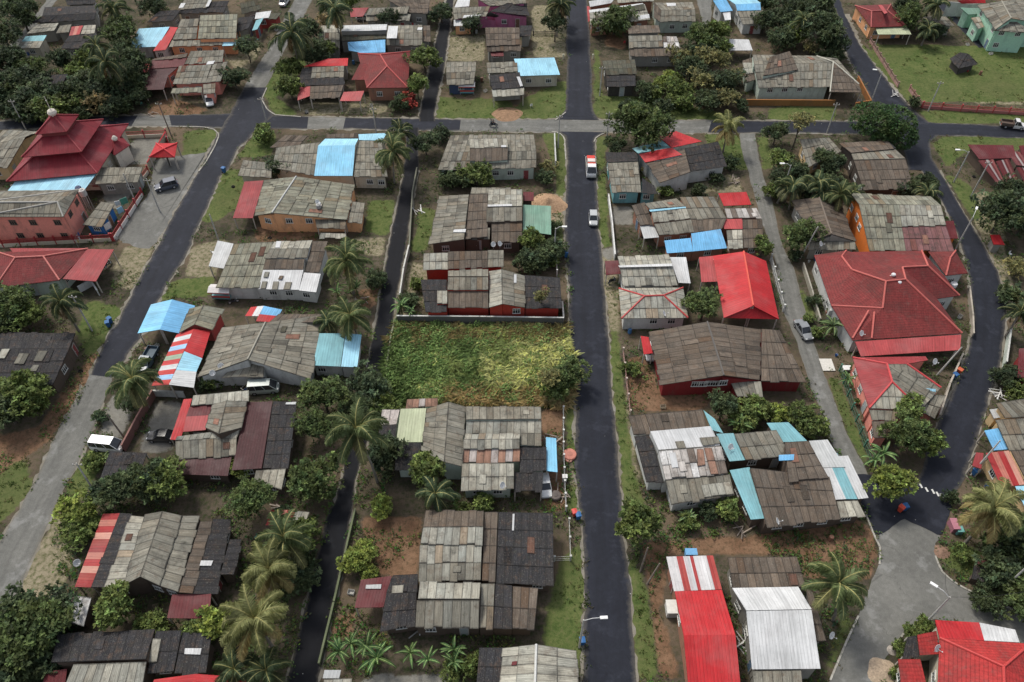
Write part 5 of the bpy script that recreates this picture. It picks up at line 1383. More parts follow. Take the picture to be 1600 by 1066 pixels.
PALMS = """
dark 165 98 5.2 9;dark 176 14 5 8;dark 456 52 6.5 9;dark 524 18 5.5 9;dark 150 72 4 8;dark 874 6 5 8;green 614 236 4.8 7.5;dark 626 206 3.6 6;dark 1284 300 3.6 4.5;bright 1138 198 4.2 6;dark 1254 32 4 6;dark 1464 8 4.5 7;dark 1450 46 3.6 4
dark 95 472 4.2 6.5;green 542 407 4.9 7.5;green 546 492 4.4 6;green 207 592 4.8 7;green 556 672 5 10.5;dark 680 772 3.6 4;green 444 842 4.6 6;bright 420 890 4.4 6.5;bright 398 968 4.8 7.5;green 1309 912 4.3 7.5;bright 1552 795 4.9 7.5;dark 1240 292 4 5;dark 1276 288 4 5;green 1313 304 3.8 5.5;dark 1450 302 3.4 4;dark 1594 488 3.2 5;dark 366 1046 3.2 3.5;dark 416 1048 3.4 4;dark 512 502 3 3.5;dark 1226 292 3 4;dark 1335 300 2.8 4
"""
for ln in PALMS.strip().splitlines():
    for t in ln.split(';'):
        k = t.split(); u, v = float(k[1]), float(k[2])
        lean = {(556.0, 672.0): (-1.6, 1.2), (1309.0, 912.0): (-1.3, 1.2), (1552.0, 795.0): (.8, .9)}.get((u, v), (TR.uniform(-.6, .6), TR.uniform(-.5, .5)))
        palm(k[0], u, v, float(k[3]), float(k[4]), lean)
for t in '572,1010,2.4,2.6;588,1026,2.5,2.4;530,1016,2.2,2.2;641,1018,1.9,2;668,1030,2,1.7;709,1014,2,1.9;709,1034,2,2;1157,662,2.2,2.6;626,476,2.2,2.4;545,446,1.9,1.8;526,456,2,1.8;556,450,1.8,1.6;1382,706,2.3,2.8;1368,716,2,2.2;1326,592,1.7,1.8;1174,650,2,2.2;640,488,1.8,1.6;548,1004,2,1.8'.split(';'):
    banana(*[float(x) for x in t.split(',')])
banana(1303, 508, 2.6, 2.0, 'spiky agave like plant with long stiff leaves', SPIKY); banana(162, 716, 1.5, 1.2, 'spiky rosette plant on the verge', SPIKY); banana(1075, 808, 1.6, 1.4, 'pale spiky potted plant', SPIKY)
# tall grass on the vacant plot, and weeds all over the yards
def blades(mb, x, y, n, h, w, col, rr):
    for i in range(n):
        a = rr.uniform(0, 6.283); l = h * rr.uniform(.6, 1.3); o = V((x + rr.gauss(0, .25), y + rr.gauss(0, .25), 0)); d = V((math.cos(a), math.sin(a), 0)); s = V((-d.y, d.x, 0)) * w
        f = rr.uniform(.65, 1.4); c = tuple(q * f for q in col); m = o + d * l * .4 + V((0, 0, l * .55)); e = o + d * l * 1.05 + V((0, 0, l * .42))
        mb.face([o - s, o + s, m + s * .8, e, m - s * .8], c)
lot = [(P(*p).x, P(*p).y) for p in pts('604,512 700,508 800,510 884,512 893,560 890,628 850,634 740,634 690,626 600,620 598,570')]
rr = random.Random(9); mb = MB(); bx = [min(p[0] for p in lot), max(p[0] for p in lot), min(p[1] for p in lot), max(p[1] for p in lot)]
from mathutils import noise as mn
n = 0
while n < 5200:
    x, y = rr.uniform(bx[0] - 1, bx[1] + 1), rr.uniform(bx[2] - 1, bx[3] + 1)
    jx, jy = 1.6 * mn.noise(V((x * .35, y * .35, 5))), 1.6 * mn.noise(V((x * .35, y * .35, 8)))
    if not inpoly(x + jx, y + jy, lot) or blocked(x, y): continue
    n += 1; q = mn.noise(V((x * .22, y * .22, 3))); q2 = mn.noise(V((x * .6, y * .6, 9))); fx = (x - bx[0]) / (bx[1] - bx[0]); fy = (y - bx[2]) / (bx[3] - bx[2])
    k = q + (fx - .45) * .9
    c = (.13, .175, .07) if k < -.08 else ((.25, .285, .125) if k < .22 else (.40, .40, .215))
    if fy < .2 and q2 > 0 and fx > .3: c = (.30, .24, .13)
    if fy > .75 and q2 > .12: c = (.22, .18, .09)
    if (fx < .34 and q > -.12 and rr.random() < .55) or q2 > .28 or rr.random() < .06:
        sz = rr.uniform(.35, .8); g0 = rr.choice([(.06, .105, .03), (.085, .13, .04), (.10, .14, .045)]); f0 = rr.uniform(.7, 1.5)
        for i in range(12): leafcard(mb, V((x, y, .1)) + V((rr.gauss(0, sz * .5), rr.gauss(0, sz * .5), rr.uniform(.1, sz * 1.3))), rdir(rr, .5), sz * .3, sz * .55, tuple(z * f0 for z in g0))
        continue
    blades(mb, x, y, 10, max(.4, 1.1 + q2 * 1.6), .045, c, rr)
o = mb.build('tall_grass', M['leaf']); tag(o, 'waist high yellow green grass filling the walled vacant plot', 'grass', None, 'stuff')
mb = MB(); rr = random.Random(10); n = 0
while n < 34000:
    u, v = rr.uniform(-60, 1660), rr.uniform(-30, 1100); p = P(u, v)
    n += 1
    if blocked(p.x, p.y): continue
    g = grassy(p.x, p.y); q = mn.noise(V((p.x * .12, p.y * .12, 1)))
    if q < (-.15 if g else -.12): continue
    if g and rr.random() < .5: continue
    if rr.random() < (.6 if not g else .1):
        c = rr.choice([(.035, .07, .018), (.05, .085, .022), (.03, .05, .018), (.07, .09, .03)]); s = rr.uniform(.18, .75) if not g else rr.uniform(.15, .35)
        for i in range(9): leafcard(mb, V((p.x, p.y, .02)) + V((rr.gauss(0, s * .5), rr.gauss(0, s * .5), rr.uniform(0, s * .7))), rdir(rr, .4), s * .35, s * .7, tuple(z * rr.uniform(.6, 1.4) for z in c))
    else: blades(mb, p.x, p.y, 6, rr.uniform(.15, .45), .035, rr.choice([(.07, .105, .028), (.10, .115, .04), (.14, .12, .055), (.05, .08, .02)]), rr)
o = mb.build('weeds', M['leaf']); tag(o, 'scattered weeds and tufts of grass over the yards and verges', 'weeds', None, 'stuff')
# ------------------------------------------------------------------ fences and walls
def fence(style, px, h, label, col=(.4, .38, .34), pcol=None, step=2.6, name='fence', z=0):
    q = [P(*p) for p in pts(px)]; c = sum(q, V()) / len(q); root = thing(name, label, 'wall' if style == 'solid' else 'fence', V((c.x, c.y, 0)))
    pn = MB(); pcol = pcol or col; posts = []
    for a, b in zip(q, q[1:]):
        d = b - a; L = d.length; rz = math.atan2(d.y, d.x); n = max(1, round(L / step)); posts += [a.lerp(b, i / n) for i in range(n)]; m = (a + b) / 2
        if style == 'solid':
            k = max(1, round(L / 3))
            for i in range(k):
                s = a.lerp(b, (i + .5) / k); f = R.uniform(.85, 1.1); pn.box((s.x, s.y, h / 2 - .03), (L / k + .02, .16, h + .06), tuple(x * f for x in col), rz)
            pn.box((m.x, m.y, h + .04), (L + .1, .24, .08), pcol, rz)
        elif style == 'panel':
            pn.box((m.x, m.y, h * .22), (L, .14, h * .44), col, rz)
            for i in range(n):
                s = a.lerp(b, (i + .5) / n); w = L / n
                for zz in (.52, .9): pn.box((s.x, s.y, h * zz), (w, .06, .07), pcol, rz)
                k = max(3, int(w / .16))
                for j in range(k):
                    t = a.lerp(b, (i + (j + .5) / k) / n); pn.box((t.x, t.y, h * .7), (.05, .04, h * .46), pcol, rz)
        elif style == 'mesh':
            for zz in (.12, .5, .95): pn.box((m.x, m.y, h * zz), (L, .035, .04), col, rz)
            k = int(L / .22)
            for j in range(k): t = a.lerp(b, (j + .5) / k); pn.box((t.x, t.y, h * .52), (.022, .02, h * .9), col, rz)
        elif style == 'picket':
            for zz in (.35, .8): pn.box((m.x, m.y, h * zz), (L, .05, .08), pcol, rz)
            k = int(L / .3)
            for j in range(k): t = a.lerp(b, (j + .5) / k); pn.box((t.x, t.y, h * .47), (.1, .035, h * .95 * R.uniform(.93, 1.04)), tuple(x * (.85 + .3 * ((j * 7) % 5) / 5) for x in col), rz)
    posts.append(q[-1]); pn.build('wall' if style == 'solid' else 'panel', M['wall'] if style == 'solid' else M['plain'], root)
    if style != 'solid':
        pm = MB(); pm.box((0, 0, (h + .12) / 2), (.2, .2, h + .12), pcol); pm.box((0, 0, h + .15), (.27, .27, .07), pcol); me = pm.mesh('post', M['plain'])
        for p in posts: link('post', me, root, V((p.x, p.y, 0)))
    local(root)
RD, CRM, WT = (.33, .03, .035), (.55, .48, .38), (.62, .61, .58)
fence('panel', '-20,388 60,383 176,377', 1.7, 'cream fence with dark red posts between pink school and tiled house', CRM, RD, 3.4)
fence('panel', '179,377 224,306', 1.7, 'white fence with dark red panels along the school parking apron', (.62, .58, .54), RD, 3.0)
fence('panel', '140,297 214,296 233,270', 1.6, 'cream and dark red fence around the grey shed by the mosque', CRM, RD, 3.2)
fence('panel', '192,217 262,214 264,226', 1.7, 'cream fence with dark red posts behind the mosque yard', CRM, RD, 4)
fence('solid', '262,216 234,264', 1.5, 'cream boundary wall with dark red coping beside the red roofed kiosk', CRM, RD, name='garden_wall')
fence('solid', '1164,165 1302,166', 1.4, 'orange front wall of the big grey house', (.27, .135, .05), (.33, .15, .055), name='garden_wall')
fence('solid', '1334,170 1358,166 1338,128', 1.4, 'orange corner wall around the porch of the big grey house', (.27, .12, .045), (.33, .14, .05), name='garden_wall')
fence('panel', '1440,169 1500,174 1600,180 1720,188', 1.5, 'red fence with square posts along the lower edge of the field', (.36, .13, .12), (.36, .05, .05), 3.2)
fence('panel', '1358,66 1402,137', 1.3, 'weathered pink fence slanting up the left edge of the field', (.33, .20, .17), (.28, .17, .15), 2.6)
fence('panel', '1420,142 1439,168', 1.3, 'short weathered pink fence at the lower left field corner', (.35, .21, .19), (.32, .15, .14), 2.4)
fence('solid', '640,395 632,430 626,472', 1.7, 'pale boundary wall along the lane beside walled stepped house', (.38, .37, .32), (.5, .49, .45), name='garden_wall')
fence('solid', '622,505 750,506 880,508', 1.7, 'dark boundary wall with pale coping behind the tall grass plot', (.12, .12, .11), (.52, .52, .49), name='garden_wall')
fence('solid', '880,506 878,482', 1.6, 'short pale wall at the right corner of the walled house', (.4, .36, .32), (.5, .47, .43), name='garden_wall')
fence('solid', '652,268 645,305 640,392', .9, 'mossy low wall running down the dark lane upper half', (.15, .15, .115), (.17, .17, .13), name='garden_wall')
fence('solid', '626,475 612,525 604,580', .6, 'mossy low kerb wall beside the walled stepped house and lane', (.16, .165, .12), (.18, .185, .13), name='garden_wall')
fence('solid', '556,800 540,870 523,945 500,1040', .8, 'mossy green low wall along the lower dark lane', (.13, .15, .085), (.14, .16, .09), name='garden_wall')
fence('picket', '973,553 978,600 984,650', 1.3, 'faded red picket fence in front of the brown gable house', (.42, .16, .13), (.4, .33, .28))
fence('solid', '950,312 955,350 960,406', 1.3, 'white boundary wall beside the concrete yard on the main road', (.5, .5, .48), WT, name='garden_wall')
fence('mesh', '880,645 880,700 882,760 884,800', 1.4, 'pale post and wire fence between main road and grey house', (.42, .42, .4), (.5, .5, .47), 2.4)
fence('mesh', '889,818 891,876 866,877', 1.2, 'pale wire fence around the yard corner beside the black side roofs', (.4, .4, .36), (.42, .42, .38), 2.4)
fence('mesh', '869,394 870,432', 1.4, 'pale wire fence along the road beside the leafy yard', (.4, .4, .36), (.48, .47, .44), 2)
fence('mesh', '1311,580 1330,640 1350,698 1361,724', 1.5, 'green wire mesh fence along the grey lane', (.06, .17, .11), (.06, .16, .11), 2.2)
fence('picket', '1203,408 1213,448 1223,487', 1.5, 'white picket fence on the lane side of the bright red house', (.6, .6, .57), (.6, .6, .57))
fence('solid', '243,620 218,664 196,706', 1.6, 'reddish brown boundary wall behind the white van', (.20, .10, .085), (.24, .13, .11), name='garden_wall')
fence('solid', '244,619 290,621', 1.3, 'white wall closing the concrete yard at its back', (.5, .5, .47), (.5, .5, .47), name='garden_wall')
fence('solid', '1511,455 1516,500 1517,528', 1.1, 'low stone garden wall along the curved road by the villa', (.34, .30, .25), (.38, .34, .28), name='garden_wall')
fence('solid', '1500,560 1480,606 1464,655', 1.1, 'low concrete garden wall along the curved road by the half grey house', (.34, .30, .25), (.38, .34, .28), name='garden_wall')
fence('solid', '1253,418 1266,460 1279,505', 1.1, 'low stone wall along the grey lane by the villa', (.30, .28, .22), (.33, .31, .26), name='garden_wall')
fence('solid', '1574,520 1566,575', 1.5, 'pale green boundary wall at the right edge of the curved road', (.42, .46, .40), (.5, .5, .46), name='garden_wall')
fence('solid', '126,457 146,446 156,462', 1.3, 'white porch wall beside the red metal car porch', (.52, .52, .5), (.52, .52, .5), name='garden_wall')
fence('solid', '866,218 868,262', 1.5, 'thin pale wall right of the wide patched grey house', (.42, .42, .40), (.46, .46, .43), name='garden_wall')
fence('picket', '1535,915 1590,905', 1.2, 'dark board fence in the bushes at lower right', (.10, .09, .08), (.3, .3, .28))
fence('picket', '833,56 870,55', 1.2, 'dark board fence across the dry yard at the top', (.06, .055, .05), (.08, .07, .06))
# ------------------------------------------------------------------ poles and lamps
def pole(u, v, h, label, lean=(0, 0), arm=None, wood=False, cross=True):
    b = P(u, v); root = thing('street_lamp' if arm else 'utility_pole', label, 'street lamp' if arm else 'pole', b)
    mb = MB(); top = V((lean[0], lean[1], h)); mb.tube([(0, 0, -.1), top * .5, top], [.14, .12, .09], (.19, .16, .13) if wood else (.40, .39, .36), 9); mb.build('pole', M['bark'] if wood else M['conc'], root)
    if arm:
        a = MB(); e = top + V((arm[0], arm[1], .35)); a.tube([top + V((0, 0, -.25)), top + V((arm[0] * .5, arm[1] * .5, .3)), e], .045, (.5, .5, .49), 6); a.build('arm', M['steel'], root)
        g = MB(); d = V((arm[0], arm[1], 0)).normalized(); g.box((e.x + d.x * .3, e.y + d.y * .3, e.z), (.85, .34, .16), (.7, .7, .68), math.atan2(d.y, d.x)); l = g.build('lamp_head', M['plain'], root)
        g = MB(); g.box((e.x + d.x * .32, e.y + d.y * .32, e.z - .1), (.6, .25, .05), (.6, .6, .55), math.atan2(d.y, d.x)); g.build('lens', M['glass'], l)
    elif cross:
        a = MB(); a.box((top.x, top.y, h - .45), (1.3, .1, .1), (.2, .18, .15)); 
        for x in (-.55, 0, .55): a.lathe([(.05, -.4), (.08, -.34), (.05, -.26), (.07, -.2), (0, -.16)], (top.x + x, top.y, h), 7, (.55, .53, .5))
        a.build('crossarm', M['plain'], root)
    return b + top
pole(905, 1012, 8, 'street lamp with short arm over the main road near the bottom', arm=(1.9, .1))
T1 = pole(1444, 976, 7.5, 'street lamp reaching over the grey junction by the corner villa', lean=(.1, .1), arm=(-1.3, 1.1))
pole(1491, 392, 7.5, 'street lamp leaning out over the curved road behind the villa', lean=(.2, .2), arm=(1.0, 1.6))
pole(1221, 306, 7, 'street lamp on the grey lane beside the palms', arm=(-1.4, 0))
pole(1360, 162, 7.5, 'street lamp beside the slanting dark road at the field', arm=(-1.3, .2))
pole(866, 398, 6, 'street lamp above the leafy yard left of the main road', arm=(1.2, 0))
pole(1490, 285, 7, 'street lamp on the outer bend of the curved road at its top', arm=(-1.9, .1))
A = pole(269, 215, 8, 'black leaning utility pole beside the mosque yard fence', lean=(-.4, .3), wood=True)
B = pole(144, 517, 8, 'pale utility pole on the green verge left of the diagonal road')
C = pole(250, 331, 7.5, 'thin pale pole on the parking apron next to the school'); pole(212, 316, 6.5, 'thin pale pole inside the school gate', cross=False)
pole(342, 376, 6, 'pole with red sign beside the peach gable house track', cross=False)
pole(588, 208, 6, 'thin pole beside the cross road near the sky blue roof'); D = pole(872, 231, 7.5, 'utility pole on the verge left of the main road junction'); E = pole(947, 226, 7.5, 'utility pole on the verge right of the main road junction')
pole(1292, 208, 7, 'utility pole beside the cross road left of the dome tree'); pole(1450, 174, 7, 'utility pole by the red field fence corner'); F = pole(1517, 307, 8, 'utility pole on the grass outside the curved road')
pole(1250, 404, 7, 'leaning pale pole in front of the tan gable house', lean=(1.2, .2), cross=False); pole(1560, 927, 8, 'pale utility pole in the bushes at lower right', lean=(.4, .2)); pole(1011, 913, 3.6, 'bare leaning wooden post on brown soil right of the main road', lean=(1.2, 1.0), wood=True, cross=False)
pole(1000, 894, 4.2, 'pale bare post under the round tree right of the main road', lean=(.6, 1.2), wood=True, cross=False); pole(194, 684, 5, 'short dark leaning pole behind the white van', lean=(-.8, .5), wood=True, cross=False)
pole(150, 772, 6, 'pale pole among bushes beside the gravel end of the diagonal road', lean=(-.6, 1)); pole(41, 203, 7, 'thin pole at the left end of the cross road'); pole(1517, 742, 6.5, 'pale leaning pole beside the faded red canopy', lean=(1.6, 1.2), cross=False)
pole(937, 150, 7, 'utility pole beside the mossy hut right of the main road'); pole(1464, 586, 5.5, 'slanting pale pole propped over the curved road garden wall', lean=(1.8, .8), cross=False); pole(418, 196, 6.5, 'thin utility pole on the lower side of the crossroads')
def wire(a, b, label, sag=.6):
    c = (a + b) / 2; root = V((c.x, c.y, 0)); mb = MB(); q = [a.lerp(b, t / 10) - V((0, 0, sag * math.sin(math.pi * t / 10))) - root for t in range(11)]
    mb.tube(q, .02, (.03, .03, .03), 4); o = mb.build('overhead_wire', M['rubber']); o.location = root; tag(o, label, 'wire')
wire(T1, P(1600, 925, 7), 'black overhead wire from the junction street lamp to the right edge'); wire(T1, P(1478, 895, 5), 'black overhead wire running up from the junction street lamp'); wire(D, E, 'thin black wire across the main road at the cross road')
# ------------------------------------------------------------------ vehicles
def loft(mb, secs, col):
    for s0, s1 in zip(secs, secs[1:]):
        n = len(s0)
        for j in range(n): k = (j + 1) % n; mb.face([s0[j], s0[k], s1[k], s1[j]], col)
    mb.face(secs[0][::-1], col); mb.face(secs[-1], col)
def sec(x, w, z0, z1, r=.12): return [(x, -w, z0), (x, w, z0), (x, w * 1.02, (z0 + z1) / 2), (x, w - r * .4, z1 - r * .3), (x, w - r * 1.6, z1), (x, -w + r * 1.6, z1), (x, -w + r * .4, z1 - r * .3), (x, -w * 1.02, (z0 + z1) / 2)]
def wheel(root, x, y, r=.31):
    t = MB(); Mx = Matrix.Rotation(math.pi / 2, 4, 'X'); t.lathe([(r * .55, -.1), (r * .9, -.11), (r, -.06), (r, .06), (r * .9, .11), (r * .55, .1)], (0, 0, 0), 16, (.018, .018, .018), Mx)
    w = t.build('wheel', M['rubber'], root, True); w.location = (x, y, r)
    m = MB(); m.lathe([(0, -.08), (r * .56, -.09), (r * .6, -.07), (r * .6, .07), (r * .56, .09), (0, .08)], (0, 0, 0), 14, (.35, .35, .36), Mx); m.build('rim', M['steel'], w)
def car(u0, v0, u1, v1, kind, col, label, group=None, name=None):
    """rear and front ground points in the photograph"""
    a, b = P(u0, v0), P(u1, v1); c = (a + b) / 2; rz = math.atan2(b.y - a.y, b.x - a.x)
    nm = name or dict(van='van', pickup='pickup_truck', truck='truck').get(kind, 'car'); cat = nm.replace('_', ' ')
    root = thing(nm, label, cat, V((c.x, c.y, .075)), rz, group)
    L, W, H = dict(sedan=(4.3, .84, 1.42), hatch=(3.7, .80, 1.48), suv=(4.3, .86, 1.72), van=(4.5, .85, 1.95), pickup=(5.0, .88, 1.75), truck=(5.8, 1.0, 2.3))[kind]
    h = L / 2; bd = MB(); z0 = .28; belt = H * .58; dk = tuple(x * .5 for x in col)
    if kind in ('sedan', 'hatch', 'suv'):
        loft(bd, [sec(-h, W * .84, z0 + .12, belt * .92), sec(-h + .15, W * .96, z0, belt), sec(-h * .4, W, z0 - .03, belt + .03), sec(h * .3, W, z0 - .03, belt + .02), sec(h * .62, W * .97, z0, belt * .97), sec(h - .18, W * .92, z0 + .02, belt * .86), sec(h, W * .78, z0 + .12, belt * .68)], col)
        r0 = {'sedan': -h + .75, 'hatch': -h + .12, 'suv': -h + .1}[kind]; r1 = {'sedan': -h + 1.35, 'hatch': -h + .5, 'suv': -h + .35}[kind]; f1, f0 = h * .12, h * .5
    elif kind == 'van':
        loft(bd, [sec(-h, W * .93, z0 + .05, belt), sec(-h + .12, W, z0, belt + .02), sec(h - .75, W, z0, belt), sec(h - .2, W * .95, z0, belt * .86), sec(h, W * .85, z0 + .1, belt * .62)], col); r0, r1, f1, f0 = -h + .02, -h + .16, h - 1.15, h - .3
    else:
        cab0 = h * (.02 if kind == 'pickup' else .36)
        loft(bd, [sec(cab0 - .1, W, z0, belt), sec(h * .62, W, z0, belt * .98), sec(h - .15, W * .94, z0, belt * .86), sec(h, W * .85, z0 + .1, belt * .66)], col); r0, r1, f1, f0 = cab0 - .08, cab0 + .05, h * .34 if kind == 'pickup' else h - .75, h * .6 if kind == 'pickup' else h - .2
        bx = MB(); k = (cab0 - .1 + h); bc = (.42, .40, .36) if kind == 'truck' else (.10, .07, .055) if 'rusty' in label else col; zb = .75
        for q in (((-h + k / 2), 0, zb - .06, k, W * 2, .12), ((-h + k / 2), W - .04, zb + .22, k, .08, .5), ((-h + k / 2), -W + .04, zb + .22, k, .08, .5), (-h + .04, 0, zb + .22, .08, W * 2 - .16, .5), (cab0 - .14, 0, zb + .24, .08, W * 2 - .16, .54)): bx.box(q[:3], q[3:], bc)
        bx.box((-h + k / 2, 0, .5), (k, .7, .3), (.04, .04, .04)); bx.build('cargo_bed', M['plain'], root)
        if kind == 'truck':
            ld = MB()
            for i in range(3): ld.box((-h + .6 + i * k * .3, .05 * i, zb + .42 + .1 * (i % 2)), (k * .27, W * 1.5, .7), ((.55, .035, .02), (.58, .52, .48), (.50, .06, .03))[i])
            ld.build('load', M['plain'], root)
    bd.build('body', M['car'], root, False)
    rf = MB(); wt = W * .78
    tp = [(r1, -wt, H), (f1, -wt, H), (f1, wt, H), (r1, wt, H)]; bt = [(r0, -W * .95, belt - .02), (f0, -W * .95, belt - .02), (f0, W * .95, belt - .02), (r0, W * .95, belt - .02)]
    gl = MB()
    for i in range(4): j = (i + 1) % 4; gl.face([bt[i], bt[j], tp[j], tp[i]], (0, 0, 0))
    rf.prism([(r1 - .03, -wt - .02), (f1 + .03, -wt - .02), (f1 + .03, wt + .02), (r1 - .03, wt + .02)], H - .02, H + .05, col)
    for i in range(4): rf.tube([bt[i], tp[i]], .05, col, 5)
    for x in ((.36,) if kind != 'van' else (.3, .62)):
        for sd in (0, 1):
            p, q = (V(bt[0]).lerp(V(bt[1]), x), V(tp[0]).lerp(V(tp[1]), x)) if sd == 0 else (V(bt[3]).lerp(V(bt[2]), x), V(tp[3]).lerp(V(tp[2]), x)); rf.tube([p, q], .045, col, 5)
    g = gl.build('windows', M['glass'], root); rf.build('roof', M['car'], root)
    for x in (-h * .6, h * .62):
        for y in (-W + .06, W - .06): wheel(root, x, y, .31 if kind in ('sedan', 'hatch') else .36)
    for y in (-W * .62, W * .62):
        m = MB(); m.box((h - .1, y, belt * .72), (.14, .3, .16), (.75, .75, .72)); m.build('headlight', M['plain'], root)
        m = MB(); m.box((-h + .03, y * 1.15, belt * .8), (.1, .2, .2), (.4, .02, .02)); m.build('tail_light', M['plain'], root)
    m = MB(); m.box((h - .02, 0, z0 + .16), (.12, W * 1.5, .2), dk); m.box((-h + .02, 0, z0 + .16), (.12, W * 1.6, .2), dk); m.build('bumper', M['plain'], root)
    return root
CG = 'parked cars'
car(279, 290, 244, 299, 'suv', (.05, .06, .085), 'dark blue grey suv with pale roof on the school parking apron', CG)
car(148, 698, 194, 703, 'van', (.66, .66, .65), 'white van parked on the verge beside the reddish brown wall')
car(276, 686, 236, 685, 'sedan', (.014, .015, .018), 'black car half under the red lean-to in the concrete yard', CG)
car(926, 336, 927, 356, 'hatch', (.38, .39, .39), 'silver car driving down the main road alone')
car(922, 248, 924, 286, 'truck', (.66, .65, .64), 'red and white pickup truck loaded with crates on the main road')
car(1246, 507, 1262, 532, 'sedan', (.20, .21, .215), 'silver grey sedan on the grey lane between the red roofs')
car(326, 152, 330, 170, 'sedan', (.60, .61, .60), 'white car parked beside the pink walled house porch', CG)
car(441, 12, 449, 1, 'sedan', (.62, .63, .62), 'white car parked on the gravel road at the top edge', CG)
car(1562, 197, 1600, 202, 'pickup', (.55, .54, .52), 'pale pickup truck with open rusty bed on the cross road at right')
car(240, 555, 226, 580, 'pickup', (.045, .075, .10), 'dark teal pickup beside the pale blue gabled canopy')
car(850, 753, 853, 772, 'hatch', (.58, .59, .58), 'white car under the dark front roof of the cream panel house', CG)
car(557, 32, 580, 30, 'hatch', (.34, .36, .36), 'grey car parked before the top house with red lean-to', CG)
car(1013, 545, 1016, 562, 'hatch', (.60, .60, .58), 'white car under the red awning of the brown gable house', CG)
car(400, 612, 428, 610, 'van', (.36, .40, .37), 'grey green van nose in under the big grey gabled house')
car(1300, 100, 1318, 140, 'sedan', (.25, .25, .26), 'grey car deep in the porch of the big grey house', CG) if False else None
def motorbike(u, v, rz, label, col, riders=0):
    b = P(u, v); root = thing('motorcycle', label, 'motorcycle', V((b.x, b.y, .07)), rz, 'motorcycles')
    for x in (-.62, .62):
        t = MB(); Mx = Matrix.Rotation(math.pi / 2, 4, 'X'); t.lathe([(.2, -.04), (.28, -.05), (.3, 0), (.28, .05), (.2, .04), (.2, -.04)], (0, 0, 0), 14, (.02, .02, .02), Mx); w = t.build('wheel', M['rubber'], root); w.location = (x, 0, .3)
        m = MB(); m.lathe([(.02, -.03), (.2, -.015), (.2, .015), (.02, .03)], (0, 0, 0), 10, (.4, .4, .4), Mx); m.build('rim', M['steel'], w)
    m = MB(); loft(m, [sec(-.75, .08, .55, .68, .04), sec(-.3, .14, .4, .72, .05), sec(.1, .10, .32, .55, .05), sec(.35, .13, .4, .8, .05), sec(.5, .08, .6, .95, .04)], col); m.tube([(.62, 0, .3), (.45, 0, .95)], .035, (.3, .3, .3), 6); m.tube([(-.62, 0, .3), (-.2, 0, .45)], .04, (.2, .2, .2), 6); m.build('body', M['car'], root)
    m = MB(); m.box((-.32, 0, .77), (.72, .24, .1), (.02, .02, .02)); m.build('seat', M['rubber'], root)
    m = MB(); m.tube([(.42, -.33, 1.0), (.47, 0, .98), (.42, .33, 1.0)], .022, (.1, .1, .1), 6); m.build('handlebar', M['steel'], root)
    m = MB(); m.lathe([(0, 0), (.09, .02), (.07, .1), (0, .12)], (0, 0, 0), 10, (.7, .7, .66), Matrix.Rotation(-math.pi / 2, 4, 'Y')); h = m.build('headlight', M['plain'], root); h.location = (.62, 0, .88)
    return root
def seated(root_loc, rz, x0, shirt, trousers, label):
    root_m = bpy.data.meshes.new('body')
    v = [(x0, 0, .86), (x0 + .02, 0, 1.1), (x0 + .05, 0, 1.34), (x0 + .07, 0, 1.46), (x0 + .09, 0, 1.58), (x0 + .1, 0, 1.72)]
    e = [(0, 1), (1, 2), (2, 3), (3, 4), (4, 5)]; r = [.16, .15, .15, .06, .105, .09]
    for s in (-1, 1):
        i = len(v); v += [(x0 + .05, .19 * s, 1.38), (x0 + .22, .27 * s, 1.16), (x0 + .46, .30 * s, 1.06), (x0 + .54, .30 * s, 1.05)]; r += [.07, .05, .04, .045]; e += [(2, i), (i, i + 1), (i + 1, i + 2), (i + 2, i + 3)]
        i = len(v); v += [(x0 + .06, .11 * s, .84), (x0 + .42, .19 * s, .80), (x0 + .26, .20 * s, .40), (x0 + .40, .20 * s, .34)]; r += [.10, .075, .05, .045]; e += [(0, i), (i, i + 1), (i + 1, i + 2), (i + 2, i + 3)]
    root_m.from_pydata(v, e, []); o = bpy.data.objects.new('person', root_m); COL.objects.link(o)
    o.modifiers.new('Skin', 'SKIN'); sk = root_m.skin_vertices[0].data
    for k, x in enumerate(r): sk[k].radius = (x, x * (1.1 if k < 3 else 1))
    sk[0].use_root = True
    o.modifiers.new('Sub', 'SUBSURF').levels = 1; o.modifiers['Sub'].render_levels = 1
    dg = bpy.context.evaluated_depsgraph_get(); me = bpy.data.meshes.new_from_object(o.evaluated_get(dg)); o.modifiers.clear(); o.data = me
    a = me.color_attributes.new('Col', 'FLOAT_COLOR', 'POINT')
    for k, q in enumerate(me.vertices):
        z, x, y = q.co.z, q.co.x - x0, abs(q.co.y); c = shirt
        if z > 1.62 or (z > 1.47 and x < .03): c = (.015, .013, .012)
        elif z > 1.45 or (x > .22 and z > .98): c = (.30, .17, .11)
        elif z < .9: c = trousers
        if z < .38: c = (.03, .03, .03)
        a.data[k].color = (*c, 1)
    me.materials.clear(); me.materials.append(M['cloth']); o.location = root_loc; o.rotation_euler = (0, 0, rz); tag(o, label, 'person')
mbk = motorbike(771, 198, 0.05, 'dark motorcycle carrying two riders along the cross road', (.03, .03, .04))
seated(mbk.location, .05, -.12, (.05, .05, .06), (.03, .035, .06), 'person in dark shirt steering the motorcycle on the cross road'); seated(mbk.location, .05, -.52, (.08, .085, .10), (.03, .03, .035), 'person in grey shirt sitting behind the motorcycle rider')
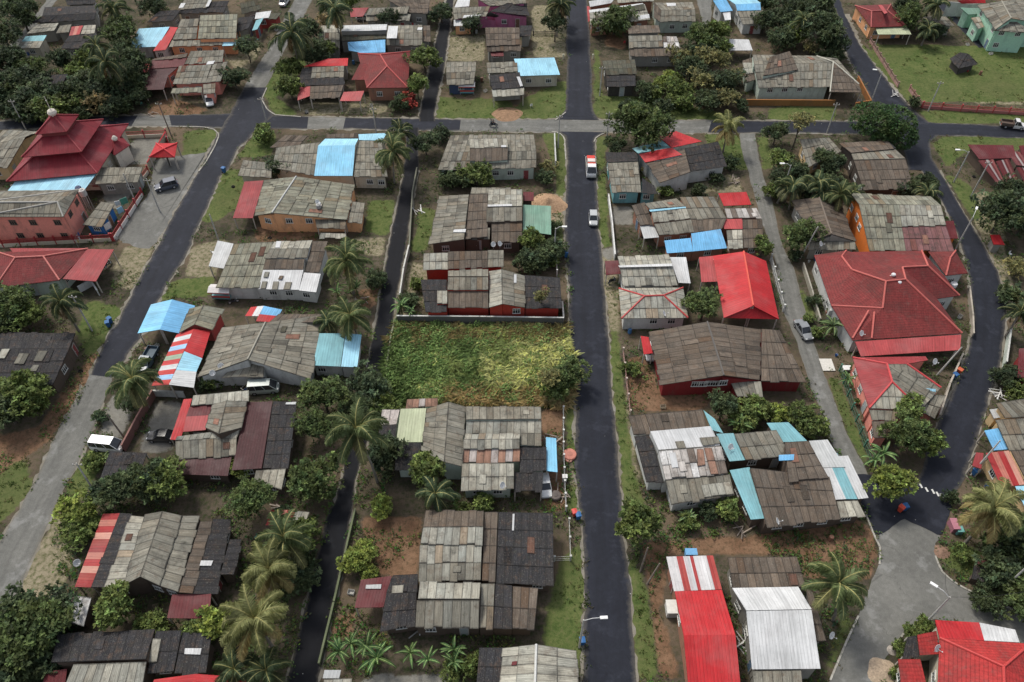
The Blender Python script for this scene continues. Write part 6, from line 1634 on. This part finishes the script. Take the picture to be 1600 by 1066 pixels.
motorbike(956, 442, .6, 'black motorcycle parked by the maroon gate canopy', (.02, .02, .025)); motorbike(170, 416, 1.2, 'dark motorcycle parked at the right end of the red car porch', (.03, .03, .03)); motorbike(1214, 822, .3, 'dark motorcycle in front of the teal and white striped house', (.03, .03, .035)); motorbike(1160, 984, 1.4, 'grey motorcycle in the gap between red roof and white gable', (.2, .2, .2)); motorbike(366, 474, .4, 'dark motorcycle beside the red food stall', (.03, .03, .04))
# ------------------------------------------------------------------ bins, dishes, stalls and yard things
def wheelie(u, v, rz, label, col=(.02, .095, .24), open_=0.0):
    b = P(u, v); root = thing('wheelie_bin', label, 'bin', V((b.x, b.y, .02)), rz, 'wheelie bins along the roads')
    m = MB(); s = 1.05; lo = [(-.22 * s, -.24 * s, .12), (.22 * s, -.24 * s, .12), (.22 * s, .2 * s, .12), (-.22 * s, .2 * s, .12)]; hi = [(-.29 * s, -.34 * s, 1.15), (.29 * s, -.34 * s, 1.15), (.29 * s, .32 * s, 1.15), (-.29 * s, .32 * s, 1.15)]
    for i in range(4): j = (i + 1) % 4; m.face([lo[i], lo[j], hi[j], hi[i]], col)
    m.face(lo[::-1], col); m.box((0, 0, 1.14), (.64 * s, .72 * s, .06), col); m.build('body', M['plain'], root)
    m = MB(); loft(m, [sec(-.33 * s, .35 * s, 1.18, 1.22, .03), sec(0, .37 * s, 1.18, 1.29, .03), sec(.33 * s, .35 * s, 1.18, 1.22, .03)], tuple(x * 1.15 for x in col)); m.build('lid', M['plain'], root)
    for x in (-.26, .26):
        m = MB(); m.lathe([(0, -.04), (.14, -.04), (.14, .04), (0, .04)], (0, 0, 0), 12, (.02, .02, .02), Matrix.Rotation(math.pi / 2, 4, 'Y')); w = m.build('wheel', M['rubber'], root); w.location = (x * s, .3 * s, .14)
for u, v, rz, lb in ((171, 511, .4, 'blue bin on the green verge at the left side of the diagonal road'), (174, 505, .9, 'second blue bin close behind the one on the diagonal road verge'), (351, 270, 1.2, 'blue bin beside the upper diagonal road'), (884, 402, .1, 'blue bin on the main road edge by the leafy yard'), (903, 811, .2, 'blue bin on the main road edge by the black side roofs'), (909, 1006, .1, 'blue bin below the street lamp at the bottom of the main road'), (1489, 592, .5, 'blue bin against the garden wall on the curved road'), (1411, 797, .2, 'blue bin under the lime tree at the junction'), (1520, 742, .4, 'blue bin beside the faded red canopy')): wheelie(u, v, rz, lb)
wheelie(1496, 585, .7, 'orange bin against the garden wall on the curved road', (.42, .08, .03)); wheelie(1405, 799, .7, 'red bin beside the blue bin under the lime tree', (.5, .06, .03)); wheelie(897, 806, .3, 'small red bin next to the blue bin by black roofs', (.45, .05, .04))
def dish(u, v, z, label, az=-1.2):
    b = P(u, v, z); root = thing('satellite_dish', label, 'satellite dish', b, az, 'satellite dishes on the roofs')
    m = MB(); Mx = Matrix.Rotation(math.radians(55), 4, 'Y'); m.lathe([(0, -.12), (.25, -.09), (.45, 0), (.47, .01), (.44, .03), (.24, -.06), (0, -.09)], (0, 0, .75), 16, (.62, .62, .60), Mx); m.build('dish', M['plain'], root, True)
    m = MB(); m.tube([(0, 0, -.3), (0, 0, .68)], .035, (.4, .4, .4), 6); m.build('mast', M['steel'], root); m = MB(); m.tube([(0, 0, .6), (.55, 0, .95)], .025, (.4, .4, .4), 5); m.box((.55, 0, .97), (.12, .1, .1), (.5, .5, .5)); m.build('feed_arm', M['steel'], root)
for u, v, z, lb in ((497, 321, 4.1, 'white dish on the peach gable house roof'), (347, 577, 3.2, 'white dish on the front slope of the big grey gabled house'), (334, 588, 2.9, 'white dish at the left eave corner of the big grey gabled house'), (124, 884, 1.4, 'white dish beside the red striped edge roof'), (1037, 495, 3.0, 'white dish at the front eave of the red ridged hip roof'), (1458, 570, 3.4, 'white dish behind the half grey hip house'), (1281, 386, 2.9, 'white dish on the lean-to of the tan gable house'), (1344, 526, 3.4, 'white dish on the front corner of the large villa'), (771, 387, 3.2, 'white dish on the eave of the patchwork house'), (781, 386, 3.0, 'second white dish on the patchwork house eave'), (1461, 1017, 3.6, 'white dish on the corner villa tiles'), (1297, 997, 1.2, 'white dish on grass behind the white gable'), (1140, 703, 3.2, 'white dish on the teal strip of the striped long house'), (1213, 819, 2.6, 'white dish under the front eave of the striped long house'), (785, 763, 3.0, 'white dish at the front eave of the cream panel house')): dish(u, v, z, lb, R.uniform(-2, 0))
def stall(u, v, rz, label):
    b = P(u, v); root = thing('food_stall', label, 'stall', V((b.x, b.y, 0)), rz)
    m = MB(); m.box((0, 0, .75), (3.0, 1.3, .7), (.12, .28, .30)); m.box((0, -.66, .95), (3.06, .05, .35), (.4, .05, .04)); m.build('counter', M['plain'], root)
    m = MB(); loft(m, [[(x, -1.0, 2.2), (x, 0, 2.55), (x, 1.0, 2.2), (x, 1.0, 2.12), (x, 0, 2.47), (x, -1.0, 2.12)] for x in (-1.8, 1.8)], (.55, .52, .5)); m.box((0, -.95, 2.05), (3.6, .05, .22), (.45, .04, .04)); m.build('canopy', M['plain'], root)
    for x in (-1.5, 1.5):
        for y in (-.6, .6): m = MB(); m.box((x, y, 1.1), (.07, .07, 2.2), (.4, .4, .38)); m.build('post', M['plain'], root)
stall(349, 466, -.05, 'red and teal food stall with pale canopy near the diagonal road'); stall(730, 146, 0, 'pale crate like stall in front of the small tarpaulin hut')
def heap(u, v, r, h, label, col, name='sand_heap', cat='sand heap'):
    b = P(u, v); m = MB(); rr = random.Random(int(u)); rings = []; K = 9; N = 26
    for k in range(K):
        t = k / (K - 1); ring = []
        for j in range(N):
            a = 6.283 * j / N; q = 1 + .22 * mn.noise(V((math.cos(a) * 1.3, math.sin(a) * 1.3, u))); rad = r * t * q; ring.append(V((rad * math.cos(a) * 1.1, rad * math.sin(a), max(-.03, h * (1 - t) ** 1.25 * (1 + .15 * mn.noise(V((rad * math.cos(a), rad * math.sin(a), 2))))) - .03 * (k == K - 1))))
        rings.append(ring)
    for k in range(K - 1):
        for j in range(N): n = (j + 1) % N; f = rr.uniform(.85, 1.12); m.face([rings[k][j], rings[k][n], rings[k + 1][n], rings[k + 1][j]], tuple(x * f for x in col))
    o = m.build(name, M['bark'], None, True); o.location = (b.x, b.y, 0); tag(o, label, cat)
heap(856, 320, 3.3, 1.7, 'big orange sand heap beside the green metal end roof', (.36, .235, .145)); heap(1381, 1052, 1.9, .8, 'pale sand heap beside the corner villa entrance', (.40, .31, .22)); heap(792, 179, 3.0, .5, 'low orange soil heap in front of the dark stepped house', (.27, .17, .105)); heap(1471, 862, 1.1, .35, 'small brown leaf heap on the junction corner', (.22, .14, .10), 'leaf_heap', 'heap'); heap(852, 345, 2, .4, 'low spread of pale sand under the big sand heap', (.30, .22, .15))
heap(1395, 1016, .7, .6, 'rounded pale boulder by the corner villa hedge', (.36, .32, .27), 'boulder', 'boulder')
def tank(u, v, z, r, h, col, label, name='water_tank'):
    b = P(u, v, z); root = thing(name, label, name.replace('_', ' '), b); m = MB(); m.lathe([(0, 0), (r * .95, 0), (r, .05), (r, h * .3), (r * .96, h * .35), (r, h * .4), (r, h * .7), (r * .96, h * .75), (r, h * .8), (r * .9, h * .92), (r * .4, h)], (0, 0, 0), 18, col); m.build('tank', M['plain'], root, True); m = MB(); m.lathe([(r * .42, h * .98), (r * .42, h * 1.06), (0, h * 1.1)], (0, 0, 0), 14, tuple(x * .8 for x in col)); m.build('lid', M['plain'], root)
    if z > .5:
        for x, y in ((-.6, -.6), (.6, -.6), (.6, .6), (-.6, .6)): m = MB(); m.box((x * r, y * r, -z / 2), (.08, .08, z), (.3, .3, .28)); m.build('leg', M['steel'], root)
tank(131, 305, 3.6, .65, 1.3, (.45, .43, .40), 'pale water tank standing between pink school and blue hut'); tank(125, 300, 3.8, .55, 1.2, (.05, .07, .14), 'dark blue water tank beside the pale one at the school'); tank(890, 712, 0, .95, .5, (.45, .17, .12), 'round terracotta well ring on the main road verge', 'well_ring'); tank(868, 777, 0, .75, .7, (.10, .08, .07), 'dark round drum in the rusty yard by the car', 'drum'); tank(1489, 447, 1.5, .55, .7, (.6, .6, .6), 'white water tank beside the villa right wing'); tank(889, 719, 0, .5, .3, (.42, .2, .15), 'small clay ring below the terracotta well ring', 'well_ring'); tank(498, 325, 4.0, .4, .8, (.3, .3, .29), 'grey water tank on the peach gable house roof')
def vent(u, v, z, label):
    b = P(u, v, z); root = thing('roof_vent', label, 'roof vent', b, 0, 'turbine vents'); m = MB(); m.lathe([(.16, -.4), (.16, .1), (.3, .2), (.36, .38), (.28, .55), (0, .62)], (0, 0, 0), 14, (.6, .6, .6)); m.build('turbine', M['steel'], root, True); m = MB(); m.box((0, 0, -.1), (.7, .7, .06), (.5, .45, .42)); m.build('flashing', M['steel'], root)
vent(1395, 432, 6.6, 'upper chrome turbine vent near the top of the red villa roof'); vent(1404, 444, 6.4, 'lower chrome turbine vent near the top of the red villa roof'); vent(499, 321, 4.1, 'small turbine vent on the peach gable house right slope')
def board(u, v, w, h, z, rz, col, label, name='sign_board'):
    b = P(u, v); root = thing(name, label, 'sign', V((b.x, b.y, 0)), rz); m = MB(); m.box((0, 0, z + h / 2), (w, .07, h), col); m.build('board', M['plain'], root)
    for x in (-w * .4, w * .4): m = MB(); m.box((x, .06, (z + h) / 2), (.07, .07, z + h), (.35, .35, .33)); m.build('post', M['steel'], root)
board(173, 364, 1.2, 1.3, .9, .9, (.6, .6, .58), 'white notice board at the right corner of the blue hut'); board(199, 326, 1.3, 1.3, 1.1, .7, (.05, .22, .16), 'green notice board inside the school fence'); board(192, 337, 1.1, 1.2, .7, .9, (.22, .45, .6), 'pale blue notice board inside the school fence'); board(188, 327, .9, 1, .9, .5, (.6, .6, .6), 'small white notice board behind the pale blue one')
for u, v, lb in ((880, 92, 'small yellow white marker post left of the upper main road'), (926, 92, 'small yellow white marker post right of the upper main road')):
    b = P(u, v); o = MB(); o.tube([(0, 0, -.05), (0, 0, 1.0)], .16, (.6, .58, .42), 8); o.box((0, 0, 1.0), (.4, .2, .3), (.62, .6, .45)); tag(o.build('marker_post', M['plain']), lb, 'marker post', 'marker posts'); COL.objects[-1].location = b
def cabinet(u, v, w, d, h, col, label, name, cat, z=0, rz=0):
    b = P(u, v, z); root = thing(name, label, cat, b, rz); m = MB(); m.box((0, 0, h / 2), (w, d, h), col); m.build('body', M['plain'], root); m = MB(); m.box((0, 0, h + .03), (w + .12, d + .12, .06), tuple(x * 1.1 for x in col)); m.build('top', M['plain'], root); m = MB(); m.box((0, -d / 2 - .02, h * .5), (w * .7, .04, h * .7), tuple(x * .6 for x in col)); m.build('door', M['plain'], root)
cabinet(1048, 955, 1.3, 1.6, 1.3, (.55, .54, .5), 'pale chest shaped unit against the long bright red roof', 'storage_chest', 'chest'); cabinet(1078, 868, 1.4, .8, 1.0, (.12, .30, .50), 'blue chest behind the rust streaked roof end', 'storage_chest', 'chest'); cabinet(882, 751, .6, .5, 1.1, (.6, .59, .56), 'white meter box on the fence by the rusty yard', 'meter_box', 'box'); cabinet(1322, 578, 1.2, .8, .5, (.6, .6, .58), 'low white chest in the yard beside the half red house', 'storage_chest', 'chest'); cabinet(1292, 571, 1.8, 2.3, .12, (.5, .48, .43), 'pale concrete slab bridging the lane drain', 'drain_slab', 'slab'); cabinet(1487, 825, .8, 1.5, 1.1, (.34, .14, .17), 'pink and teal stand at the junction corner', 'roadside_box', 'box'); cabinet(1496, 832, .7, .8, .9, (.12, .30, .27), 'teal crate beside the pink roadside stand', 'crate', 'crate')
# rubbish, timber and pots lying about the yards
def plank(u, v, n, label, col=(.26, .22, .18), L=2.2):
    b = P(u, v); rr = random.Random(int(u * 7 + v)); root = thing('timber_pile', label, 'timber', V((b.x, b.y, 0)))
    for i in range(n): pf = rr.uniform(.5, 1.2); m = MB(); m.box((0, 0, 0), (L * rr.uniform(.6, 1.1), .14, .06), tuple(x * pf for x in col)); o = m.build('plank', M['plain'], root); o.location = (rr.gauss(0, .5), rr.gauss(0, .5), .08 + i * .07); o.rotation_euler = (rr.gauss(0, .05), rr.gauss(0, .08), rr.uniform(0, 3.1))
for u, v, n, lb in ((1145, 285, 9, 'scattered timber pile behind the bright red awning by the lane'), (655, 330, 5, 'pale timber scraps beside the mossy lane wall'), (1475, 445, 7, 'timber pile between the villa wing and the curved road'), (868, 690, 8, 'rusty planks in the yard beside the sky blue strip roof'), (1165, 1010, 8, 'jumble of planks between the red and white roofs'), (1555, 618, 8, 'white poles heaped at the right edge of the curved road'), (430, 800, 4, 'boards beside the low striped shed'), (1160, 830, 6, 'boards lying in front of the striped long house'), (660, 985, 5, 'pale boards in front of the big stepped house'), (565, 470, 6, 'burnt sticks on the orange soil beside the dark lane'), (1398, 148, 6, 'white rubbish and boards at the field corner'), (1005, 260, 5, 'boards beside the teal fronted house'), (240, 180, 4, 'boards beside the cross road at upper left'), (880, 775, 6, 'planks along the rusty yard by the wire fence')): plank(u, v, n, lb, (.5, .49, .46) if 'pale' in lb or 'white' in lb else (.26, .21, .17))
def pots(spec):
    for i, (u, v, lb) in enumerate(spec):
        b = P(u, v); root = thing('flower_pot', lb, 'pot', V((b.x, b.y, 0)), 0, 'potted plants'); m = MB(); m.lathe([(0, 0), (.22, 0), (.32, .5), (.36, .52), (.34, .56), (.28, .5), (0, .46)], (0, 0, 0), 12, (.33, .13, .08)); m.build('pot', M['plain'], root); link('plant', CROWN['bush'][i % 3], root, V((0, 0, .85)), i, (.55, .55, .6))
pots(((1068, 818, 'potted shrub on bare soil left of the pale spiky plant'), (1330, 583, 'potted plant beside the low white chest'), (1336, 632, 'potted plant left of the half red hip house wall'), (1292, 490, 'potted plant left of the agave by the villa')))
# yard clutter that stands about round the houses
def clutter():
    rr = random.Random(21); kinds = []
    def bucket(c):
        m = MB(); m.lathe([(0, .02), (.15, 0), (.21, .38), (.23, .4), (.2, .38), (.14, .05), (0, .05)], (0, 0, 0), 12, c); b = m.mesh('body', M['plain']); h = MB(); h.tube([(-.2, 0, .38), (-.12, 0, .52), (.12, 0, .52), (.2, 0, .38)], .012, (.4, .4, .4), 5); return [('body', b), ('handle', h.mesh('handle', M['steel']))]
    def chair(c):
        s = MB(); s.box((0, 0, .43), (.46, .46, .04), c); k = MB(); k.box((0, .22, .68), (.44, .04, .42), c); o = [('seat', s.mesh('seat', M['plain'])), ('backrest', k.mesh('backrest', M['plain']))]
        for x in (-.2, .2):
            for y in (-.2, .2): l = MB(); l.box((x, y, .21), (.04, .04, .42), c); o.append(('leg', l.mesh('leg', M['plain'])))
        return o
    def crate(c):
        m = MB()
        for z in (.05, .2, .35):
            for x, y, a, b in ((0, -.28, .8, .03), (0, .28, .8, .03), (-.39, 0, .03, .53), (.39, 0, .03, .53)): m.box((x, y, z), (a, b, .1), c)
        f = MB(); f.box((0, 0, .02), (.76, .52, .03), c); return [('slatted_side', m.mesh('slatted_side', M['plain'])), ('base', f.mesh('base', M['plain']))]
    def tyre(c): m = MB(); m.lathe([(.2, .02), (.33, 0), (.36, .1), (.33, .2), (.2, .18), (.2, .02)], (0, 0, 0), 16, (.015, .015, .015)); return [('tread', m.mesh('tread', M['rubber']))]
    def barrel(c): m = MB(); m.lathe([(0, 0), (.29, 0), (.3, .3), (.32, .31), (.3, .33), (.3, .6), (.32, .61), (.3, .63), (.29, .9), (.24, .88), (0, .87)], (0, 0, 0), 14, c); l = MB(); l.lathe([(.27, .9), (.1, .92), (0, .92)], (0, 0, 0), 12, tuple(x * .8 for x in c)); return [('body', m.mesh('body', M['plain'])), ('lid', l.mesh('lid', M['plain']))]
    def line(c):
        o = []
        for x in (-1.6, 1.6): p = MB(); p.tube([(x, 0, 0), (x, 0, 1.75)], .035, (.3, .28, .25), 6); p.box((x, 0, 1.72), (.05, .6, .05), (.3, .28, .25)); o.append(('post', p.mesh('post', M['plain'])))
        w = MB()
        for y in (-.25, .25): w.tube([(-1.6, y, 1.7), (0, y, 1.62), (1.6, y, 1.7)], .012, (.3, .3, .3), 4)
        o.append(('line', w.mesh('line', M['rubber']))); return o
    CL = [('bucket', 'bucket', 'bucket', bucket, (((.45, .04, .04), 'red'), ((.03, .12, .32), 'blue'), ((.55, .55, .52), 'white'))), ('plastic_chair', 'chair', 'plastic chair', chair, (((.50, .05, .05), 'red'), ((.55, .55, .53), 'white'), ((.05, .16, .13), 'green'))),
          ('slatted_crate', 'crate', 'wooden slatted crate', crate, (((.24, .19, .13), 'brown'), ((.35, .34, .31), 'grey'))), ('old_tyre', 'tyre', 'worn black tyre', tyre, (((0, 0, 0), 'old'),)), ('barrel', 'barrel', 'steel barrel', barrel, (((.05, .13, .26), 'blue'), ((.17, .08, .05), 'rusty'), ((.3, .3, .28), 'grey'))), ('clothes_line', 'clothes line', 'clothes line', line, (((0, 0, 0), 'low'),))]
    GP = dict(bucket='buckets in the yards', plastic_chair='plastic chairs in the yards', slatted_crate='crates in the yards', old_tyre='tyres in the yards', barrel='barrels in the yards', clothes_line='clothes lines in the yards'); cache = {}
    n = tries = 0
    while n < 120 and tries < 6000:
        tries += 1; h = rr.choice(HOUSES); q = rr.choice(h[3]); a = rr.uniform(0, 6.283); x, y = q.x + 1.6 * math.cos(a), q.y - abs(1.8 * math.sin(a))
        if blocked(x, y) or blocked(x + .8, y) or blocked(x - .8, y) or y < 30: continue
        nm, cat, ds, fn, cols = CL[rr.choices(range(6), (4, 3, 4, 3, 3, 1.4))[0]]; c, cn = rr.choice(cols)
        if (nm, cn) not in cache: cache[nm, cn] = fn(c)
        root = thing(nm, place_label(cn + ' ' + ds, V((x, y, 0))), cat, V((x, y, 0)), rr.uniform(0, 6.28), GP[nm])
        for pn, me in cache[nm, cn]: link(pn, me, root, V((0, 0, 0)))
        if nm == 'clothes_line':
            rz = root.rotation_euler.z
            for k in range(4):
                t = -1.2 + k * .7 + rr.uniform(-.1, .1); yy = rr.choice((-.25, .25)); m = MB(); cc, cl = rr.choice((((.45, .06, .06), 'red'), ((.5, .5, .5), 'white'), ((.06, .12, .3), 'blue'), ((.4, .32, .12), 'mustard'))); w = rr.uniform(.4, .6); L = rr.uniform(.6, .95)
                for i in range(4): m.face([(-w / 2 + w * i / 4, .04 * (i % 2), 0), (-w / 2 + w * (i + 1) / 4, .04 * ((i + 1) % 2), 0), (-w / 2 + w * (i + 1) / 4, .07 * ((i + 1) % 2), -L), (-w / 2 + w * i / 4, .07 * (i % 2), -L)], cc)
                o = m.build('laundry', M['cloth']); o.location = (x + t * math.cos(rz) - yy * math.sin(rz), y + t * math.sin(rz) + yy * math.cos(rz), 1.66); o.rotation_euler = (0, 0, rz)
                tag(o, place_label(cl + ' cloth drying on a line', V((x, y, 0))), 'laundry', 'washing on the clothes lines')
        n += 1
clutter()
# ------------------------------------------------------------------ light, sky, camera
w = bpy.data.worlds.new('World'); SC.world = w; w.use_nodes = True; nt = w.node_tree
sky = nt.nodes.new('ShaderNodeTexSky'); sky.sky_type = 'NISHITA'; sky.sun_disc = False
SUN = V((-.50, .62, 1.15)).normalized(); EL = math.asin(SUN.z); AZ = math.atan2(SUN.x, SUN.y)
sky.sun_elevation = EL; sky.sun_rotation = AZ; sky.air_density = 1.0; sky.dust_density = 3.0; sky.ozone_density = 1.0
bg = nt.nodes['Background']; bg.inputs['Strength'].default_value = SKYS; hs = nt.nodes.new('ShaderNodeHueSaturation'); hs.inputs['Saturation'].default_value = .45; nt.links.new(sky.outputs[0], hs.inputs['Color']); nt.links.new(hs.outputs[0], bg.inputs['Color'])
sl = bpy.data.lights.new('sun', 'SUN'); sl.energy = SUNS; sl.angle = math.radians(10); sl.color = (1, .955, .87)
so = link('sun', sl); so.rotation_euler = (-SUN).to_track_quat('-Z', 'Y').to_euler(); so.location = (-40, 60, 150)
cd = bpy.data.cameras.new('camera'); cd.sensor_width = 36; cd.lens = 28; cd.clip_end = 5000; cd.clip_start = .5
co = link('camera', cd); co.location = CAM; co.rotation_euler = (math.pi / 2 - PITCH, 0, 0); SC.camera = co
SC.view_settings.view_transform = 'Standard'; SC.view_settings.look = 'None'; SC.view_settings.exposure = EXPO; SC.view_settings.gamma = 1
for l, ns in LABELS.items():
    if len(ns) > 1: print('DUP', l, ns)
    if not 4 <= len(l.split()) <= 16: print('LEN', len(l.split()), l)
